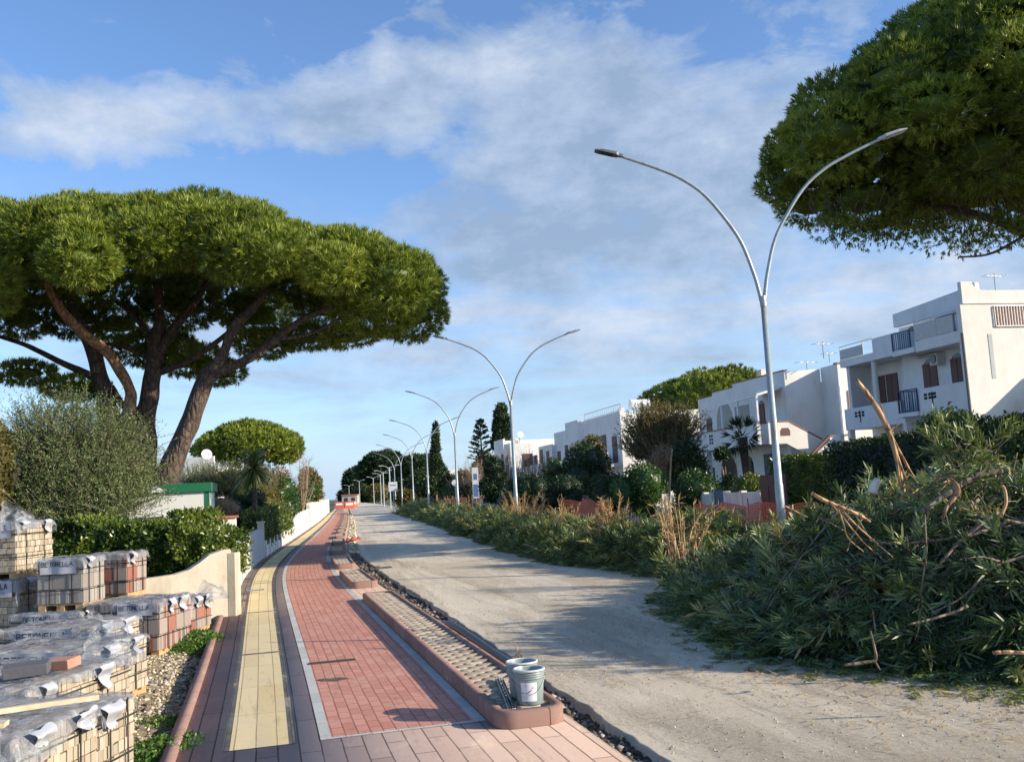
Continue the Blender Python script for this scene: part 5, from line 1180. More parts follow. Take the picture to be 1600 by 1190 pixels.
# far pines
def far_pine(px0, px1, pt, pb, Y, label, n=40, seed=3, br=1.5, tufts=7000, L=.42, wd=.085, depth=.8, needles=7, htop=.5, tr_=.45, lm='pine_needles'):
    a, b_ = W(px0, (pt + pb) / 2, Y), W(px1, (pt + pb) / 2, Y); zt, zb = W((px0 + px1) / 2, pt, Y)[2], W((px0 + px1) / 2, pb, Y)[2]
    rx = (b_[0] - a[0]) / 2 - br * .8; cx = (a[0] + b_[0]) / 2; H_ = max(.3, (zt - zb) - br * 1.25)
    bl = umbrella_crown((cx, Y, zb + br * .62), rx, rx * depth, H_, n, br, 0, 0, 0, 0, seed)
    base = (cx, Y, -.3); lim = [([(cx + .5, Y, -.3), (cx + .2, Y, zb * .5), (cx, Y, zb + .5)], [tr_, tr_ * .8, tr_ * .5], 0)]
    for k in range(5):
        a_ = k * 1.3; lim.append(([(cx + .2, Y, zb * .6), (cx + rx * .4 * math.cos(a_), Y + rx * .3 * math.sin(a_), zb + .3), (cx + rx * .7 * math.cos(a_), Y + rx * .5 * math.sin(a_), zb + 1.2)], [.22, .16, .06], 0))
    return pine('pine_tree', label, base, bl, tufts, needles, L, wd, lim, cores=.8, mat_leaf=lm)
far_pine(298, 473, 661, 722, 72, 'round-topped umbrella pine in the distance behind the spiky palm-like plant', br=1.25, seed=4, L=.36)
far_pine(1000, 1235, 584, 650, 78, 'broad umbrella pine rising behind the roofs of the houses', n=46, seed=9, br=1.7, tufts=8000)
far_pine(556, 640, 706, 756, 350, 'dense far pine above the T-topped lamps', n=30, seed=12, br=4.6, L=1.4, wd=.4, tufts=4000, tr_=.8, lm='cypress_leaf')
far_pine(536, 600, 730, 768, 380, 'far pine at the left end of the distant trees', n=26, seed=13, br=4.6, L=1.5, wd=.4, tufts=2600, tr_=.8, lm='cypress_leaf')
far_pine(615, 692, 716, 756, 185, 'far pine left of the narrow cypress', n=30, seed=14, br=2.8, L=.9, wd=.22, tufts=3200, lm='cypress_leaf')

def leafy(name, label, cat, base, blobs, n, L, wd, m_, group=None, stems=None, up=.15, out=.5, core=.82, zmin=-.8, part='foliage', barkm='twig_bark', lo=.75, hi=1.08, spread=.5, tapers=True):
    root = empty(name, base, label, cat, group); acc = Acc(); bt = blob_tints(len(blobs), spread)
    P, N, idx = surf_points(blobs, n, lo, hi, zmin, .8); D = unit(N * out + rdir(len(P)) * .8 + np.array([0, 0, up]))
    acc.add(*leaf_quads(P, D, L * RNG.uniform(.6, 1.2, len(P)), wd, np.clip(bt[idx] + RNG.uniform(-.3, .3, len(P)), 0, 1)))
    if core:
        for i, (c, r_) in enumerate(blobs):
            V, Fq = lump(c, np.array(r_) * core, 10, .35); acc.add(V, Fq, np.clip(bt[i] * .6 + RNG.uniform(-.15, .15, len(V)), 0, 1))  # added core lumps, darker than the leaves: inner shade in the tint
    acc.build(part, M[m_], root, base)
    if stems:
        b = MB()
        for pts, rad in stems: b.tube([(p[0] - base[0], p[1] - base[1], p[2] - base[2]) for p in pts], rad, 6, .2)
        b.build('trunk', M[barkm], root, smooth=True)
    return root
def bush(px, pb_w, Y, wpx, ztop, label, m_, n=2500, L=.12, wd=.05, cat='bush', name='bush', nb=7, depth=1., zlow=0., group=None, up=.15, core=.82, seed=0, dz=1., z0=0):
    """bush centred at pixel column px, wpx wide, with its top at height ztop"""
    c = W(px, pb_w, Y); rx = wpx / F * Y / 2; rg = np.random.default_rng(seed + int(px)); bl = []
    for k in range(nb):
        a = rg.uniform(0, 6.28); q = rg.uniform(0, .55) * rx; zz = zlow + (ztop - zlow) * rg.uniform(.3, .72); r_ = rx * rg.uniform(.42, .62)
        rz = min(r_, (ztop - zlow) * .42) * dz; zz = min(zz, ztop - rz)
        bl.append(((c[0] + q * math.cos(a) * 1.1, Y + q * math.sin(a) * depth, zz), (r_, r_ * depth, rz)))
    bl.append(((c[0], Y, ztop - min(rx * .6, (ztop - zlow) * .4)), (rx * .6, rx * .6 * depth, min(rx * .6, (ztop - zlow) * .4))))
    st = [([(c[0], Y, z0 - .1), (c[0] + .05, Y, (zlow + ztop) / 2), (c[0] + rx * .2 * math.cos(k * 2), Y, ztop * .75)], [.05 * max(1, rx), .04, .02]) for k in range(3)]
    return leafy(name, label, cat, (c[0], Y, z0), bl, n, L, wd, m_, group, st, up, core=core)

# hedge behind the old wall (dense glossy leaves)
def hedge(name, label, pts, wd_, ztop, zbot, n, L, lw, m_, cat='hedge', rough=.12, droop=None, trunk=True):
    """pts: centre line (x, y)"""
    pts = np.array(pts, float); seg = np.linalg.norm(np.diff(pts, axis=0), axis=1); cum = np.concatenate([[0], np.cumsum(seg)]); T = cum[-1]
    base = (pts[0][0], pts[0][1], 0); root = empty(name, base, label, cat)
    def at(t): return np.column_stack([np.interp(t, cum, pts[:, 0]), np.interp(t, cum, pts[:, 1])])
    zt = (lambda t: np.interp(t / T, np.linspace(0, 1, len(ztop)), ztop)) if hasattr(ztop, '__len__') else (lambda t: np.full_like(t, ztop))
    zb_ = (lambda t: np.interp(t / T, np.linspace(0, 1, len(zbot)), zbot)) if hasattr(zbot, '__len__') else (lambda t: np.full_like(t, zbot))
    t = RNG.uniform(0, T, n); a = RNG.uniform(0, 1, n); c = at(t); c2 = at(np.minimum(t + .05, T + .0)); c1 = at(np.maximum(t - .05, 0)); d = unit(c2 - c1); nn = np.column_stack([d[:, 1], -d[:, 0]])
    H_ = zt(t) - zb_(t); per = 2 * H_ + wd_; s = a * per; side = np.where(s < H_, 1, np.where(s > H_ + wd_, -1, 0))
    off = np.where(side == 1, wd_ / 2, np.where(side == -1, -wd_ / 2, s - H_ - wd_ / 2)); z = np.where(side == 0, zt(t), zb_(t) + (s % np.maximum(H_, .01)) % np.maximum(H_, .01))
    jit = np.array([rough * (mnoise.noise(Vector((float(t[i]) * 1.6, float(z[i]) * 1.6, float(side[i])))) + .6 * mnoise.noise(Vector((float(t[i]) * 5, float(z[i]) * 5, 3.)))) for i in range(n)])
    N = np.column_stack([nn * side[:, None], (side == 0) * 1.0]); P = np.column_stack([c + nn * off[:, None], z]) + N * jit[:, None] + RNG.normal(scale=.03, size=(n, 3))
    D = unit(N * .6 + rdir(n) * .8 + [0, 0, .3]); acc = Acc(); big = np.array([mnoise.noise(Vector((float(t[i]) * 2.2, float(z[i]) * 2.2, 9.))) for i in range(n)])
    acc.add(*leaf_quads(P, D, L * RNG.uniform(.6, 1.2, n), lw, np.clip(.5 + big * .5 + RNG.uniform(-.32, .32, n), 0, 1)))
    K = max(2, int(T / .4)); tt = np.linspace(min(.45, T * .1), T - min(.45, T * .1), K); cc = at(tt); V = []; dd = unit(at(tt + .05) - at(tt - .05)); q = np.column_stack([dd[:, 1], -dd[:, 0]]); h_ = wd_ / 2 - .07
    for i in range(K):
        jj = .05 * mnoise.noise(Vector((tt[i] * 2, 0, 0))); za, zb2 = float(zb_(tt[i:i + 1])[0]), float(zt(tt[i:i + 1])[0]) - .08
        for o_, z_ in ((-h_, za), (-h_ + jj, (za + zb2) / 2), (-h_ * .8, zb2), (h_ * .8, zb2), (h_ + jj, (za + zb2) / 2), (h_, za)): V.append((*(cc[i] + q[i] * o_), z_))
    Fq = [(6 * i + j, 6 * i + (j + 1) % 6, 6 * i + 6 + (j + 1) % 6, 6 * i + 6 + j) for i in range(K - 1) for j in range(6)] + [(0, 1, 2, 3), (0, 3, 4, 5), (6 * K - 4, 6 * K - 3, 6 * K - 2, 6 * K - 1)][:2]
    for e_, sg in ((0., -1.), (T, 1.)):
        m = max(60, n // 14); q_ = at(np.array([min(max(e_, .02), T - .02)]))[0]; dv = unit((at(np.array([T])) - at(np.array([T - .3])))[0][None])[0] if sg > 0 else unit((at(np.array([.3])) - at(np.array([0.])))[0][None])[0]
        z1 = float(zt(np.array([e_]))[0]); z0_ = float(zb_(np.array([e_]))[0]); w_ = RNG.uniform(-wd_ / 2, wd_ / 2, m); Pe = np.column_stack([q_[0] + dv[1] * w_ + sg * dv[0] * RNG.uniform(-.35, .08, m), q_[1] - dv[0] * w_ + sg * dv[1] * RNG.uniform(-.35, .08, m), RNG.uniform(z0_, z1, m)])
        acc.add(*leaf_quads(Pe, unit(rdir(m) + [0, 0, .3]), L * RNG.uniform(.6, 1.2, m), lw, np.clip(RNG.normal(.5, .2, m), 0, 1)))
    acc.add(V, Fq, RNG.uniform(0, .3, len(V))); acc.build('foliage', M[m_], root, base)  # inner slab of the hedge added, shade between leaves in its dark tint
    b = MB()
    for k in range(max(2, int(T / 1.2))):
        p = at(np.array([min(T, .3 + 1.2 * k)]))[0]; b.tube([(p[0] - base[0], p[1] - base[1], -.2), (p[0] - base[0] + .05, p[1] - base[1], float(np.min(zt(np.array([0.])))) * .7)], [.03, .015], 5)
    b.build('stems', M['twig_bark'], root); return root
w0, w1 = W(60, 850, 16.9), W(300, 850, 16.6); w2 = W(352, 850, 16.3)
hedge('hedge', 'dense glossy yellow-green hedge above the old stained wall', [(w0[0], 16.9), (w1[0], 16.6), (w2[0], 16.4)], 1.3, [1.38, 1.42, 1.40, 1.36, 1.30], [.2, .25, .30, .45, .62], 30000, .085, .042, 'hedge_leaf', rough=.38)
# olive shrub: many ascending shoots
def shoots(name, label, cat, blobs, n_sh, leaves, Ls, L, wd, m_, base, stem_m='twig_bark', sr=.006, up=1.2, group=None, core=.6, droopy=.2, stiff=.35):
    root = empty(name, base, label, cat, group); acc = Acc(); P, N, idx = surf_points(blobs, n_sh, .55, 1.0, -.6, .3); b = MB(); bt = blob_tints(len(blobs), .4)
    D = unit(N * .7 + np.array([0, 0, up]) + RNG.normal(scale=stiff, size=P.shape)); n = len(P); LL_ = Ls * RNG.uniform(.6, 1.3, n)
    sag = RNG.uniform(0, droopy, n)
    for k in range(leaves):
        t = (k + .3) / leaves; Q = P + D * (LL_ * t)[:, None] + np.column_stack([np.zeros(n), np.zeros(n), -sag * t * t])
        dl = unit(D * .6 + rdir(n)); acc.add(*leaf_quads(Q, dl, L * RNG.uniform(.7, 1.2, n), wd, np.clip(bt[idx] + RNG.uniform(-.3, .3, n), 0, 1)))
    for i in range(0, n, max(1, n // 1400)):
        p = P[i] - np.array(base); b.tube([tuple(p - D[i] * .1), tuple(p + D[i] * LL_[i] * .5 + [0, 0, -sag[i] * .25]), tuple(p + D[i] * LL_[i] + [0, 0, -sag[i]])], [sr, sr * .8, sr * .4], 3, cap=False)
    if core:
        for i, (c, r_) in enumerate(blobs):
            V, Fq = lump(c, np.array(r_) * core, 10, .4); acc.add(V, Fq, RNG.uniform(0, .4, len(V)))  # filler lumps added among the shoots, depth shade put into their tint
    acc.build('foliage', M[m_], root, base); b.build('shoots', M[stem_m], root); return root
def wb(px, py, Y, rx, ry, rz): c = W(px, py, Y); return (tuple(c), (rx, ry, rz))
ob = [wb(60, 740, 19.2, 1.0, .9, 1.0), wb(110, 705, 19.4, .9, .9, .9), wb(160, 745, 19.2, .9, .9, 1.0), wb(175, 740, 19.5, .65, .8, .8), wb(30, 790, 19, 1.0, .9, .7), wb(120, 818, 18.6, 1.2, .6, .4), wb(110, 790, 18.8, 1.1, .9, .7), wb(170, 795, 19, .8, .8, .6), wb(70, 690, 19.6, .7, .7, .6), wb(195, 785, 19.3, .4, .6, .4), wb(150, 690, 19.5, .6, .7, .5)]
shoots('olive_shrub', 'large loose grey-green olive shrub behind the pallets on the left', 'olive shrub', ob, 3000, 22, .75, .062, .018, 'olive_leaf', (W(110, 850, 19.2)[0], 19.2, 0), core=.42, up=.9, sr=.005, stiff=.5)
# dark creeper and orange leaves at the far left
leafy('tree', 'reddish-leaved shrub at the left edge beside the olive shrub', 'bush', (W(5, 800, 18)[0], 18, 0), [wb(-12, 730, 18, .35, .5, .8), wb(-30, 700, 18, .5, .5, .6), wb(-14, 780, 18, .3, .5, .5)], 2200, .10, .05, 'autumn_leaf', stems=[([tuple(W(0, 900, 18)), tuple(W(5, 760, 18)), tuple(W(0, 700, 18))], [.06, .04, .02])])
shoots('olive_shrub', 'lower greyish shrub in front of the far pine, right of the hut', 'bush', [wb(345, 757, 38, 1.1, .8, .7), wb(375, 765, 38, .8, .8, .7), wb(310, 757, 39, .9, .8, .6)], 900, 14, .55, .09, .02, 'olive_leaf', (W(350, 800, 38)[0], 38, 0), core=.7)
bush(345, 790, 34, 70, 2.1, 'purplish bare-twigged bush between the hut and the spiky plant', 'dry_leaf', 2600, .10, .02, nb=6, seed=4, core=.9)
bush(352, 820, 26.5, 55, 1.4, 'dark green bush filling the corner behind the grooved wall', 'green_leaf', 3500, .08, .04, nb=8, seed=5)
bush(372, 800, 37, 90, 2.1, 'wide grey-green bush mass behind the grooved wall', 'dark_leaf', 4500, .11, .05, nb=9, seed=44)
bush(396, 770, 50, 110, 3.9, 'mid-green bush mass beyond the spiky plant', 'autumn_leaf', 4500, .15, .06, nb=9, seed=45)
bush(441, 770, 51, 74, 3.15, 'rounded dark green shrub right of the spiky plant', 'green_leaf', 6500, .12, .06, nb=9, seed=6, cat='bush')
bush(398, 795, 37, 60, 2.3, 'dark purplish shrub between the bare post and the rounded shrub', 'dark_leaf', 2200, .10, .05, nb=6, seed=7)
hp = [PT(s, -1.30) for s in (32.2, 36, 41, 46)]
hedge('hedge', 'clipped olive-green hedge leaning over the very low white wall', hp, .66, [1.4, 1.55, 1.6, 1.5], [.25, .25, .3, .3], 12000, .10, .055, 'hedge_leaf')
def vine_tree(s, o, ztop, wpx, label, m_, n, L=.16, nb=8, seed=0, zlow=.6, cat='tree', name='tree', core=.82):
    x, y = PT(s, o); px = 800 + x / y * F; return bush(px, 780, y, wpx, ztop, label, m_, n, L, L * .5, cat=cat, name=name, nb=nb, zlow=zlow, seed=seed, core=core)
vine_tree(57, -1.5, 2.7, 48, 'loose yellowish shrub spilling over the bright white panelled wall', 'autumn_leaf', 3000, .14, seed=21)
vine_tree(72, -1.4, 2.9, 34, 'round light green shrub over the middle stretch of white wall', 'green_leaf', 2600, .15, seed=22)
vine_tree(60, -2.2, 3.9, 46, 'brownish bare-looking tree over the middle stretch of white wall', 'dry_leaf', 2400, .18, seed=23, core=.5)
vine_tree(84, -1.5, 3.6, 34, 'round mid-green tree beside the white wall, before the last one', 'green_leaf', 3000, .2, seed=24)
vine_tree(97, -1.8, 5.0, 46, 'tall olive-coloured tree closing the left row at the far end', 'autumn_leaf', 4200, .26, seed=25, nb=10)
vine_tree(112, -1.7, 4.4, 24, 'last small green tree at the far end of the left row', 'green_leaf', 1600, .3, seed=26)
# twiggy tree
def bare_tree(px, pyb, Y, ht, wd_, label, n=40, m_='twig_bark', seed=1, r0=.05, name='bare_tree'):
    rg = np.random.default_rng(seed); c = W(px, pyb, Y); base = (c[0], Y, 0); root = empty(name, base, label, 'bare tree', 'leafless trees'); b = MB()
    b.tube([(0, 0, -.1), (.03, 0, ht * .3)], [r0 * 1.6, r0], 7)
    for k in range(n):
        a = rg.uniform(0, 6.28); q = rg.uniform(.15, 1) * wd_; z1 = ht * (1 - .35 * (q / wd_) ** 2) * rg.uniform(.8, 1.05); e = np.array([q * math.cos(a), q * math.sin(a) * .8, z1]); s_ = np.array([0, 0, ht * rg.uniform(.12, .35)]); m = s_ + (e - s_) * .5 + np.array([e[0] * .12, e[1] * .12, -.05 * ht])
        b.tube([tuple(s_), tuple(m), tuple(e)], [r0 * .6, r0 * .4, r0 * .12], 4, cap=False)
        for j in range(6):
            t = rg.uniform(.3, 1); p = s_ + (e - s_) * t; d = rg.normal(size=3); d[2] = abs(d[2]) + .5; d = d / np.linalg.norm(d) * ht * rg.uniform(.08, .2); b.tube([tuple(p), tuple(p + d)], [r0 * .2, r0 * .08], 3, cap=False)
    b.build('branches', M[m_], root); return root
bare_tree(472, 790, 62, 5.0, 1.2, 'thin leafless tree poking above the left shrubs', 26, 'dry_root', 5, .05)
# spiky yucca-like plant
def rosette(acc, c, n, L, wd, zlo=-.6, seed=0, bend=.35):
    rg = np.random.default_rng(seed); V = []; Fq = []; T = []
    for k in range(n):
        a = rg.uniform(0, 6.28); e = rg.uniform(zlo, 1.45); d = np.array([math.cos(a) * math.cos(e), math.sin(a) * math.cos(e), math.sin(e)]); s_ = np.array([-math.sin(a), math.cos(a), 0]); l = L * rg.uniform(.8, 1.1); bi = len(V); tt = rg.uniform(.2, .95)
        for j in range(5):
            t = j / 4; w_ = wd * (1 - t ** 2) * (.5 + t) if j < 4 else 0.002; p = np.array(c) + d * l * t + np.array([0, 0, -bend * l * t * t * .5]); V += [p - s_ * w_, p + s_ * w_]; T += [tt, tt]
        Fq += [(bi + 2 * j, bi + 2 * j + 1, bi + 2 * j + 3, bi + 2 * j + 2) for j in range(4)]
    acc.add(np.array(V), np.array(Fq), np.array(T))
c = W(396, 730, 32.3); base = (c[0], 32.3, 0); root = empty('yucca', base, 'spiky palm-like yucca with arching sword leaves in front of the far pine', 'yucca'); acc = Acc()
rosette(acc, tuple(c), 200, 1.0, .036, -.9, 3, .5); acc.build('leaves', M['yucca_leaf'], root, base); MB().tube([(0, 0, 0), (.02, 0, 1.4), (0, 0, c[2])], [.10, .08, .06], 8, .3).build('trunk', M['pine_bark'], root)
# palm in front of H2
c = W(1160, 683, 44); base = (c[0], 44, 0); root = empty('palm_tree', base, 'small fan palm in front of the house with the outside stair', 'palm tree'); acc = Acc(); rg = np.random.default_rng(5)
for k in range(34):
    a = rg.uniform(0, 6.28); e = rg.uniform(-.9, 1.3); d = np.array([math.cos(a) * math.cos(e), math.sin(a) * math.cos(e), math.sin(e)]); p = np.array(c) + d * .55; n = 12
    D = unit(d + rdir(n) * .55); acc.add(*leaf_quads(np.tile(p, (n, 1)), D, .55, .05, np.full(n, rg.uniform(.1, .9)))); acc.add(*leaf_quads(np.array([c]), d[None], .58, .03, np.array([.5])))
acc.build('fronds', M['dark_leaf'], root, base); MB().tube([(0, 0, 0), (.05, 0, c[2] * .5), (0, 0, c[2])], [.17, .15, .2], 9, .3).build('trunk', M['pine_bark'], root)

# right side hedges and trees
a0, a1 = W(1330, 730, 24), W(1620, 700, 15)
hedge('hedge', 'tall very dark clipped hedge in front of the big white house', [(W(1322, 700, 27)[0], 27), (W(1480, 690, 22)[0], 22), (W(1640, 680, 17.5)[0], 17.5)], 1.3, [2.45, 2.5, 2.55], 0, 26000, .10, .05, 'dark_leaf', rough=.10)
hedge('hedge', 'lower yellow-green conifer hedge right of the nearest lamp', [(W(1322, 720, 31)[0], 31), (W(1222, 730, 34)[0], 34)], 1.2, [2.3, 2.25], 0, 10000, .13, .05, 'hedge_leaf', rough=.1)
shoots('olive_shrub', 'light green loose tree in front of the big white house, above the dark hedge', 'tree', [wb(1485, 665, 30, .65, .6, .35), wb(1460, 672, 30, .4, .5, .3), wb(1515, 672, 30, .4, .5, .3), wb(1480, 690, 30, .8, .7, .4)], 420, 14, .36, .11, .045, 'green_leaf', (W(1485, 750, 30)[0], 30, 0), core=.6)
def tree_px(px, py_t, Y, wpx, label, m_, n, L, seed, zlow=1.2, nb=9, cat='tree', core=.8, name='tree', depth=.9, dz=1.):
    zt = W(px, py_t, Y)[2]; return bush(px, 760, Y, wpx, zt, label, m_, n, L, L * .5, cat=cat, name=name, nb=nb, zlow=zlow, seed=seed, core=core, depth=depth, dz=dz)
shoots('tree', 'tall loose olive-brown tree covering the house with the water tank', 'tree', [wb(1035, 690, 46, 1.5, 1.2, 1.3), wb(1015, 670, 46, 1.0, 1, .8), wb(1060, 675, 46, 1.0, 1, .8), wb(1045, 720, 45, 1.5, 1.2, 1.0), wb(1005, 700, 46, .9, .9, .8)], 1300, 14, .9, .13, .05, 'autumn_leaf', (W(1035, 800, 46)[0], 46, 0), core=.7, sr=.01)
tree_px(1040, 695, 42, 75, 'reddish-brown withered bush under the loose olive-brown tree', 'dry_leaf', 3000, .13, 31, 1.0)
tree_px(1075, 690, 41, 70, 'dark green drooping tree right of the withered bush', 'dark_leaf', 4000, .16, 32, .3)
tree_px(1000, 725, 38, 95, 'dark green bush in front of the loose olive-brown tree', 'green_leaf', 4500, .13, 33, .1)
tree_px(915, 690, 60, 95, 'dark rounded tree with brown tips left of the water-tank house', 'dark_leaf', 5000, .2, 34, .5)
tree_px(930, 680, 63, 60, 'brownish-topped tree just behind the dark rounded tree', 'autumn_leaf', 3000, .2, 35, 1.5)
tree_px(868, 715, 62, 60, 'pale yellow-green bush right of the bare shrubs', 'hedge_leaf', 2600, .18, 36, .2)
tree_px(960, 738, 44, 80, 'low dark bush at the fence, centre right', 'dark_leaf', 3500, .14, 37, .1)
tree_px(820, 738, 52, 90, 'low dark hedge-like bush behind the second lamp', 'dark_leaf', 3500, .16, 38, .1)
tree_px(880, 742, 50, 70, 'low dark bush behind the orange mesh', 'dark_leaf', 3000, .15, 39, .1)
tree_px(773, 714, 60, 54, 'round dark tree with an orange-lit top left of the second lamp', 'dark_leaf', 4200, .18, 40, .2)
tree_px(1085, 735, 33, 95, 'dark green shrub with feathery shoots in front of the palm', 'green_leaf', 4000, .12, 41, .1)
tree_px(1175, 740, 31, 60, 'ochre-green bush hanging over the white fence panel by the nearest lamp', 'hedge_leaf', 3500, .10, 42, .5)
bush(1133, 770, 37, 36, 2.9, 'very dark shrub beside the palm trunk', 'dark_leaf', 2500, .13, .06, nb=6, seed=43)
for i, (px, pt, Y, ww, n) in enumerate([(745, 712, 78, 1.6, 55), (790, 700, 76, 2.0, 60), (830, 705, 72, 1.9, 60), (855, 712, 70, 1.5, 45), (725, 722, 95, 2.0, 40)]):
    bare_tree(px, 780, Y, W(px, pt, Y)[2], ww, ['bare upright twiggy tree left of the round dark tree', 'bare twiggy tree right above the round dark tree', 'bare twiggy tree right of the second lamp', 'bare twiggy tree in front of the far white houses', 'smallest bare tree by the narrow cypress'][i], n, 'dry_root', 50 + i, .05)
# cypresses
def cypress(px, pt, pb, Y, wpx, label, n=3500, L=.4, lean=0., cone=.0):
    t_, b_ = W(px, pt, Y), W(px, pb, Y); r_ = wpx / F * Y / 2; bl = []; K = 12
    for k in range(K):
        q = k / (K - 1); z = b_[2] + (t_[2] - b_[2]) * q * .96; rr = r_ * (1 - .55 * q ** 2.2) * (1 - cone * q) * RNG.uniform(.9, 1.1); bl.append(((b_[0] + (t_[0] - b_[0]) * q + RNG.uniform(-.1, .1) * r_, Y + RNG.uniform(-.1, .1) * r_, z), (rr, rr, (t_[2] - b_[2]) / K * 1.15)))
    base = (b_[0], Y, -.2); return leafy('cypress_tree', label, 'cypress', base, bl, n, L, L * .35, 'cypress_leaf', 'cypresses', [([(b_[0], Y, -.2), (b_[0], Y, b_[2] + 1)], [.2, .15])], up=.9, out=.4, core=.85)
cypress(680, 664, 745, 118, 15, 'narrow columnar cypress left of the fourth lamp arm')
cypress(783, 636, 700, 108, 27, 'tall broad cypress behind the roof of the far white house', 4500, .5)
# conifer with tiered branches
t_ = W(750, 657, 108); c0 = (t_[0], 108, -.2); root = empty('conifer_tree', c0, 'pointed conifer with tiered branches between the two cypresses', 'conifer'); acc = Acc(); b = MB(); b.tube([(0, 0, 0), (0, 0, t_[2])], [.2, .05], 6); rg = np.random.default_rng(2)
for k in range(70):
    q = rg.uniform(0, 1) ** .8; z = 4.2 + (t_[2] - 4.2) * q; a = rg.uniform(0, 6.28); l = 1.5 * (1 - q) ** .8 + .25; e = np.array([math.cos(a) * l, math.sin(a) * l, .3 * l]); n = 26; P = np.array([t_[0], 108, z]) + e * rg.uniform(.2, 1, (n, 1)); acc.add(*leaf_quads(P, unit(e + RNG.normal(scale=.5, size=(n, 3)) + [0, 0, .5]), .35, .13, RNG.uniform(.1, .9, n))); b.tube([(0, 0, z + .2), (e[0], e[1], e[2] + z + .2)], .03, 4)
acc.build('crown', M['cypress_leaf'], root, c0); b.build('trunk', M['pine_bark'], root)
# distant tree belt, one by one
belt = [(655, 735, 130, 46), (700, 742, 120, 50), (640, 748, 140, 40), (725, 735, 112, 46), (668, 750, 105, 44), (712, 755, 96, 60), (560, 756, 340, 46), (590, 757, 335, 50), (622, 750, 160, 34), (690, 730, 140, 40), (742, 752, 90, 50), (630, 765, 118, 26), (541, 764, 345, 30), (576, 766, 342, 40), (758, 705, 118, 36)]
kinds = ['dark_leaf', 'green_leaf', 'dark_leaf', 'autumn_leaf']
wh = ['left of the fourth lamp', 'right of the fourth lamp', 'behind the fifth lamp', 'behind the third lamp', 'low at the foot of the fourth lamp', 'low between the third and fourth lamps', 'far back left of the white sign', 'above the far barriers', 'behind the white sign', 'just left of the narrow cypress', 'left of the round dark tree', 'at the foot of the sixth lamp', 'at the far end of the street', 'behind the T-topped lamps', 'under the pointed conifer']
for i, (px, pt, Y, wpx) in enumerate(belt):
    tree_px(px, pt, Y, wpx, ('dark ' if i % 4 in (0, 2) else 'greenish ' if i % 4 == 1 else 'yellowish ') + 'distant tree ' + wh[i], kinds[i % 4], 1500, .45 * min(Y, 220) / 120, 60 + i, .0, 7, depth=.6)

# ================================================================== CUT OLEANDER PILES
def sprig(n_leaf, Ls, L, wd, rg, droop, cluster=.75):
    """a shoot along +x: long leaves crowding toward its tip; returns V, F, T, stem points"""
    P = []; D = []; pts = []
    for k in range(6): t = k / 5; pts.append((Ls * t, .04 * math.sin(3 * t + rg.uniform(0, 3)), -droop * t * t * Ls))
    pts = np.array(pts)
    for k in range(n_leaf):
        t = 1 - abs(rg.normal(0, .30)) if rg.random() < cluster else rg.uniform(.15, 1); t = min(1, max(.05, t)); p = np.array([np.interp(t, np.linspace(0, 1, 6), pts[:, i]) for i in range(3)]); a = rg.uniform(0, 6.28); sp = rg.uniform(.35, .95)
        P.append(p); D.append(np.array([math.cos(sp), math.sin(sp) * math.cos(a), math.sin(sp) * math.sin(a)]))
    P = np.array(P); D = unit(np.array(D)); n = len(P); S = unit(np.cross(D, rg.normal(size=(n, 3)))); l = L * rg.uniform(.65, 1.15, (n, 1)); w_ = wd * rg.uniform(.8, 1.15, (n, 1)); sag = np.array([0, 0, -1.]) * l * rg.uniform(.0, .25, (n, 1))
    V = np.empty((n, 6, 3)); V[:, 0] = P; V[:, 1] = P + D * l * .35 + S * w_ / 2; V[:, 2] = P + D * l * .70 + S * w_ * .42 + sag * .5; V[:, 3] = P + D * l + sag; V[:, 4] = P + D * l * .70 - S * w_ * .42 + sag * .5; V[:, 5] = P + D * l * .35 - S * w_ / 2
    b = np.arange(n)[:, None] * 6; Fq = np.concatenate([b + [0, 1, 2, 5], b + [5, 2, 3, 4]]) if False else np.concatenate([b + [0, 1, 5, 5], b + [1, 2, 4, 5], b + [2, 3, 4, 4]])
    Fq = np.concatenate([b + [1, 2, 4, 5]]); tri = np.concatenate([b[:, [0]] + [0, 1, 5], b[:, [0]] + [2, 3, 4]])
    return V.reshape(-1, 3), Fq, tri, rg.uniform(-.2, .2, n).repeat(6), pts
SPR = [sprig(int(RNG.integers(24, 40)), .55, .155, .0175, np.random.default_rng(100 + k), .25) for k in range(14)]
def frame_of(D):
    n = len(D); Z = np.tile([0, 0, 1.], (n, 1)); Yv = unit(np.cross(Z, D) + 1e-4); Zv = unit(np.cross(D, Yv)); a = RNG.uniform(-.5, .5, n)[:, None]
    return Yv * np.cos(a) + Zv * np.sin(a), Zv * np.cos(a) - Yv * np.sin(a)
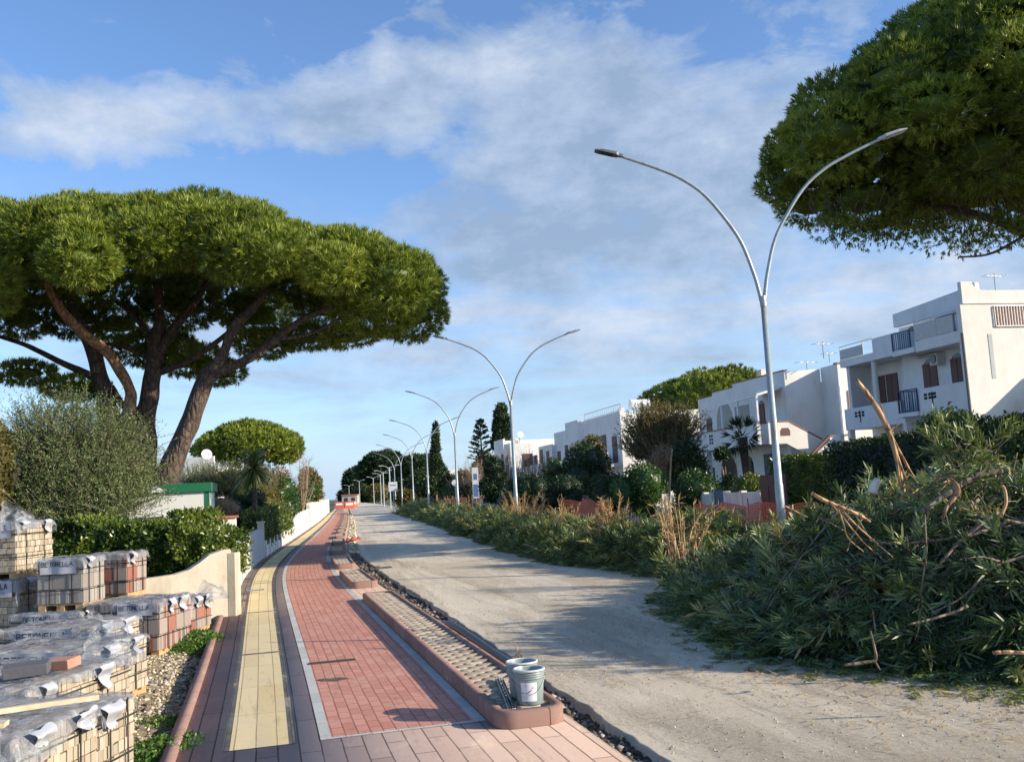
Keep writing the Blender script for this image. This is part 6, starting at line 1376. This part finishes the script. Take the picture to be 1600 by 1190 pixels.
def sprigs_mesh(P, D, scale, tint, origin):
    """all the sprigs of one pile as one triangle mesh, their stems as another"""
    VV = []; FF = []; TT = []; n0 = 0; Yv, Zv = frame_of(D); kind = RNG.integers(0, len(SPR), len(P)); SV = []; SF = []; s0 = 0
    for k in range(len(SPR)):
        ii = np.where(kind == k)[0]
        if not len(ii): continue
        V, Fq, tri, T, pts = SPR[k]; m = len(V)
        W_ = P[ii][:, None] + scale[ii][:, None, None] * (V[None, :, 0:1] * D[ii][:, None] + V[None, :, 1:2] * Yv[ii][:, None] + V[None, :, 2:3] * Zv[ii][:, None])
        f = np.concatenate([Fq[:, [0, 1, 2]], Fq[:, [0, 2, 3]], tri]); VV.append(W_.reshape(-1, 3)); FF.append((f[None] + (np.arange(len(ii)) * m)[:, None, None]).reshape(-1, 3) + n0); TT.append((tint[ii][:, None] + T[None]).ravel()); n0 += m * len(ii)
        # stems: three-sided
        q = len(pts); ang = np.array([0, 2.09, 4.19]); st = []
        for j in range(q):
            r_ = .006 * (1 - .6 * j / q)
            for a in ang: st.append(pts[j] + [0, r_ * math.cos(a), r_ * math.sin(a)])
        st = np.array(st); Ws = P[ii][:, None] + scale[ii][:, None, None] * (st[None, :, 0:1] * D[ii][:, None] + st[None, :, 1:2] * Yv[ii][:, None] + st[None, :, 2:3] * Zv[ii][:, None])
        fs = np.array([(j * 3 + a, j * 3 + (a + 1) % 3, j * 3 + 3 + (a + 1) % 3, j * 3 + 3 + a) for j in range(q - 1) for a in range(3)])
        SV.append(Ws.reshape(-1, 3)); SF.append((fs[None] + (np.arange(len(ii)) * len(st))[:, None, None]).reshape(-1, 4) + s0); s0 += len(st) * len(ii)
    o = np.array(origin); return (np.concatenate(VV) - o, np.concatenate(FF), np.clip(np.concatenate(TT), 0, 1)), (np.concatenate(SV) - o, np.concatenate(SF))
def inpoly(x, y, poly):
    r_ = np.zeros(len(x), bool); j = len(poly) - 1
    for k in range(len(poly)):
        xi, yi = poly[k]; xj, yj = poly[j]; r_ ^= ((yi > y) != (yj > y)) & (x < (xj - xi) * (y - yi) / (yj - yi + 1e-12) + xi); j = k
    return r_
def dist_edge(x, y, poly):
    d = np.full(len(x), 1e9)
    for k in range(len(poly)):
        a = np.array(poly[k - 1]); b_ = np.array(poly[k]); ab = b_ - a; t = np.clip(((x - a[0]) * ab[0] + (y - a[1]) * ab[1]) / (ab @ ab), 0, 1); d = np.minimum(d, np.hypot(x - a[0] - t * ab[0], y - a[1] - t * ab[1]))
    return d
def pile(label, poly, peak, edge, n, seed, sun_n=.25, scale=(.8, 1.3), stalks=30, fringe=.25, hfun=None, mats=('oleander_leaf', 'oleander_sun_leaf'), flat=.35, rough=.16):
    rg = np.random.default_rng(seed); poly = [tuple(p) for p in poly]; A = np.array(poly); cx, cy = A.mean(0); base = (cx, cy, 0); root = empty('branch_pile', base, label, 'pile of branches', 'piles of cut oleander along the road')
    def hgt(x, y):
        d = dist_edge(x, y, poly); ins = inpoly(x, y, poly); h = 1 - np.exp(-d / edge); nz = np.array([mnoise.noise(Vector((float(a) * .9, float(b_) * .9, seed))) + .5 * mnoise.noise(Vector((float(a) * 2.3, float(b_) * 2.3, seed + 3.))) for a, b_ in zip(x, y)])
        pk = hfun(x, y) if hfun else peak; return np.where(ins, pk * h * (1 + rough * nz), 0)
    lo, hi = A.min(0), A.max(0); X = []; Yy = []
    while len(X) < n:
        x = rg.uniform(lo[0] - .2, hi[0] + .2, 4000); y = rg.uniform(lo[1] - .2, hi[1] + .2, 4000); k = inpoly(x, y, poly); X += list(x[k]); Yy += list(y[k])
    X = np.array(X[:n]); Yy = np.array(Yy[:n]); h = hgt(X, Yy); e = .12; gx = (hgt(X + e, Yy) - h) / e; gy = (hgt(X, Yy + e) - h) / e
    N = unit(np.column_stack([-gx, -gy, np.ones(n)])); lay = rg.uniform(.80, 1.02, n); P = np.column_stack([X, Yy, np.maximum(.01, h * lay - .08)])
    T_ = unit(np.cross(N, rg.normal(size=(n, 3)))); outw = unit(np.column_stack([N[:, 0], N[:, 1], np.zeros(n)]) + 1e-6)
    D = unit(T_ * .8 + outw * .5 + N * rg.uniform(-.05, .7, n)[:, None] + np.array([0, 0, .05]) - np.array([0, 0, 1.]) * (np.hypot(N[:, 0], N[:, 1]) * .9)[:, None]); D[:, 2] = np.where(P[:, 2] < .22, np.maximum(D[:, 2], -.05), D[:, 2]); D = unit(D)
    P -= D * .25; P[:, 2] = np.maximum(P[:, 2], .02)
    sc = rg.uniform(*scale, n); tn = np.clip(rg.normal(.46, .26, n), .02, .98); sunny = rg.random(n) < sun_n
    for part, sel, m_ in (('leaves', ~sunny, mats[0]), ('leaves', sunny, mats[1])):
        if sel.sum() < 3: continue
        (V, Fq, T), (SV, SF) = sprigs_mesh(P[sel], D[sel], sc[sel], tn[sel], base)
        V[:, 2] = np.maximum(V[:, 2], -.035 + .05 * RNG.random(len(V)))
        link(part, np_mesh(part, V, Fq, T), M[m_], root)
        link('twigs', np_mesh('twigs', SV, SF), M['twig_bark'], root)['kind'] = 'stuff'
    # inner mass of the heap: solid mound added to stop see-through, inner shade in its colour
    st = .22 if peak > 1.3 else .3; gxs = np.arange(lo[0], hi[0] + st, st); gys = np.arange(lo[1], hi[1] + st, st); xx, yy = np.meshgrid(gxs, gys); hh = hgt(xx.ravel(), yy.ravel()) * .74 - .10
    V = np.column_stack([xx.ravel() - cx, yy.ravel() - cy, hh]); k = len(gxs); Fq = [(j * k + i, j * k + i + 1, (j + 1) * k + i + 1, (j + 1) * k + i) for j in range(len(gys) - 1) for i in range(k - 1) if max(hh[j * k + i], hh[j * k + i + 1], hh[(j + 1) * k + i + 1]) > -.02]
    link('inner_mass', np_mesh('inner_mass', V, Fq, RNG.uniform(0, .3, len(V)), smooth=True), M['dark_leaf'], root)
    if stalks:
        for q in range(stalks):
            i = rg.integers(0, n); p = np.array([X[i] - cx, Yy[i] - cy, h[i] * .8]); d = unit(np.array([rg.normal() * .7, rg.normal() * .7, rg.uniform(.1, 1.2)])[None])[0]; L_ = rg.uniform(.3, .9); r_ = rg.uniform(.004, .012)
            m = p + d * L_ * .5 + rg.normal(size=3) * .05; MB().tube([tuple(p - d * .4), tuple(m), tuple(p + d * L_)], [r_, r_ * .8, r_ * .5], 6, .2).build('bare_branch', M['twig_bark'], root, smooth=True)
    return root, hgt
near_poly = [(6.4, 7.5), (5.0, 7.7), (4.1, 8.15), (3.3, 8.8), (2.65, 9.5), (2.2, 10.3), (2.35, 11.6), (2.15, 13.4), (2.35, 15.2), (2.9, 17.3), (4.2, 18.5), (6.2, 18.2), (7.4, 15), (7.9, 11), (7.8, 8)]
def nh(x, y): return np.interp(y, [8, 10, 12, 13.5, 15, 18.5], [1.75, 1.72, 1.55, 1.2, .95, .8]) * np.interp(x, [1.7, 3.2, 4.6, 8], [.55, .82, 1.0, 1.02])
np_root, np_h = pile('biggest heap of cut oleander branches at the right, around the foot of the nearest lamp', near_poly, 2.0, .85, 7600, 3, .26, (.62, 1.35), 70, hfun=nh, rough=.24)
# long bare limbs lying across its front
rgb = np.random.default_rng(77); bx, by = float(np.mean([p[0] for p in near_poly])), float(np.mean([p[1] for p in near_poly]))
for k in range(34):
    y0 = rgb.uniform(7.9, 11.5); x0 = np.interp(y0, [7.9, 9, 10.5, 11.5], [4.8, 3.1, 2.2, 2.3]) + rgb.uniform(.4, 3.2); a = rgb.uniform(-.9, .9) + (3.14 if rgb.random() < .5 else 0); L_ = rgb.uniform(.6, 1.7); r_ = rgb.uniform(.006, .017); P_ = []
    bend = rgb.uniform(-.5, .5)
    for j in range(6):
        t_ = j / 5; aa = a + bend * t_; xx = x0 + math.cos(aa) * L_ * (t_ - .3); yy = y0 + math.sin(aa) * L_ * .6 * (t_ - .3); hh = float(np_h(np.array([xx]), np.array([yy]))[0]); P_.append((xx - bx, yy - by, max(.02, hh * .98 + .06 + .10 * math.sin(2.2 * t_ + k) + rgb.normal() * .02)))
    P_ = smooth_path(P_, 3); MB().tube(P_, list(np.linspace(r_, r_ * .45, len(P_))), 6, .3).build('bare_branch', M['twig_bark'] if k % 4 else M['split_wood'], np_root, smooth=True)
    j = len(P_) // 2; q = np.array(P_[j]); e = q + np.array([rgb.normal() * .25, rgb.normal() * .15 - .1, rgb.uniform(-.05, .3)]); MB().tube([tuple(q), tuple((q + e) / 2 + [0, 0, .03]), tuple(e)], [r_ * .6, r_ * .5, r_ * .3], 5, .2).build('bare_branch', M['twig_bark'], np_root, smooth=True)
# row of lower heaps running into the distance; front edge then back edge
def fe(y): return float(np.interp(y, [17, 20.4, 22.3, 28.5, 40, 53, 75, 102], [2.75, 2.35, 1.05, -.2, -2.1, -4.2, -8.1, -13.0]))
segs = [(18.2, 23.5, 2.9, .95, 1900, 'heap with dry orange stalks directly behind the biggest heap'), (23.8, 30.5, 2.7, .8, 2000, 'second low heap of cut greenery behind the biggest heap'), (30.8, 38.5, 2.6, .75, 1700, 'low heap of cut greenery just before the second lamp'), (38.8, 48, 2.6, .72, 1500, 'low heap of cut greenery just beyond the second lamp'), (48.3, 60, 2.7, .75, 1300, 'low heap of cut greenery around the third lamp'), (60.3, 76, 3.0, .8, 1200, 'low heap of cut greenery before the fourth lamp'), (76.3, 100, 3.4, .95, 1200, 'farthest heap of greenery ending by the white sign')]
for i, (y0, y1, wd_, pk, n, lb) in enumerate(segs):
    ys = np.linspace(y0, y1, 5); po = [(fe(y) + .15 * math.sin(y * 2.1), y) for y in ys] + [(fe(y) + wd_, y) for y in ys[::-1]]
    pile(lb, po, pk, .45, n, 20 + i, .62, (.9, 1.3) if i < 3 else (1.1, 1.7), 36, mats=('oleander_leaf', 'oleander_sun_leaf'))
# shoots still standing: dry orange stalk clumps
def stalk_clump(px, pb, Y, n, ht, wd_, label, seed, leaf=.5):
    rg = np.random.default_rng(seed); c = W(px, pb, Y); base = (c[0], Y, 0); root = empty('dry_stalks', base, label, 'dry stalks', 'clumps of dry orange stalks'); b = MB(); acc = Acc()
    for k in range(n):
        a = rg.uniform(0, 6.28); q = rg.uniform(.0, .35) * wd_; t = rg.uniform(.2, 1) * wd_; h_ = ht * rg.uniform(.6, 1.05); p0 = np.array([q * math.cos(a), q * math.sin(a), .3]); p2 = np.array([t * math.cos(a), t * math.sin(a), h_]); m = (p0 + p2) / 2 + np.array([0, 0, .12 * ht]); b.tube([tuple(p0), tuple(m), tuple(p2)], [.011, .009, .005], 4, cap=False)
        m_ = 14; tt = rg.uniform(.3, 1, m_)[:, None]; P = p0 + (p2 - p0) * tt + [0, 0, .1 * ht] * (1 - abs(2 * tt - 1)); acc.add(*leaf_quads(P, unit(rdir(m_) + (p2 - p0) * .8), .16, .014, rg.uniform(.1, 1, m_)))
    b.build('stalks', M['split_wood'], root); acc.build('dry_leaves', M['dry_stalk_leaf'], root); return root
for i, (px, Y, n, ht, wd_) in enumerate([(1062, 16.8, 26, 1.4, .85), (955, 22.5, 30, 1.45, .5), (885, 27, 26, 1.4, .6), (812, 36.5, 40, 1.6, .9), (835, 33, 26, 1.5, .7), (735, 50, 26, 1.6, 1.0), (705, 62, 24, 1.6, 1.2), (660, 85, 20, 1.9, 1.5)]):
    stalk_clump(px, 800, Y, n, ht, wd_, ['orange dry stalks fanning up behind the left end of the biggest heap', 'dry stalks right of the middle of the shrub row', 'dry stalks in the shrub row left of the withered heap', 'tall dry orange stalks at the foot of the second lamp', 'dry stalks just right of the second lamp foot', 'dry stalks between the second and third lamps', 'dry stalks beside the third lamp foot', 'dry stalks near the fifth lamp foot'][i], 70 + i)
# notable broken branches sticking out of the biggest heap
def branch(name, label, paths, m_='split_wood', part='wood', leaf_ends=None):
    base = tuple(paths[0][0][0]); root = empty(name, base, label, 'cut branch', 'big broken branches on the heap'); b = MB()
    for pts, rad in paths:
        P_ = smooth_path([tuple(np.array(p) - base) for p in pts], 5); b.tube(P_, list(np.interp(np.linspace(0, 1, len(P_)), np.linspace(0, 1, len(rad)), rad)), 8, .35)
    b.build(part, M[m_], root, smooth=True)
    if leaf_ends is not None:
        P, n = leaf_ends; P = np.array(P); idx = RNG.integers(0, len(P), n); Q = P[idx] + RNG.normal(scale=.10, size=(n, 3)); D = unit(RNG.normal(size=(n, 3)) * .6 + np.array([-.2, -.1, .75]))
        (V, Fq, T), (SV, SF) = sprigs_mesh(Q - D * .15, D, RNG.uniform(.6, .95, n), RNG.uniform(.3, .7, n), base); link('leaves', np_mesh('leaves', V, Fq, T), M['oleander_sun_leaf'], root); link('twigs', np_mesh('twigs', SV, SF), M['twig_bark'], root)['kind'] = 'stuff'
    return root
def Wp(Y, *a): return [tuple(W(px, py, Y + (d[0] if d else 0))) for px, py, *d in a]
branch('broken_branch', 'tall splintered branch standing up against the dark hedge, bark torn to orange', [
    (Wp(10.5, (1420, 815), (1408, 752), (1400, 712), (1388, 672), (1372, 640), (1352, 612), (1338, 592)), [.022, .024, .028, .032, .030, .028, .012]),
    (Wp(10.5, (1440, 770, .2), (1418, 728, .1), (1398, 690), (1384, 660), (1375, 628)), [.010, .014, .016, .014, .005]), (Wp(10.45, (1430, 790), (1412, 740), (1400, 705), (1392, 680)), [.012, .014, .014, .01]),
    (Wp(10.4, (1406, 756), (1403, 730), (1398, 700), (1392, 678)), [.009, .011, .012, .01]), (Wp(10.45, (1388, 676), (1396, 668), (1405, 662)), [.012, .010, .003])])
branch('broken_branch', 'pale stripped branch lying down the front of the heap, left of centre', [(Wp(9.3, (1268, 770), (1290, 782), (1320, 795), (1345, 806), (1360, 815)), [.016, .018, .02, .018, .008]), (Wp(9.25, (1300, 788), (1320, 812), (1345, 842), (1370, 866)), [.009, .008, .007, .004]),
    (Wp(9.2, (1316, 797), (1340, 822), (1372, 850), (1395, 870)), [.009, .008, .006, .004]), (Wp(9.2, (1310, 795), (1318, 818), (1325, 840), (1350, 862)), [.008, .007, .006, .003]), (Wp(9.3, (1336, 803), (1350, 826), (1362, 846)), [.007, .006, .003]), (Wp(9.3, (1225, 789), (1262, 808)), [.006, .004])])
branch('broken_branch', 'thick sawn limb with a cut end pointing right, leaves above it', [(Wp(9.6, (1440, 800), (1480, 770), (1520, 745), (1552, 738), (1576, 733)), [.024, .028, .029, .028, .030]), (Wp(9.9, (1448, 796), (1490, 765), (1535, 730)), [.022, .026, .022])], 'twig_bark',
       leaf_ends=(Wp(9.7, (1495, 712), (1515, 705), (1535, 712), (1550, 722), (1505, 730), (1480, 715), (1545, 700), (1525, 735)), 34))
branch('broken_branch', 'curved limb with peeling reddish bark in the middle of the heap', [(Wp(9.2, (1472, 812), (1480, 790), (1496, 770), (1494, 757), (1486, 748)), [.012, .018, .024, .018, .010])], 'orange_bark')
branch('broken_branch', 'long grey limb rising to the right across the heap', [(Wp(9.0, (1470, 880), (1495, 850), (1530, 820), (1560, 800)), [.010, .013, .017, .018]), (Wp(9.0, (1510, 838), (1545, 826), (1580, 812)), [.016, .014, .008])], 'twig_bark')
branch('broken_branch', 'hooked pale stem at the right end of the heap', [(Wp(8.8, (1565, 805), (1572, 785), (1570, 765), (1566, 758)), [.012, .014, .013, .01])])
branch('broken_branch', 'bare horizontal limb at the right picture edge', [(Wp(8.6, (1570, 812), (1600, 818), (1640, 826)), [.014, .015, .016])], 'twig_bark')
branch('broken_branch', 'white-tipped cut stub among the leaves near the top of the heap', [(Wp(10, (1362, 770), (1366, 758), (1372, 748)), [.05, .045, .03])], 'stone_white')
branch('broken_branch', 'forked dry branch at the bottom of the heap by the road', [(Wp(8.4, (1320, 1038), (1350, 1034), (1368, 1030), (1366, 1010), (1360, 985)), [.012, .014, .013, .010, .006]), (Wp(8.4, (1366, 1030), (1375, 1046)), [.009, .006])], 'twig_bark')
branch('broken_branch', 'thin bare branch with a pale broken tip in the lower right of the heap', [(Wp(7.9, (1418, 975), (1450, 968), (1490, 956), (1512, 946)), [.007, .009, .011, .013])], 'twig_bark')
branch('broken_branch', 'short pale sawn end sticking out at the lower right edge', [(Wp(7.0, (1552, 1019), (1580, 1018), (1640, 1022)), [.013, .013, .012])])
branch('standing_shoot', 'single tall bare shoot standing in the shrubs left of the palm', [(Wp(30, (1046, 780), (1047, 740), (1050, 700)), [.035, .03, .02])], 'dry_root')
# scattered sprigs and leaf litter in front of the heap
def litter():
    root = empty('leaf_litter', (2.2, 9, -.04), 'loose leaves and small sprigs scattered on the road along the heaps', 'leaf litter'); root['kind'] = 'stuff'
    n = 260; t = RNG.beta(.8, 1.5, n); ed = np.array([(4.6, 6.9), (4.0, 7.5), (3.6, 8.0), (3.0, 8.7), (2.4, 9.3), (1.9, 10.2), (1.9, 11.8), (1.8, 13.5), (2.1, 15.4)]); q = np.linspace(0, 1, len(ed)); P = np.column_stack([np.interp(t, q, ed[:, 0]) - RNG.normal(scale=.16, size=n) + .15, np.interp(t, q, ed[:, 1]), np.full(n, -.02)])
    a = RNG.uniform(0, 6.28, n); D = unit(np.column_stack([np.cos(a), np.sin(a), np.full(n, .04)])); (V, Fq, T), (SV, SF) = sprigs_mesh(P, D, RNG.uniform(.5, .8, n), RNG.uniform(.3, .9, n), (2.2, 9, -.04)); V[:, 2] = np.maximum(V[:, 2] * .6, .0) + .006 * RNG.random(len(V))
    o = link('sprigs', np_mesh('sprigs', V, Fq, T), M['oleander_sun_leaf'], root); o['kind'] = 'stuff'
    n = 3800; s = RNG.uniform(5.5, 30, n); x = np.array([fe(max(17, v)) if v > 17 else np.interp(v, [6, 7.4, 8.6, 9.6, 14.3, 17], [4.2, 3.6, 2.9, 1.7, 1.9, 2.6]) for v in s]) - abs(RNG.normal(scale=.8, size=n)); P = np.column_stack([x, s, np.full(n, -.036)]); a = RNG.uniform(0, 6.28, n)
    D = np.column_stack([np.cos(a), np.sin(a), RNG.uniform(0, .25, n)]); V, Fq, T = leaf_quads(P, unit(D), RNG.uniform(.04, .13, n), .014, RNG.uniform(.3, 1, n), N=np.tile([0, 0, 1.], (n, 1))); o = link('leaves', np_mesh('leaves', V - [2.2, 9, -.04], Fq, T), M['dry_stalk_leaf'], root); o['kind'] = 'stuff'
litter()

# ------------------------------------------------------------ weeds on the verge
def weeds(name, label, px, py, Y0, rx, ry, n, L, wd, h_, m_='weed_leaf', seed=0):
    x0, y0 = G(px, py); rg = np.random.default_rng(seed); root = empty(name, (x0, y0, -.05), label, 'weeds'); root['kind'] = 'stuff'
    a = rg.uniform(0, 6.28, n); q = np.sqrt(rg.uniform(0, 1, n)); x = q * np.cos(a) * rx; y = q * np.sin(a) * ry; z = h_ * (1 - q ** 2) * rg.uniform(.2, 1, n); P = np.column_stack([x, y, z]); D = unit(rdir(n) + [0, 0, .5]); V, Fq, T = leaf_quads(P, D, L * rg.uniform(.6, 1.2, n), wd, np.clip(rg.normal(.5, .25, n), 0, 1)); o = link('leaves', np_mesh('leaves', V, Fq, T), M[m_], root); o['kind'] = 'stuff'
weeds('weeds', 'bright green leafy weeds at the foot of the red and grey packs', 302, 1004, 0, .34, .8, 3600, .05, .028, .20, seed=1)
weeds('weeds', 'low green weeds on the gravel by the nearest kerb', 258, 1165, 0, .35, .55, 3200, .035, .022, .09, seed=2)
weeds('weeds', 'sparse weed patch on the gravel beside the nearest pack', 232, 1125, 0, .22, .35, 700, .03, .018, .05, seed=3)
weeds('weeds', 'mossy weeds at the end of the old stained wall', 325, 962, 0, .3, .5, 1200, .04, .024, .09, seed=4)

# ------------------------------------------------------------ right-hand fence, orange mesh, signs
def fline(y): return float(np.interp(y, [20, 27, 32, 45, 56, 68, 85, 110, 130], [9.2, 7.15, 6.2, 4.5, 2.6, .3, -3.4, -8.5, -12.5]))
def panel(y0, y1, z1, label, m_='white_wall_paint', posts=3, th=.12, grp='white fence panels on the right', gaps=False):
    x0, x1 = fline(y0), fline(y1); L = math.hypot(x1 - x0, y1 - y0); hd = math.atan2(-(x1 - x0), y1 - y0); root = empty('fence_panel', (x0, y0, 0), label, 'fence', grp, rz=hd); b = MB()
    n = max(1, int(L / .45))
    if gaps:
        for k in range(n): b.box(-th / 2, th / 2, k * L / n, k * L / n + L / n * .6, -.1, z1 + RNG.uniform(-.04, .04))
        b.box(-th / 2 + .02, th / 2 - .02, 0, L, .0, .45); b.build('slats', M[m_], root)
    else:
        b.box(-th / 2, th / 2, 0, L, -.1, z1); b.build('panel', M[m_], root)
    b = MB()
    for k in range(posts): yy = k * L / (posts - 1); MB().box(-.09, .09, yy - .09, yy + .09, -.1, z1 + .05).build('post', M[m_], root)
    return root
panel(27.9, 30.3, 1.28, 'white fence panel right beside the nearest lamp, under the ochre bush'); panel(31.4, 32.8, 1.25, 'white fence panel behind the feathery dark shrub')
x_ = fline(26.4); rt = empty('gate', (x_, 26.4, 0), 'brown wooden gate leaf right of the nearest lamp', 'gate', rz=.35)
for k in range(3): MB().box(-.02, .02, k * .42, k * .42 + .38, .05, 1.75).build('plank', M['brown_shutter'], rt)
MB().box(.03, .06, 0, 1.25, .3, .4).box(.03, .06, 0, 1.25, 1.4, 1.5).build('rail', M['brown_shutter'], rt)
x_ = fline(30.5); rt = empty('gate', (x_, 30.5, 0), 'dark grey metal gate between the two white fence panels', 'gate', rz=.2); MB().box(-.03, .03, 0, .75, .05, 1.35).build('leaf', M['blue_iron'], rt)
for i, (y0, y1, g) in enumerate([(33, 37, 1), (38, 43, 1), (44, 48, 1), (49, 54, 0), (55.5, 61, 1), (62, 68, 0), (69.5, 76, 1), (78, 86, 0), (88, 98, 1), (100, 112, 0)]):
    panel(y0, y1, 1.2 + .1 * (i % 3), ['slatted white fence behind the dry stalks, nearest slatted stretch', 'slatted white fence behind the low heap right of the second lamp', 'slatted white fence directly right of the orange mesh', 'solid white fence above the orange mesh', 'picket-like white fence left of the round dark tree', 'solid white fence behind the second lamp foot', 'pointed white fence left of the second lamp', 'solid far white fence right of the third lamp', 'far white slatted fence between the third and fourth lamps', 'farthest solid white fence, by the fourth lamp'][i], gaps=bool(g))
def mesh_run(y0, y1, off, h_, label):
    n = 26; V = []; UV = []; 
    for k in range(n):
        y = y0 + (y1 - y0) * k / (n - 1); x = fline(y) + off + .12 * math.sin(k * 1.1)
        for j in range(4): V.append((x + .03 * math.sin(k * 2.3 + j), y, .05 + (h_ + .07 * math.sin(k * .9)) * j / 3)); UV.append(((y - y0) / 1.0, j / 3))
    x0 = fline(y0) + off; root = empty('safety_mesh', (x0, y0, 0), label, 'orange mesh', 'orange safety mesh runs'); V = np.array(V) - [x0, y0, 0]
    link('mesh', np_mesh('mesh', V, [(k * 4 + j, k * 4 + j + 1, k * 4 + j + 5, k * 4 + j + 4) for k in range(n - 1) for j in range(3)], uv=UV), M['orange_mesh'], root)
    for k in range(0, n, 6): MB().tube([(V[k * 4][0], V[k * 4][1], -.1), (V[k * 4][0], V[k * 4][1], h_ + .2)], .015, 5).build('stake', M['rust_iron'], root)
mesh_run(23, 30, -1.2, .95, 'orange safety mesh between the biggest heap and the white fence panel'); mesh_run(39, 52, -1.6, 1.0, 'long orange safety mesh right of the second lamp'); mesh_run(53, 66, -1.6, 1.0, 'orange safety mesh left of the second lamp'); mesh_run(80, 100, -2.0, 1.2, 'small far orange mesh between the third and fourth lamps')
def sign(px, py, Y, w_, h_, m_, label, name='road_sign', cat='sign', stripe=None, disc=False):
    c = W(px, py, Y); rt = empty(name, (c[0], Y, -.2), label, cat, rz=.05)
    MB().tube([(0, .06, 0), (0, .06, c[2] + .2)], .04, 6).build('post', M['galvanised'], rt)
    if disc: MB().tube([(0, 0, c[2] + .2), (0, -.04, c[2] + .2)], w_ / 2, 20).build('mirror', M[m_], rt)
    else:
        p = MB().box(-w_ / 2, w_ / 2, -.03, .02, c[2] + .2 - h_ / 2, c[2] + .2 + h_ / 2).build('panel', M[m_], rt)
        if stripe:
            for (a, b_, z0, z1, mm) in stripe: MB().box(a * w_, b_ * w_, -.036, -.031, c[2] + .2 + z0 * h_, c[2] + .2 + z1 * h_).build('marking', M[mm], p)
sign(614, 760, 100, .9, 1.0, 'white_plastic', 'small white panel sign among the far lamps', stripe=[(-.35, .35, .1, .2, 'sign_blue')])
sign(743, 754, 66, .42, 2.1, 'white_plastic', 'tall narrow white and blue sign left of the round dark tree', stripe=[(-.4, .4, -.45, -.05, 'sign_blue'), (-.3, .3, .1, .3, 'sign_blue')])
sign(711, 754, 72, .5, .5, 'white_metal', 'small round white mirror on a post near the third lamp', 'traffic_mirror', 'traffic mirror', disc=True)
sign(756, 768, 62, .35, .9, 'white_plastic', 'low white board beside the round dark tree')
# barriers and parked things at the far end
def barrier(px, py, Y, lb, w_=1.5, h_=1.0, rz=0.):
    x, y = W(px, py, Y)[0], Y; rt = empty('barrier', (x, y, -.05), lb, 'barrier', 'orange barriers closing the street', rz=rz)
    b = MB(); b.box(-w_ / 2, w_ / 2, -.2, .2, 0, .3).box(-w_ / 2, w_ / 2, -.1, .1, .3, h_); b.build('body', M['orange_plastic'], rt, bevel=.03); MB().box(-w_ * .35, w_ * .35, -.108, -.101, h_ * .55, h_ * .8).build('white_band', M['white_plastic'], rt)
for i, (px, py, Y) in enumerate([(530, 785, 172), (546, 787, 160), (552, 785, 178), (539, 783, 190)]): barrier(px, py, Y, ['orange barrier at the left end, on the cycle path', 'orange barrier in the middle, nearest one', 'orange barrier at the right end of the group', 'orange barrier farthest back in the group'][i], 1.6, 1.25, .17 + .2 * i)
rt = empty('far_building', (W(546, 775, 325)[0], 325, -.3), 'low pale building closing the far end of the street', 'building'); MB().box(-2.6, 2.6, 0, 5, 0, 3.0).build('wall', M['far_wall'], rt); MB().box(-2.8, 2.8, -.3, 5.3, 3.003, 3.3).build('roof', M['red_tile'], rt); MB().box(-1.8, -.6, -.05, -.003, .9, 2.2).box(.6, 1.8, -.05, -.003, .9, 2.2).build('windows', M['dark_glass'], rt)
